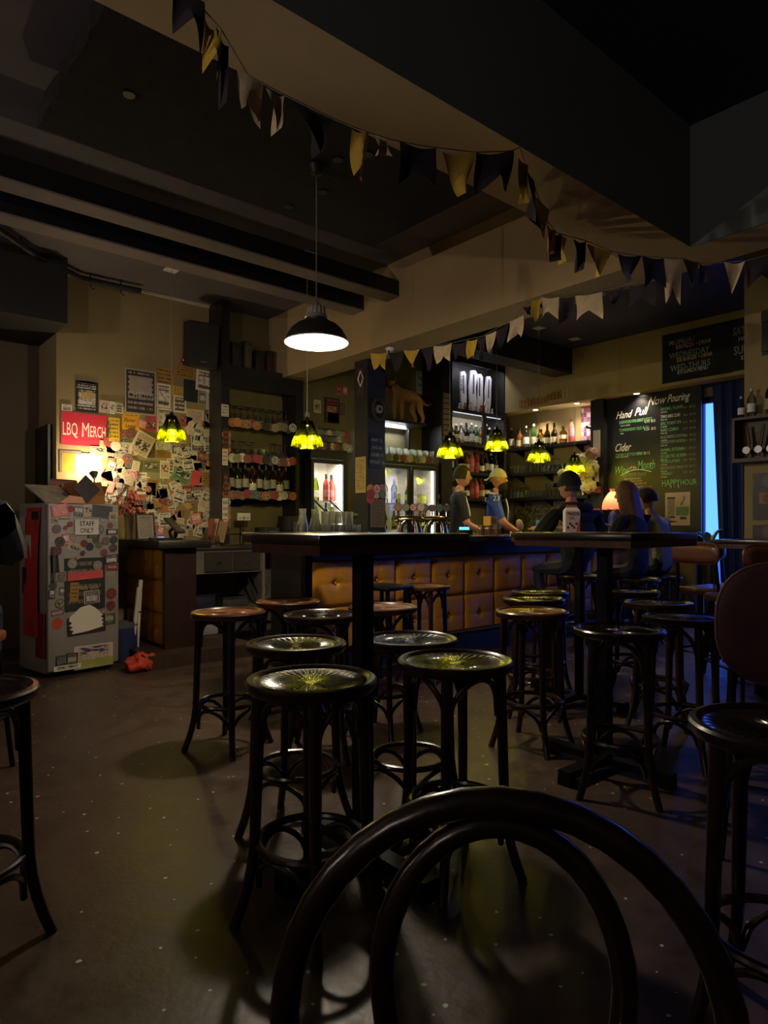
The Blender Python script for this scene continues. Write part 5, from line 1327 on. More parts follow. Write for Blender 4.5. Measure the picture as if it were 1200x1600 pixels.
# ------------------------------------------------------------------ black tower with spirits
TY = 6.05
tx0, tx1 = onY(690, 700, TY).x, XR - .30
tw = thing('spirit_tower', 'black shelf tower of spirit bottles in the corner behind the bar', 'shelf', (tx0, TY, 0)); TW = tx1 - tx0; TZ = CEIL - .02
part('side_panel', MB().box(0, .20, 0, .37, 0, TZ), blackwood, tw, smooth=False)
part('side_panel', MB().box(TW - .05, TW, 0, .37, 0, TZ), blackwood, tw, smooth=False)
part('back_board', MB().box(.20, TW - .05, .35, .37, 0, TZ), M('grey_back_board', (150, 140, 118), .7, var=.08), tw, smooth=False)
tz = [zof(745, 778, TY), zof(745, 738, TY), zof(745, 694, TY), zof(745, 643, TY)]
for z in tz: part('shelf_board', MB().box(.20, TW - .05, 0, .35, z - .04, z), blackwood, tw, smooth=False)
part('cabinet_back', MB().box(.20, TW - .05, .30, .345, tz[3], TZ), M('dark_cabinet_lining', (40, 37, 40), .6), tw, smooth=False)
part('header_board', MB().box(.20, TW - .05, 0, .02, zof(745, 572, TY), TZ), blackwood, tw, smooth=False)
part('base_cabinet', MB().box(.20, TW - .05, 0, .35, 0, 1.0), blackwood, tw, smooth=False)
part('upright', MB().box(TW * .62, TW * .62 + .07, .0, .03, tz[2], tz[3] - .04), blackwood, tw, smooth=False)
s = part('price_list', MB().box(.03, .16, -.003, 0, zof(708, 690, TY), zof(708, 616, TY)), M('grey_card', (140, 132, 110), .6), tw, smooth=False, label='long ruled price list')
zz0 = zof(708, 690, TY); 
for i in range(9):
    part('rule', MB().box(.032, .155, -.005, -.003, zz0 + .06 + i * .07, zz0 + .072 + i * .07), inkb, s, smooth=False)
hz_ = zof(745, 572, TY)
for zl, pw_ in ((hz_ + .03, 1.0), (tz[3] - .045, 1.3)):  # strips and lights added to brighten the tap handles and tower bottles
    part('added_led_strip', MB().box(.25, TW - .10, .022, .030, zl - .004, zl), M_emit('added_cool_led', (230, 235, 255), 0.8), tw, smooth=False)
    light('added_led_light', 'AREA', (.2 + (TW - .25) / 2, .035, zl - .012), pw_, (.95, .95, 1.0), tw, rot=(.55, 0, 0), shape='RECTANGLE', size=TW - .4, size_y=.02)
rb = random.Random(31)
mix1 = ['clear_spirit', 'pale_gin', 'clear_spirit', 'whisky_dark', 'clear_spirit', 'green_bottle', 'whisky_round', 'clear_spirit', 'pale_gin', 'clear_spirit']
mix2 = ['clear_spirit', 'blue_bottle', 'pale_gin', 'whisky_round', 'pink_bottle', 'rose', 'whisky_dark', 'wine_red', 'clear_spirit', 'wine_green']
for lv, (z, mixk, nm) in enumerate(((tz[2], mix1, 'upper'), (tz[1], mix2, 'middle'), (tz[0], mix2[::-1], 'lower'))):
    n = 10
    for r_ in range(2):
        for i in range(n):
            k = mixk[(i + 3 * r_) % len(mixk)]
            bottle(k, (tx0 + .26 + i * (TW - .40) / (n - 1) + .03 * r_, TY + .08 + .14 * r_, z + .001), KL[k] + ' on the %s board of the black spirit tower' % nm, 'bottles on the %s tower board' % nm, rb.uniform(0, 6), rb.uniform(.9, 1.05))
# white tap handles, pennants and small trophies in the upper cabinet
white_l = M('lavender_white_paint', (206, 202, 214), .5, var=.06)
for i, (px, ptop, w, lean, lab) in enumerate(((724, 580, .09, -.05, 'tall white wooden tap handle with dark lettering, first in the tower cabinet'), (738, 578, .12, .06, 'broad white paddle-shaped tap handle in the tower cabinet'), (748, 584, .11, .02, 'broad pale lavender tap handle beside the white paddle'), (761, 587, .09, .1, 'slim white tap handle leaning in the tower cabinet'))):
    p = onY(px, 640, TY + .16); h = zof(px, ptop, TY + .16) - tz[3]
    t = thing('tap_handle', lab, 'tap handle', (p.x, TY + .16, tz[3] + .001), (0, lean * .5, 0))
    w *= 1.35
    part('blade', MB().prism([(-w * .28, 0), (w * .28, 0), (w * .5, h * .35), (w * .48, h * .93), (w * .2, h), (-w * .35, h * .97), (-w * .5, h * .6)], -.012, .012), white_l, t, smooth=False)
    part('stripe', MB().box(-w * .10, w * .10, -.0135, -.012, h * .45, h * .9), M('dark_print', (70, 64, 80), .6, var=.5, scale=40), t, smooth=False)
    if i == 0: text(t, 'JERSEY', -.02, h * .5, .045, inkb, -.0145, .22, rot=-PI / 2)
for i in range(7):
    p = onY(718 + i * 8.4, 640, TY + .06); lab = ('white skull-like trinket', 'brown dog figurine', 'small cream cup', 'pale stuffed toy', 'red and white trinket', 'white ring-shaped trinket', 'silver bottle-shaped trinket')[i] + ' at the front of the tower cabinet'
    t = thing('trinket', lab, 'ornament', (p.x, TY + .06, tz[3] + .001)); h = .05 + .02 * (i % 3)
    tc = M('trinket_%d' % i, ((206, 196, 180), (110, 80, 60), (196, 184, 160), (170, 160, 150), (170, 60, 56), (214, 208, 196), (170, 170, 176))[i], .5)
    part('body', MB().ell((0, 0, h * .55), (.028, .022, h * .55), 12, 8), tc, t)
    if i == 5: part('ring', MB().tube([(.04 * math.cos(2 * PI * k / 20), 0, h + .05 + .04 * math.sin(2 * PI * k / 20)) for k in range(20)], .009, 6, True), tc, t)
    else: part('head', MB().ell((0, -.004, h * 1.15 + .012), (.017, .017, .018), 10, 8), tc, t)
# rough wooden post hung with wares, left of the tower
p = onY(690, 760, 6.0); t = thing('wooden_post', 'rough wooden post hung with small goods beside the spirit tower', 'post', (p.x + .015, 6.16, 0))
part('post', rbox(MB(), -.04, .04, -.06, .06, 0, zof(690, 715, 6.0), .01), M_wood('rough_post_wood', (66, 54, 36), (96, 80, 54), .8), t)
for i in range(5): part('hung_pouch', MB().ell((-.02 + .03 * (i % 2), -.075, 1.25 + i * .09), (.03, .02, .04), 10, 6), M('pouch_%d' % (i % 3), ((150, 130, 110), (90, 100, 90), (170, 160, 150))[i % 3], .7), t)

# ------------------------------------------------------------------ bottle wall on the right (shelves along Y)
SXF = 7.50
ya, yb2 = onX(786, 700, SXF).y, onX(918, 700, SXF).y
yb2 = min(yb2, 5.0)
ws = thing('whisky_shelf', 'dark wall shelves of whisky bottles and glasses along the cream wall', 'shelf', (SXF, yb2, 0)); WL = ya - yb2
wz = [onX(860, 776, SXF).z, onX(860, 736, SXF).z, onX(860, 694, SXF).z]
for z in wz:
    part('shelf_board', MB().box(0, .245, 0, WL, z - .035, z), blackwood, ws, smooth=False)
    for q in (.2, WL * .5, WL - .2): part('bracket', MB().prism([(.02, 0), (.24, 0), (.24, -.09)], q, q + .02, Matrix.Translation((0, 0, z - .035))), steel, ws, smooth=False)
wk = ['clear_spirit', 'whisky_round', 'clear_spirit', 'green_bottle', 'pale_gin', 'whisky_dark', 'whisky_dark', 'pale_gin', 'pink_bottle']
for i, px in enumerate((799, 812, 822, 834, 845, 855, 866, 880, 893)):
    p = onX(px, 690, SXF + .10); k = wk[i]
    bottle(k, (SXF + .10, p.y, wz[2] + .001), KL[k] + ' on the top whisky board, ' + ('near the tower', 'second from the tower', 'third from the tower', 'fourth from the tower', 'middle of the row', 'beside a pale one', 'with red wax top', 'squat and glowing', 'last before the mosaic panel')[i], 'bottles on the whisky wall', i * 2.1, 1.05)
for j, (z, nm) in enumerate(((wz[1], 'middle'), (wz[0], 'lowest'))):
    n = 19
    for i in range(n):
        for r_ in range(2):
            y = yb2 + .10 + i * (WL - .2) / (n - 1)
            if j == 0 and y < yb2 + .45 and r_ == 0: continue
            me = (tumbler_up, wineglass, flute)[(i // 5 + j) % 3] if r_ == 0 else tumbler_up
            glassware(me, (SXF + .06 + .11 * r_, y, z + .001), 'clear glass standing on the %s board of the whisky wall' % nm, 'glasses on the %s whisky-wall board' % nm)
# pebbled splashback
rs_ = random.Random(2)
sp = thing('splashback', 'grey pebble-textured splashback below the whisky shelves', 'splashback', (XR - .012, yb2, 1.0))
part('backing', MB().box(0, .01, 0, WL, 0, wz[0] - 1.06), M('grey_grout', (96, 92, 84), .8), sp, smooth=False)
pb = MB()
for i in range(420):
    y, z = rs_.uniform(.03, WL - .03), rs_.uniform(.03, wz[0] - 1.09); pb.ell((0, y, z), (.008, rs_.uniform(.012, .026), rs_.uniform(.012, .024)), 7, 4)
o = part('pebbles', pb, M('mixed_pebbles', (134, 128, 114), .5, var=.4, scale=18), sp); o['kind'] = 'stuff'
# brass-coloured letter plaques on the soffit
p0 = onX(812, 636, SX); t = thing('letter_plaques', 'row of rusty gold letter plaques fixed along the soffit above the whisky shelf', 'sign', (SX - .002, p0.y, 2.80), -PI / 2)
LW = p0.y - onX(890, 630, SX).y
for i in range(15):
    part('plaque', MB().box(i * LW / 15, (i + .86) * LW / 15, -.012, 0, -.02 + .03 * (i > 8), .085 + .035 * (i > 8) - .02 * (i % 2)), M('rusty_gold', (168, 124, 56), .5, .3, var=.3, scale=24) if i < 13 else M('pale_plaque', (190, 172, 130), .6), t, smooth=False)
# mosaic panel, black post with papers
p = onX(920, 650, XR - .02); q0, q1 = onX(934, 650, XR - .02).y, onX(908, 650, XR - .02).y
t = MB().box(-.016, 0, 0, q1 - q0, 0, .75).build('mosaic_panel', M('purple_mosaic', (120, 84, 104), .4, var=.6, scale=34), None, (XR - .001, q0, 1.95), smooth=False)
for i in range(6):
    for j in range(12):
        c = random.Random(i * 13 + j).choice(((150, 120, 140), (96, 66, 90), (170, 150, 150), (120, 70, 80), (70, 60, 80)))
        dy, dz = (q1 - q0) / 6, .75 / 12
        part('tile', MB().box(-.020, -.016, i * dy + .004, (i + 1) * dy - .004, j * dz + .004, (j + 1) * dz - .004), M('mosaic_%d_%d_%d' % c, c, .25), t, smooth=False)
tag(t, 'purple mosaic panel lit by the clip lamp at the end of the whisky shelf', 'panel')
p = onX(938, 700, 7.58); BY0 = p.y
t = thing('black_post', 'black timber post with pinned papers between whisky shelf and chalkboard', 'post', (7.50, BY0, 0))
part('post', MB().box(0, .24, -.09, .09, 0, 2.735), black, t, smooth=False)
for z, h, w, m in ((2.18, .34, .1, paperw), (1.80, .2, .06, paperw), (1.60, .08, .11, M('salmon_card', (196, 130, 110), .6)), (1.25, .22, .09, pinkp)):
    MB().box(-w / 2, w / 2, -.003, 0, -h / 2, h / 2).build('pinned_paper', m, t, (-.002, 0, z), (0, .0, -PI / 2), smooth=False)
# crumpled pale garland
def crump(seed):
    r_ = random.Random(seed); ph = [r_.uniform(0, 6) for _ in range(4)]
    return lambda q, d: q * (1 + .22 * math.sin(9 * d.x + ph[0]) * math.sin(8 * d.z + ph[1]) + .12 * math.sin(15 * d.y + ph[2]))
t = thing('cloth_garland', 'bunch of crumpled pale cloths and caps hung at the end of the glass shelves', 'cloths', tuple(onX(908, 735, 7.38)))
for i, (dy, dz, r_) in enumerate(((0, .12, .10), (-.12, .02, .12), (.03, -.06, .13), (.17, -.08, .09), (-.10, -.2, .10), (-.15, .2, .08), (.27, -.02, .06))):
    part('crumpled_cloth', MB().ell((0, dy, dz), (.07, r_, r_ * .9), 20, 14, crump(i)), M('pale_linen_%d' % (i % 3), ((190, 182, 160), (170, 160, 138), (150, 120, 110))[i % 3], .85), t)
part('hook', MB().cyl((.0, 0, .2), (.125, 0, .24), .008, n=6), steel, t)
# ================================================================== chalkboards
def on_board(t, X, yl):
    def put(s, px0, py, px1, cap_px, mat, shear=0.0, bold=0.0, rot=0.0):
        a, b = onX(px0, py, X), onX(px1, py, X)
        text(t, s, yl - a.y, a.z - t.location.z, cap_px * depth(a) / F, mat, -.0075, a.y - b.y, shear, rot, 'LEFT', bold)
    return put
NBX = 7.60
yl, yr = onX(938, 700, NBX).y - .08, onX(1096, 700, NBX).y
t = thing('pouring_board', 'tall black chalkboard headed Now Pouring with tap list and prices', 'chalkboard', (NBX, yl, 1.02), -PI / 2)
part('panel', MB().box(0, yl - yr, -.006, .02, 0, 1.715), board, t, smooth=False)
put = on_board(t, NBX, yl)
put('Now', 1013, 634, 1042, 13, chalkw, .45, .003); put('Pouring', 1043, 629, 1079, 12, chalkw, .45, .006)
put('Hand', 963, 655, 989, 11, chalkw, .45, .006); put('Pull', 992, 650, 1014, 12, chalkw, .45, .004)
put('SHERWOOD FOR GREAT JUSTICE', 968, 663, 1019, 4.5, chalkg); put('STRONG PORTER', 970, 667, 985, 2, chalkw); put('6.5%  $13', 1008, 661, 1024, 4, chalkw)
put('TOWNSHEND OLD RUIN', 968, 675, 1014, 4.5, chalkg); put('5.2%  $12', 1007, 673, 1025, 4, chalkw); put('ESB', 970, 679, 975, 2, chalkw)
put('Cider', 962, 706, 987, 12, chalkw, .45, .008); put("ZEFFER'S BOYSENBERRY", 962, 714, 1008, 4.5, chalkg); put('5%  $12', 996, 711, 1016, 4, chalkw); put('SWEET AND SHARP', 963, 716, 982, 1.8, chalkw)
put('Wine', 962, 741, 983, 12, chalkg, .3, .004); put('of the', 984, 733, 995, 5, chalkw, .3); put('Month', 997, 734, 1024, 14, chalkg, .2, .004)
put('RED PETIT PINOT', 973, 745, 1011, 5, chalkgrey); put('MARTINBOROUGH 2019', 976, 750, 1001, 2.6, chalkw); put('Ripe plum', 986, 753, 1004, 3, chalkp); put('GLASS 14', 992, 757, 1010, 2.6, chalkp); put('BOTTLE 60', 995, 763, 1018, 3, chalkp)
lines_ = (('SAWMILL PILSNER', '5.1  8/12', 642), ('TWO BIRD ZURI', '4.6  9/13', 654), ('EPIC POINT IPA', '5.5  9/13', 665), ('BAIRD CZEMOS', '5.0  9/14', 675), ('MOUNT BREWING SUNDOWN', '4.8  9/13', 686), ("DUNCAN'S POPPY RASPBERRY", '5.0  9/13', 694), ('SAWMILL EXTREMER', '6.2  10/15', 706), ('DOUBLE YES, SECRET!', '8.0  11/16', 716), ('TE AKA LATINO', '5.5  9/13', 724), ('BRAVE EASY PINE', '4.0  8/12', 734), ('URBANAUT', '4.5  8/12', 743))
for i, (a_, b_, y) in enumerate(lines_):
    put(a_, 1033, y, 1033 + min(38, 2.3 * len(a_)), 4.6, (chalkg, chalkw, chalkg, chalkg, chalkgrey, chalkgrey, chalkg, chalkg, chalkg, chalkgrey, chalkg)[i], 0, .004); put(b_, 1068, y - 3.5, 1087, 3.6, chalkgrey); put('LAGER' if i % 2 == 0 else 'PALE ALE', 1033, y + 3.6, 1043, 2, chalkw)
put('HAPPY', 1035, 760, 1063, 10, chalkg, 0, .004); put('HOUR', 1064, 758, 1089, 8.5, chalkg, 0, .004); put('3 - 5', 1047, 763, 1062, 4.5, chalkp)
def arc(px0, py0, px1, py1, rise):
    q = []
    for i in range(13):
        u = i / 12; p = onX(px0 + (px1 - px0) * u, py0 + (py1 - py0) * u - rise * math.sin(PI * u), NBX); q.append((yl - p.y, -.009, p.z - 1.02))
    return q
part('underline', MB().tube(arc(970, 743, 1018, 737, 6), .004, 5), chalkw, t)
p0, p1 = onX(1040, 770, NBX), onX(1079, 818, NBX)
s = part('beer_poster', MB().box(yl - p0.y, yl - p1.y, -.010, -.006, onX(1040, 821, NBX).z - 1.02, p0.z - 1.02), M('pale_pink_paper', (206, 184, 172), .7, var=.05), t, smooth=False, label='pale poster with can and hop drawings')
px_, pz_, pw_, ph_ = yl - p0.y, onX(1040, 821, NBX).z - 1.02, p0.y - p1.y, p0.z - onX(1040, 821, NBX).z
def pr(u0, u1, v0, v1, m, nm): part(nm, MB().box(px_ + pw_ * u0, px_ + pw_ * u1, -.0112, -.010, pz_ + ph_ * v0, pz_ + ph_ * v1), m, s, smooth=False)
pr(.08, .40, .80, .86, M('dark_plum_ink', (50, 40, 44), .6), 'can_print'); pr(.10, .38, .30, .79, M('grey_can_ink', (150, 140, 134), .6, var=.3, scale=40), 'can_print'); pr(.08, .40, .22, .28, MATS['dark_plum_ink'], 'can_print')
pr(.44, .94, .30, .56, M('sage_ink', (104, 128, 112), .6), 'block_print'); pr(.6, .85, .18, .26, MATS['dark_plum_ink'], 'map_print')
part('map_print', MB().prism([(px_ + pw_ * .6, pz_ + ph_ * .62), (px_ + pw_ * .68, pz_ + ph_ * .6), (px_ + pw_ * .82, pz_ + ph_ * .84), (px_ + pw_ * .74, pz_ + ph_ * .92), (px_ + pw_ * .72, pz_ + ph_ * .78)], -.0112, -.010), MATS['sage_ink'], s, smooth=False)
part('pennant_print', MB().prism([(px_ + pw_ * .08, pz_ + ph_ * .06), (px_ + pw_ * .55, pz_ + ph_ * .11), (px_ + pw_ * .08, pz_ + ph_ * .17)], -.0112, -.010), MATS['dark_plum_ink'], s, smooth=False)
# specials boards on the soffit
SBX = SX - .01
def special(px0, px1, label, rows):
    yl_, yr_ = onX(px0, 550, SBX).y, onX(px1, 550, SBX).y
    z0, z1 = onX(px0, 600 if px0 < 1100 else 580, SBX).z, 3.33
    t = thing('specials_board', label, 'chalkboard', (SBX, yl_, z0), -PI / 2)
    part('panel', MB().box(0, yl_ - yr_, -.006, .008, 0, z1 - z0), board, t, smooth=False)
    part('rail', MB().box(.02, yl_ - yr_ - .02, -.02, -.006, z1 - z0 - .09, z1 - z0 - .06), M('dark_rail', (40, 38, 48), .4), t, smooth=False)
    pt = on_board(t, SBX, yl_)
    for r in rows: pt(*r)
    return t
special(1035, 1146, 'black specials chalkboard listing Monday and Wednesday deals above the Now Pouring board', [('MONDAY', 1046, 541, 1088, 9, chalkgrey, 0, .004), ('$30 PIZZA + DRINK', 1057, 546, 1112, 6, chalkp), ('WEDNESDAY', 1046, 562, 1109, 9, chalkgrey, 0, .004), ('$30 BURGER + DRINK', 1058, 566, 1114, 6, M('peach_chalk', (230, 190, 150), .7)), ('WED-THURS', 1048, 581, 1110, 9, chalkgrey, 0, .004), ('$15 LUNCH MENU', 1059, 585, 1106, 6, chalkw)])
special(1147, 1240, 'second specials chalkboard partly hidden behind the cream pillar', [('SATURDAY', 1146, 525, 1205, 12, chalkgrey, 0, .004), ('HAPPY ALL DAY', 1155, 533, 1215, 6, chalkw), ('SUNDAY', 1147, 555, 1200, 13, chalkgrey, 0, .004), ('$20 ROAST', 1158, 562, 1200, 6, chalkw)])
# curtain beside the window
CUX = 7.62
def cur(u, v):
    a0 = onX(1113 + 14 * v, 700, CUX).y; b0 = 2.72
    y = a0 + (b0 - a0) * u; return (CUX + .035 * math.sin(30 * u + 1.2 * v) * (.6 + .4 * v), y, 2.72 - 2.70 * v)
t = thing('curtain', 'dark blue velvet curtain drawn back from the window gap', 'curtain', (0, 0, 0))
part('drape', MB().grid(cur, 120, 14), M('navy_velvet', (24, 42, 96), .75, var=.2, scale=6), t)
part('curtain_rail', MB().cyl((CUX, 2.6, 2.725), (CUX, 3.42, 2.725), .012, n=8), steel, t)
# plant on the sill near the window gap
p = onX(1109, 836, 7.55); t = thing('potted_plant', 'small broad-leaved plant at the foot of the light window gap', 'plant', (7.50, p.y - .02, 0))
part('stand', MB().cyl((0, 0, 0), (0, 0, .86), .05, .07, 14), blackwood, t); part('pot', MB().lathe([(.0, .86), (.05, .86), (.07, .96), (.06, .96), (.0, .95)], 16), M('white_pot', (150, 150, 150), .5), t)
for k in range(7):
    a = k * 2.4; c_, s_ = math.cos(a), math.sin(a)
    part('leaf', MB().grid(lambda u, v: ((.02 + .12 * v) * c_ - (u - .5) * .07 * math.sin(PI * v) * s_, (.02 + .12 * v) * s_ + (u - .5) * .07 * math.sin(PI * v) * c_, .95 + .10 * math.sin(1.8 * v) * (1 + .3 * (k % 3)) - .02 * abs(u - .5)), 4, 6), M('grey_green_leaf', (90, 112, 100), .5), t)

# ================================================================== on the bar
CT = 1.053
def onbar(px, Y): q = onY(px, 836, Y); return (q.x, Y, CT)
for k, px in enumerate((640, 681)):
    x, y, z = onbar(px, 4.58)
    t = thing('beer_font', ('chrome beer font with four round tap badges, beside the black column', 'chrome beer font with four round tap badges, beside the dark-haired bartender')[k], 'beer tap', (x, y, z), -.75 + 0.0)
    for sx in (-1, 1):
        part('leg', MB().tube([(sx * .085, 0, 0), (sx * .082, 0, .06), (sx * .065, 0, .115), (sx * .03, 0, .145)], [.040, .034, .028, .024], 14), chrome, t)
        part('base_flange', MB().lathe([(.0, 0), (.05, 0), (.05, .008), (.04, .012)], 18, (sx * .085, 0, 0)), chrome, t)
    part('bridge', MB().tube([(-.14, 0, .135), (-.10, 0, .152), (0, 0, .158), (.10, 0, .152), (.14, 0, .135)], [.02, .026, .028, .026, .02], 12), M('polished_brass', (190, 160, 90), .15, 1.0), t)
    for i in range(4):
        xx = -.105 + i * .07
        tp = part('tap', MB().cyl((xx, 0, .15), (xx, -.0, .235), .007, n=8).tube([(xx, -.01, .15), (xx, -.06, .15), (xx, -.075, .10)], .008, 6), chrome, t)
        dm = MB(); disc(dm, .033, -.014, .004, 20, (xx, .262)); part('badge', dm, badge, tp, smooth=False)
        part('badge_rim', MB().tube([(xx + .033 * math.cos(2 * PI * q / 20), -.005, .262 + .033 * math.sin(2 * PI * q / 20)) for q in range(20)], .004, 6, True), M('dark_rim', (50, 44, 40), .4), tp)
# pitchers, tumblers and black scoops on the bar end
cut = M_glass('cut_glass', (226, 230, 218), .58, .12, trans=.34)
for k, (px, yy) in enumerate(((473, 4.46), (492, 4.52))):
    t = thing('glass_carafe', ('flared glass carafe at the very end of the bar', 'flared glass carafe next to the stacked tumblers')[k], 'carafe', onbar(px, yy))
    part('body', MB().lathe_open([(.0, .004), (.055, 0), (.058, .01), (.045, .10), (.026, .18), (.030, .225), (.028, .225), (.023, .18), (.042, .10), (.053, .014), (.0, .012)], 20), cut, t)
    part('facets', MB().lathe_open([(.0595, .012), (.047, .10)], 10), cut, t)
for k in range(18):
    a, b, c_ = k % 6, (k // 6) % 2, k // 12
    px = 508 + a * 9.5 + 3 * b
    if c_ and a > 4: continue
    x, y, z = onbar(px, 4.42 + .09 * b); me = link('tumbler', tumbler_up, None, (x, y, z + .106 * c_ + (.101 if False else 0)))
    tag(me, 'clear tumbler stacked on the bar between carafes and column', 'glass', 'tumblers stacked on the bar')
for k, (px, hx) in enumerate(((520, -.16), (545, -.17))):
    x, y, z = onbar(px, 4.64)
    t = thing('serving_ladle', ('black-handled ladle leaning out of a jar behind the tumblers, nearer the carafes', 'black-handled ladle leaning out of a jar behind the tumblers, nearer the column')[k], 'ladle', (x, y, z), right_h)
    part('jar', MB().lathe_open([(.0, 0), (.04, 0), (.042, .14), (.036, .16)], 14), cut, t)
    part('handle', MB().tube([(.015, 0, .03), (-.05, 0, .2), (hx, 0, .31)], [.006, .014, .016], 8, flat=.5), black, t)
    part('bowl', MB().ell((.03, 0, .18), (.05, .04, .025), 14, 8), M('dull_olive_bowl', (90, 84, 60), .4), t)
# bits on the bar near the bearded bartender
t = thing('snack_box', 'yellow snack box standing on the bar by the bearded bartender', 'box', onbar(766, 4.60), .3)
part('box_body', MB().box(-.085, .085, -.04, .04, .09, .19), M('yellow_carton', (206, 160, 50), .6), t, smooth=False); part('box_print', MB().box(-.06, .06, -.0415, -.04, .11, .17), M('brown_print', (120, 90, 30), .6, var=.4, scale=30), t, smooth=False)
part('stand', MB().box(-.08, .08, -.04, .04, 0, .09), M('brown_jar_stand', (70, 52, 34), .6), t, smooth=False)
for i in range(3):
    t = thing('snack_jar', 'brown snack jar on the bar %s' % ('left of the yellow box', 'in front of the yellow box', 'right of the yellow box')[i], 'jar', onbar(752 + 12 * i, 4.45))
    part('body', MB().lathe([(.0, 0), (.04, 0), (.042, .06), (.03, .075)], 14), M('nut_brown_glass', (110, 76, 40), .3), t); part('lid', MB().lathe([(.032, .075), (.034, .095), (.0, .097)], 14), M('brass_lid', (150, 120, 60), .4, .6), t)
t = thing('till_screen', 'small till with bright blue screen in front of the dark-haired bartender', 'till', onbar(726, 4.55), -.6)
part('body', rbox(MB(), -.07, .07, -.05, .05, 0, .05, .006), black, t); part('screen', MB().box(-.05, .05, -.003, .003, .03, .08, Matrix.Rotation(-.3, 4, 'X')), M_emit('bright_blue_screen', (70, 160, 255), 1.6), t, smooth=False)
t = thing('brass_tray', 'round brass tray with upright plate on the bar right of the bearded bartender', 'tray', onbar(818, 4.55))
part('tray', MB().lathe([(.0, .01), (.14, .01), (.15, .03), (.148, .0), (.0, 0)], 28), MATS['polished_brass'], t); part('plate', MB().lathe([(.0, .012), (.05, .008), (.065, .0)], 24, (0, .05, .10), Matrix.Rotation(PI / 2 - .2, 3, 'X')), M('yellowed_plate', (170, 150, 100), .4), t)
t = thing('blue_can', 'tall blue and white can on the bar beside the black-capped customer', 'can', onbar(842, 4.42))
part('body', MB().lathe([(.0, 0), (.03, 0), (.033, .01), (.033, .14), (.026, .155), (.0, .155)], 16), M('sky_blue_can', (70, 130, 190), .3, .3), t); part('band', MB().lathe_open([(.0335, .02), (.0335, .05)], 16), paperw, t)
t = thing('napkin_box', 'dark napkin box with pale front on the bar behind the blue can', 'box', onbar(850, 4.66), right_h * 0)
part('body', MB().box(-.08, .08, -.06, .06, 0, .13), black, t, smooth=False); part('front', MB().box(-.065, .065, -.062, -.06, .05, .115), M('pale_front', (160, 150, 120), .6), t, smooth=False)
# carton and menu card on the corner table
p = ground(893, 4.18)
t = thing('drink_carton', 'pink and white drink carton with a gabled top on the red-brown edged table', 'carton', (p.x, p.y, 1.101), right_h)
cmat = M('pale_pink_carton', (214, 190, 184), .6, var=.05)
part('body', MB().box(-.046, .046, -.03, .03, 0, .135), cmat, t, smooth=False)
part('gable', MB().add([(-.046, -.03, .135), (.046, -.03, .135), (.046, .03, .135), (-.046, .03, .135), (-.034, 0, .158), (.034, 0, .158)], [(0, 1, 5, 4), (2, 3, 4, 5), (1, 2, 5), (3, 0, 4)]), cmat, t, smooth=False)
part('crimp', MB().box(-.034, .034, -.003, .003, .156, .172), M('dusty_red_card', (150, 90, 84), .6), t, smooth=False)
text(t, 'TRUSTIE', 0, .108, .017, inkb, -.032, .078, align='CENTER', bold=.02); text(t, 'CAT', -.008, .083, .014, inkb, -.032, .03, align='CENTER', bold=.02)
part('red_swoosh', MB().prism([(.02, .005), (.044, .005), (.044, .09), (.030, .05)], -.0312, -.03), M('rose_ink', (190, 90, 96), .6), t, smooth=False)
for i in range(5): part('figure_print', MB().ell((-.03 + .013 * i, -.0302, .03 + .012 * ((i * 2) % 3)), (.007, .0008, .008), 8, 5), inkb, t)
# ================================================================== pillar fittings
PXF, PYE = pc.x, pc.y
rackwood = M_wood('dark_rack_wood', (46, 30, 26), (68, 46, 38), .5, 2.0, 1)
zt_, zb_ = at(1170, 652, 5.4).z, at(1170, 722, 5.4).z
t = thing('bottle_rack', 'dark wooden box rack of old tap handles mounted on the cream pillar', 'rack', (PXF - .001, PYE - .03, zb_))
RH = zt_ - zb_; RD, RLn = .17, .62
part('top_board', MB().box(-RD, 0, -RLn, .06, RH - .02, RH), rackwood, t, smooth=False); part('bottom_board', MB().box(-RD, 0, -RLn, .06, 0, .03), rackwood, t, smooth=False)
part('side_board', MB().box(-RD, 0, .04, .06, .03, RH - .02), rackwood, t, smooth=False); part('side_board', MB().box(-RD, 0, -RLn, -RLn + .02, .03, RH - .02), rackwood, t, smooth=False)
part('back_board', MB().box(-.012, 0, -RLn + .02, .04, .03, RH - .02), rackwood, t, smooth=False)
for i in range(6):
    y = -.02 - i * .09
    q = part('old_tap_handle', MB().tube([(-.09, y, .05), (-.09, y - .02, .16), (-.09, y - .045 * (i % 2), RH - .06)], [.012, .016, .010], 8), M('tarnished_brass', (110, 92, 60), .4, .8), t)
    part('medallion', MB().cyl((-.12, y - .01, .10), (-.10, y - .01, .10), .03, n=14), MATS['dull_silver'], q)
for i, (y, k, s_) in enumerate(((.02, 'clear_spirit', .62), (-.06, 'clear_spirit', .8), (-.20, 'wine_green', .95), (-.30, 'wine_red', 1.0), (-.40, 'wine_green', .9))):
    bottle(k, (PXF - .09, PYE - .03 + y, zt_ + .002), ('small clear bottle on the pillar rack, beside the curtain', 'taller clear bottle on the pillar rack', 'dark green bottle on the pillar rack beside the clear ones', 'tallest dark bottle on the pillar rack', 'dark green bottle far along the pillar rack')[i], 'bottles on the pillar rack', i, s_)
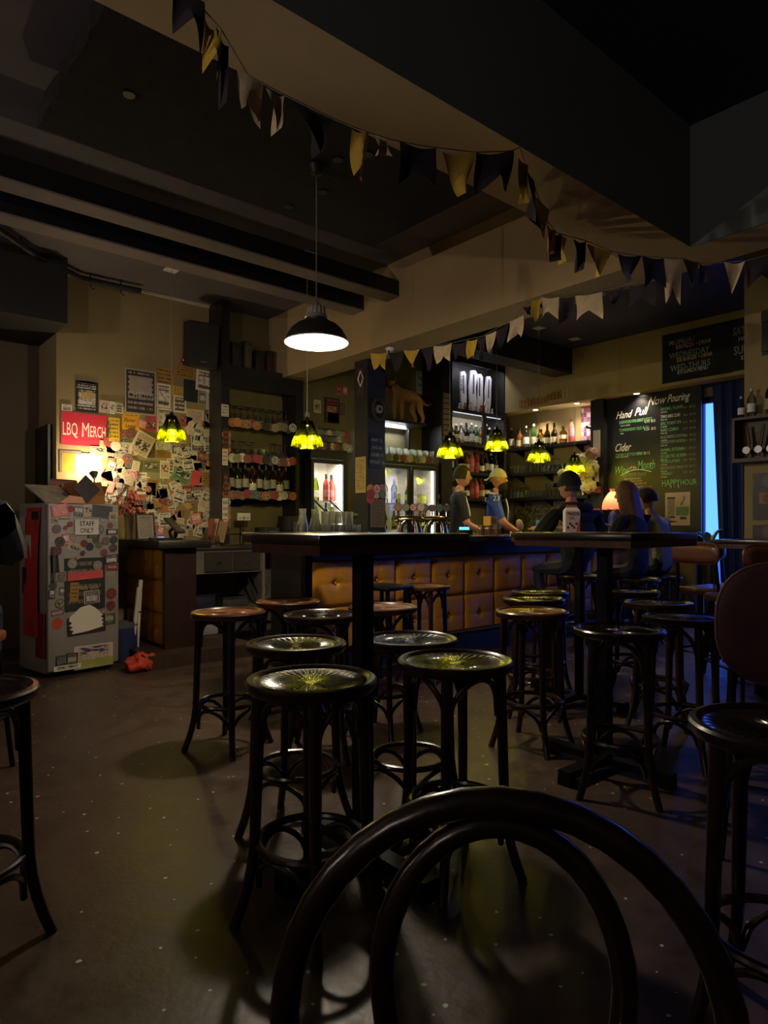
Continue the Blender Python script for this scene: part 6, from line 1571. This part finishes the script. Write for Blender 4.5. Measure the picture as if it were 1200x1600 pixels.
for i, (y0, y1, lab) in enumerate(((740, 812, 'dark framed poster with an orange emblem on the cream pillar'), (820, 880, 'lower dark framed poster on the cream pillar'))):
    a = onX(1177, y0, PXF); h = a.z - onX(1177, y1, PXF).z
    t = MB().box(-.012, 0, -.42, 0, -h, 0).build('framed_poster', blackwood, None, (PXF - .001, a.y, a.z), smooth=False); tag(t, lab, 'poster')
    part('print', MB().box(-.014, -.012, -.40, -.02, -h + .02, -.02), M('dark_slate_print', (52, 50, 52), .5, var=.25, scale=10), t, smooth=False)
    part('label_band', MB().box(-.016, -.014, -.36, -.05, -h * .66, -h * .42), M('tan_band', (150, 120, 84), .6), t, smooth=False)
    part('emblem', MB().cyl((-.018, -.12, -h * .54), (-.016, -.12, -h * .54), .045, n=18), M('dark_red_emblem', (110, 50, 36), .5), t)
    part('roundel', MB().cyl((-.016, -.12, -h * .18), (-.014, -.12, -h * .18), .05, n=18), M('grey_emblem', (84, 84, 84), .5), t)
p = onX(1198, 520, PXF); t = thing('wall_bracket', 'dark wooden bracket high on the cream pillar', 'bracket', (PXF - .001, p.y, p.z))
part('plate', MB().box(-.02, 0, -.12, .03, -.18, .18), blackwood, t, smooth=False); part('block', MB().box(-.06, -.02, -.10, .02, .08, .16), blackwood, t, smooth=False); part('block', MB().box(-.06, -.02, -.10, .02, -.16, -.08), blackwood, t, smooth=False)
p = onX(1116, 600, 7.4)

# small white security camera and motion sensor on the beam
for i, (px, py, lab) in enumerate(((609, 545, 'white dome security camera under the cream beam by the column'), (845, 497, 'small white motion sensor under the cream beam above the bar'))):
    p = onX(px, py, BX + .1); t = thing('security_camera' if i == 0 else 'motion_sensor', lab, 'camera' if i == 0 else 'sensor', (p.x, p.y, BEAMZ - .001))
    part('base', MB().lathe([(.0, -.02), (.035, -.02), (.04, 0)], 18), plate, t); part('dome', MB().ell((0, 0, -.032), (.03, .03, .022), 16, 8), plate, t); part('eye', MB().ell((-.02, -.012, -.036), (.012, .012, .012), 10, 8), black, t)
# ================================================================== people
skinA = M('skin_fair', (206, 150, 122), .55, var=.06, scale=9); skinB = M('skin_ruddy', (190, 132, 104), .55, var=.06, scale=9)
denim = M('dark_denim', (34, 38, 54), .8, var=.2, scale=14, bump=.2); shoe = M('black_shoe_leather', (24, 22, 22), .5)
def smooth_chain(V, E, R, root):
    me = bpy.data.meshes.new('skeleton'); me.from_pydata([tuple(v) for v in V], E, []); me.update()
    o = bpy.data.objects.new('skeleton', me); col.objects.link(o)
    md = o.modifiers.new('s', 'SKIN'); md.use_smooth_shade = True; md.branch_smoothing = .6
    if not me.skin_vertices: me.skin_vertices.new()
    for i, r in enumerate(R):
        sv = me.skin_vertices[0].data[i]; sv.radius = r if isinstance(r, tuple) else (r, r); sv.use_root = (i == root)
    sb = o.modifiers.new('u', 'SUBSURF'); sb.levels = 1; sb.render_levels = 1
    bpy.context.view_layer.update()
    out = bpy.data.meshes.new_from_object(o.evaluated_get(bpy.context.evaluated_depsgraph_get()))
    bpy.data.objects.remove(o); bpy.data.meshes.remove(me)
    vs_ = [v.co.copy() for v in out.vertices]; fs = [tuple(p.vertices) for p in out.polygons]
    bpy.data.meshes.remove(out); return vs_, fs
def head_mesh(mb, c, tilt, scale=1.0):
    """head facing local +x: skull, jaw, nose, ears, eyes, brows, mouth. material slots: 0 skin, 4 dark, 5 lips"""
    R_ = Matrix.Rotation(tilt[0], 3, 'Z') @ Matrix.Rotation(tilt[1], 3, 'Y')
    def fn(q, d):
        z = d.z
        k = 1.0
        if z < -.1: k = 1 - .30 * min(1, (-z - .1) / .9)
        x, y = q.x * (k if q.x < 0 else (1 - .08 * max(0, -z))), q.y * k
        if q.x > 0 and z < -.45: x += .012
        if q.x < 0 and z < -.3: x += .018
        return Vector((x, y, q.z))
    tmp = MB(); tmp.mat(0)
    tmp.ell((0, 0, 0), (.098, .076, .122), 24, 18, fn)
    tmp.ell((.096, 0, -.012), (.022, .013, .022), 10, 8); tmp.ell((.088, 0, .014), (.012, .009, .026), 8, 6)
    for s_ in (-1, 1): tmp.ell((-.004, s_ * .075, -.008), (.018, .010, .030), 10, 8)
    tmp.mat(4)
    for s_ in (-1, 1):
        tmp.ell((.082, s_ * .030, .016), (.010, .011, .006), 8, 6); tmp.ell((.088, s_ * .031, .034), (.008, .016, .004), 8, 6)
    tmp.mat(5); tmp.ell((.090, 0, -.060), (.008, .022, .006), 10, 6)
    o = len(mb.v)
    mb.v += [tuple(Vector(c) + R_ @ (Vector(p) * scale)) for p in tmp.v]
    for f, m in zip(tmp.f, tmp.m): mb.f.append([i + o for i in f]); mb.m.append(m)
    return R_
def hand(mb, wrist, direction, side, slot=0, curl=.5):
    """palm, four curled fingers of unequal length and a thumb leaving the side of the palm"""
    d = Vector(direction).normalized(); w = d.cross(Vector((0, 0, 1)))
    w = w.normalized() if w.length > 1e-3 else Vector((0, 1, 0)); dn = d.cross(w).normalized()
    if dn.z > 0: dn = -dn
    mb.mat(slot); p = Vector(wrist)
    mb.tube([p - d * .01, p + d * .03, p + d * .07, p + d * .09], [.024, .036, .040, .034], 10, flat=.5)
    for i, ln in enumerate((.068, .078, .072, .056)):
        b = p + d * .085 + w * ((i - 1.5) * .019)
        k1 = b + d * ln * .45 + dn * ln * .1 * curl; k2 = k1 + d * ln * .3 + dn * ln * .35 * curl; k3 = k2 + d * ln * .12 + dn * ln * .35 * curl
        mb.tube([b - d * .01, k1, k2, k3], [.0095, .009, .0082, .006], 7)
    b = p + d * .03 + w * (.034 * side); mb.tube([b - w * .008 * side, b + w * .022 * side + d * .02, b + w * .026 * side + d * .05 + dn * .01], [.011, .0105, .008], 7)
def person(label, loc, heading, J, tops, mats, head_tilt=(0, 0), group=None, bulk=1.0):
    """one continuous body: J maps joint name -> position; mats = [skin, top, trousers, shoes, dark, lips]"""
    t = thing('person', label, 'person', loc, heading, group)
    names = list(J); V = [Vector(J[n]) for n in names]; ix = {n: i for i, n in enumerate(names)}
    rad = dict(pelvis=(.145, .12), belly=(.140, .115), chest=(.155, .12), collar=(.10, .08), neck=.052, headb=.055)
    E = [('pelvis', 'belly'), ('belly', 'chest'), ('chest', 'collar'), ('collar', 'neck'), ('neck', 'headb')]
    for s_ in 'LR':
        E += [('collar', 'sh' + s_), ('sh' + s_, 'el' + s_), ('el' + s_, 'wr' + s_), ('pelvis', 'hip' + s_), ('hip' + s_, 'kn' + s_), ('kn' + s_, 'an' + s_), ('an' + s_, 'to' + s_)]
        rad.update({'sh' + s_: .066 * bulk, 'el' + s_: .048 * bulk, 'wr' + s_: .030, 'hip' + s_: .088, 'kn' + s_: .060, 'an' + s_: .042, 'to' + s_: .036})
    R = []
    for n in names:
        r = rad[n]
        if isinstance(r, tuple): r = (r[0] * bulk, r[1] * bulk)
        R.append(r)
    vs_, fs = smooth_chain(V, [(ix[a], ix[b]) for a, b in E], R, ix['pelvis'])
    mb = MB(); segs = [(V[ix[a]], V[ix[b]], a, b) for a, b in E]
    def slot(c):
        best = None
        for A, B, a, b in segs:
            ab = B - A; u = max(0, min(1, (c - A).dot(ab) / ab.length_squared)); dd = (A + ab * u - c).length
            if best is None or dd < best[0]: best = (dd, a, b, u)
        _, a, b, u = best
        if b == 'headb' or (b == 'neck' and u > .55): return 0
        if b[:2] in ('kn', 'an', 'hi'): return 2
        if b[:2] == 'to': return 3
        if b[:2] == 'wr': return 0 if (tops == 'short' and u > .05) or u > .88 else 1
        if b[:2] == 'el' and tops == 'short' and u > .85: return 0
        return 1
    o0 = len(mb.v); mb.v += [tuple(v) for v in vs_]
    for f in fs:
        c = sum((vs_[i] for i in f), Vector()) / len(f); mb.f.append(list(f)); mb.m.append(slot(c))
    hc = Vector(J['headb']) + Vector((.018, 0, .095)); Rh = head_mesh(mb, hc, head_tilt)
    for s_, sd in (('L', 1), ('R', -1)):
        hand(mb, J['wr' + s_], Vector(J['wr' + s_]) - Vector(J['el' + s_]), -sd)
    part('body', mb, mats, t)
    return t, hc, Rh
def stand(dz=0.0, lean=0.0, armL=((.06, .25, 1.16), (.26, .20, 1.08)), armR=((.06, -.25, 1.16), (.26, -.20, 1.08))):
    J = dict(pelvis=(0, 0, .98), belly=(.01, 0, 1.13), chest=(.02 + lean * .5, 0, 1.34), collar=(.02 + lean, 0, 1.48), neck=(.03 + lean, 0, 1.55), headb=(.045 + lean, 0, 1.61),
             shL=(.01 + lean, .18, 1.455), elL=armL[0], wrL=armL[1], shR=(.01 + lean, -.18, 1.455), elR=armR[0], wrR=armR[1],
             hipL=(0, .09, .93), knL=(.03, .10, .51), anL=(-.01, .11, .09), toL=(.13, .12, .035), hipR=(0, -.09, .93), knR=(.03, -.10, .51), anR=(-.01, -.11, .09), toR=(.13, -.12, .035))
    return {k: (v[0], v[1], v[2] + dz) if False else v for k, v in J.items()}
def sit(seat, fwd=.05, armz=1.05):
    b = seat + .09
    return dict(pelvis=(0, 0, b), belly=(.01, 0, b + .15), chest=(.03, 0, b + .36), collar=(.04 + fwd, 0, b + .50), neck=(.055 + fwd, 0, b + .57), headb=(.075 + fwd, 0, b + .63),
                shL=(.03 + fwd, .19, b + .475), elL=(.16, .27, b + .22), wrL=(.37, .16, armz), shR=(.03 + fwd, -.19, b + .475), elR=(.16, -.27, b + .22), wrR=(.37, -.16, armz),
                hipL=(.06, .10, b - .03), knL=(.42, .14, b - .06), anL=(.36, .14, b - .47), toL=(.49, .15, b - .52), hipR=(.06, -.10, b - .03), knR=(.42, -.14, b - .06), anR=(.36, -.14, b - .47), toR=(.49, -.15, b - .52))
lips = M('lips', (150, 84, 78), .5); darkhair = M('short_brown_hair', (46, 36, 30), .7, var=.3, scale=40, bump=.5)
blk = M('black_tshirt', (26, 26, 30), .85, var=.2, scale=10, bump=.2); jersey = M('royal_blue_jersey', (34, 66, 150), .7, var=.12, scale=10, bump=.15)
img_right = math.atan2(-CA, SA)
def cap_shell(hc, Rh, zlo, grow, front_cut=None, n=24):
    def fn(u, v):
        a = 2 * PI * u; th = (PI / 2) * v
        lo = zlo + (.105 if (front_cut and math.cos(a) > front_cut) else 0)
        z = lo + (.128 + grow - lo) * math.sin(th); k = math.sqrt(max(0, 1 - max(-.9, min(1, z / (.124 + grow))) ** 2)) if z > 0 else 1.0 - .1 * min(1, -z / .1)
        return hc + Rh @ Vector(((.098 + grow) * k * math.cos(a), (.077 + grow) * k * math.sin(a), z))
    return MB().grid(fn, n, 8)
# dark-haired bartender in black
p = at(716, HZ, 7.55); t, hc, Rh = person('bartender with short dark hair in a black t-shirt, looking sideways behind the taps', (p.x, 5.22, 0), img_right + .1, stand(), 'short', [skinA, blk, denim, shoe, darkhair, lips], (0.0, .06))
part('hair', cap_shell(hc, Rh, -.035, .010, .35), darkhair, t)
for s_ in (-1, 1): part('shirt_stripe', MB().tube([Vector(t_) for t_ in ((.06, s_ * .20, 1.47), (.085, s_ * .235, 1.36), (.10, s_ * .25, 1.25))], .006, 5), chalkw, t)
# bearded bartender in the blue jersey and backwards cap
p = at(779, HZ, 8.0); t, hc, Rh = person('bearded bartender in a blue sports jersey and pale backwards cap behind the bar', (p.x, 5.28, 0), img_right - .1, stand(armL=((.10, .27, 1.18), (.30, .22, 1.06)), armR=((.10, -.27, 1.18), (.30, -.2, 1.06))), 'short', [skinB, jersey, denim, shoe, M('dark_beard', (34, 28, 26), .8, var=.3, scale=40, bump=.6), lips], (0.0, .04), bulk=1.12)
cp = part('cap', cap_shell(hc, Rh, .022, .014), M('cream_cap_cloth', (206, 192, 158), .85), t, label='cream backwards baseball cap')
part('peak', MB().grid(lambda u, v: hc + Rh @ Vector((-.09 - .085 * v * math.sin(PI * (.15 + .7 * u)), (u - .5) * .14, .03 - .05 * v)), 10, 4), MATS['cream_cap_cloth'], cp)
def beard(q, d): return q
part('beard', MB().ell(hc + Rh @ Vector((.052, 0, -.085)), (.062, .066, .068), 16, 10), MATS['dark_beard'], t)
jn = part('jersey_numbers', MB().box(.10, .16, -.02, .02, 1.2, 1.3), chalkw, t, smooth=False) if False else None
for s_ in (-1, 1):
    part('jersey_lace', MB().tube([(.16, s_ * .035, 1.47), (.185, s_ * .03, 1.36), (.18, s_ * .03, 1.20)], .006, 5), chalkw, t)
    text(t, '23', 0, 0, .06, chalkw, 0, .075, mtx=Matrix.Translation((-.01, s_ * .245, 1.44)) @ (Matrix.Rotation(PI, 4, 'Z') if s_ > 0 else Matrix.Identity(4)))
text(t, '53', 0, 0, .14, chalkw, 0, .16, align='CENTER', mtx=Matrix.Translation((.205, 0, 1.18)) @ Matrix.Rotation(PI / 2, 4, 'Z'))
part('collar', MB().tube([(.02 + .075 * math.cos(2 * PI * i / 20), .075 * math.sin(2 * PI * i / 20), 1.525 - .02 * math.cos(2 * PI * i / 20)) for i in range(20)], .010, 6, True), chalkw, t)
# customer in black cap at the bar
jack = M('black_jacket_cloth', (13, 13, 15), .85, var=.25, scale=8, bump=.3)
pm = at(906, HZ, 6.1)
broad = sit(.70, .05, 1.10); broad.update(shL=(.06, .235, 1.265), shR=(.06, -.235, 1.265), elL=(.14, .37, 1.02), elR=(.14, -.37, 1.02), wrL=(.38, .2, 1.10), wrR=(.38, -.2, 1.10))
t, hc, Rh = person('customer in a black cap and bulky black jacket seated at the bar, seen from behind', (pm.x, pm.y, 0), math.radians(76), broad, 'long', [skinB, jack, denim, shoe, darkhair, lips], (.3, .05), bulk=1.62)
part('hair', cap_shell(hc, Rh, -.05, .008, .2), darkhair, t)
cp = part('cap', cap_shell(hc, Rh, .0, .022), jack, t, label='black cap'); part('peak', MB().grid(lambda u, v: hc + Rh @ Vector((.10 + .075 * v * math.sin(PI * (.12 + .76 * u)), (u - .5) * .15, .035 - .03 * v)), 10, 4), jack, cp)
part('hood', MB().tube([(.05 + .085 * math.cos(a_), .13 * math.sin(a_), 1.315) for a_ in [2 * PI * i / 20 for i in range(20)]], .045, 8, True), jack, t)
# woman with long brown hair
longhair = M('long_auburn_hair', (92, 58, 40), .55, var=.35, scale=26, bump=.5)
pw = at(1000, HZ, 6.45)
t, hc, Rh = person('woman with long auburn hair in dark clothes seated at the bar beside the pink lamp', (pw.x, pw.y, 0), math.radians(86), sit(.64, .06, 1.10), 'long', [skinA, M('charcoal_top', (20, 19, 22), .85), denim, shoe, darkhair, lips], (.3, .1))
part('hair_cap', cap_shell(hc, Rh, -.06, .016, .5), longhair, t)
def locks(u, v):
    a = PI * (.30 + 1.40 * u); r = 1 + .10 * math.sin(26 * u) * v
    return hc + Rh @ Vector((.112 * math.cos(a) * r - .03 * v, (.092 + .035 * math.sin(PI * min(1, v * 1.2))) * math.sin(a) * r, .06 - .40 * v))
part('long_hair', MB().grid(locks, 60, 14), longhair, t, label='long wavy auburn hair')
# person in a pale striped jacket behind her
stripe = M('pale_grey_jacket', (176, 172, 176), .8, var=.1)
ps = at(1036, HZ, 7.0)
t, hc, Rh = person('person in a pale jacket with dark stripes, mostly hidden by the woman', (ps.x, ps.y - .02, 0), math.radians(84), sit(.62, .12, 1.10), 'long', [skinA, stripe, denim, shoe, darkhair, lips], (.4, .3))
part('hair', cap_shell(hc, Rh, -.05, .014, .3), darkhair, t)
Jp = sit(.62, .12, 1.10)
A_, B_ = Vector(Jp['shR']), Vector(Jp['elR'])
for i in range(5):
    c = A_.lerp(B_, .15 + i * .17); u, w = basis(B_ - A_)
    part('sleeve_stripe', MB().tube([c + (u * math.cos(2 * PI * k / 16) + w * math.sin(2 * PI * k / 16)) * (.071 - .004 * i) for k in range(16)], .010, 6, True), blk, t)
# stools under the customers
for pp, lb, zz in ((pm, 'bentwood stool under the customer in the black cap', .70), (pw, 'bentwood stool under the woman with auburn hair', .64), (ps, 'bentwood stool under the person in the striped jacket', .62)):
    o = stool(600, 3.0, lb); o.location = (pp.x, pp.y, 0); o.scale = (1, 1, (zz - .012) / SEAT)
# someone in a padded jacket at the left edge on a wooden chair
puff = M('charcoal_puffer_cloth', (52, 52, 56), .6, var=.2, scale=6, bump=.2)
pl2 = at(-92, HZ, 2.95)
t, hc, Rh = person('person in a charcoal padded jacket sitting beside the dark doorway', (pl2.x, pl2.y, 0), YAW + .4, sit(.68, .05, 1.0), 'long', [skinA, puff, denim, shoe, darkhair, lips], (.2, .1), bulk=1.45)
part('hair', cap_shell(hc, Rh, -.05, .012, .3), darkhair, t)
tall_chair(0, 0, 'wooden-backed high chair under the person in the padded jacket', YAW + .1 + PI / 2, M_wood('orange_brown_wood', (120, 66, 34), (160, 92, 50), .35, 2.0, 0, coat=.3), (.86, 1.03), .2, .66, False, 'plywood_chair', (pl2.x - .28 * math.cos(YAW + .1) + .02 * SA, pl2.y - .28 * math.sin(YAW + .1) - .02 * CA, 0))

# ================================================================== stuffed cougar on the display shelf
fur = M('tan_fur', (176, 132, 90), .9, var=.25, scale=30, bump=.5)
cgp = onY(641, 660, 6.14)
t = thing('stuffed_cougar', 'stuffed tan cougar with a red bow standing on the shelf above the beer fridge', 'taxidermy', (cgp.x, 6.16, SHELF_TOP), math.radians(-172)); t.scale = (.86,) * 3
Vc = [(0, 0, .40), (.12, 0, .41), (.24, 0, .42), (-.12, 0, .41), (-.22, 0, .40), (.30, .0, .47), (.35, .0, .52),
      (.24, .06, .33), (.25, .065, .16), (.24, .065, .05), (.28, .065, .022), (.24, -.06, .33), (.25, -.065, .16), (.24, -.065, .05), (.28, -.065, .022),
      (-.20, .06, .33), (-.15, .07, .22), (-.24, .07, .12), (-.23, .07, .04), (-.18, .07, .02), (-.20, -.06, .33), (-.15, -.07, .22), (-.24, -.07, .12), (-.23, -.07, .04), (-.18, -.07, .02),
      (-.30, 0, .38), (-.38, 0, .33), (-.46, 0, .33), (-.52, 0, .37)]
Ec = [(0, 1), (1, 2), (0, 3), (3, 4), (2, 5), (5, 6), (2, 7), (7, 8), (8, 9), (9, 10), (2, 11), (11, 12), (12, 13), (13, 14), (4, 15), (15, 16), (16, 17), (17, 18), (18, 19), (4, 20), (20, 21), (21, 22), (22, 23), (23, 24), (4, 25), (25, 26), (26, 27), (27, 28)]
Rc = [(.085, .10), (.095, .115), (.085, .11), (.08, .09), (.085, .095), (.06, .07), (.055, .055)] + [.05, .034, .026, .026] * 2 + [.062, .05, .03, .026, .026] * 2 + [.022, .018, .016, .016]
vs_, fs = smooth_chain(Vc, Ec, Rc, 0)
mb = MB(); mb.add(vs_, fs)
hcC = Vector((.38, -.015, .56)); Rh2 = Matrix.Rotation(math.radians(55), 3, 'Z')
def addh(c, r, slot=0, n=12, k=8):
    tmp = MB(); tmp.ell((0, 0, 0), r, n, k); o0 = len(mb.v); mb.v += [tuple(hcC + Rh2 @ (Vector(q) + Vector(c))) for q in tmp.v]
    for f in tmp.f: mb.f.append([i + o0 for i in f]); mb.m.append(slot)
addh((0, 0, 0), (.068, .062, .058), 0, 16, 12); addh((.06, 0, -.018), (.042, .036, .030), 1); addh((.10, 0, -.008), (.010, .014, .009), 2)
for s_ in (-1, 1): addh((-.01, s_ * .045, .055), (.014, .020, .024)); addh((.055, s_ * .026, .012), (.008, .009, .008), 2)
part('body', mb, [fur, M('pale_muzzle_fur', (206, 190, 160), .9), inkb], t)
bw = MB(); bw.ell((.33, -.09, .45), (.03, .03, .022), 10, 8); bw.ell((.30, -.12, .46), (.028, .022, .034), 10, 8); bw.ell((.37, -.10, .46), (.028, .022, .034), 10, 8)
part('bow', bw, M('red_ribbon', (200, 36, 40), .6), t, label='red bow')
flush_text()
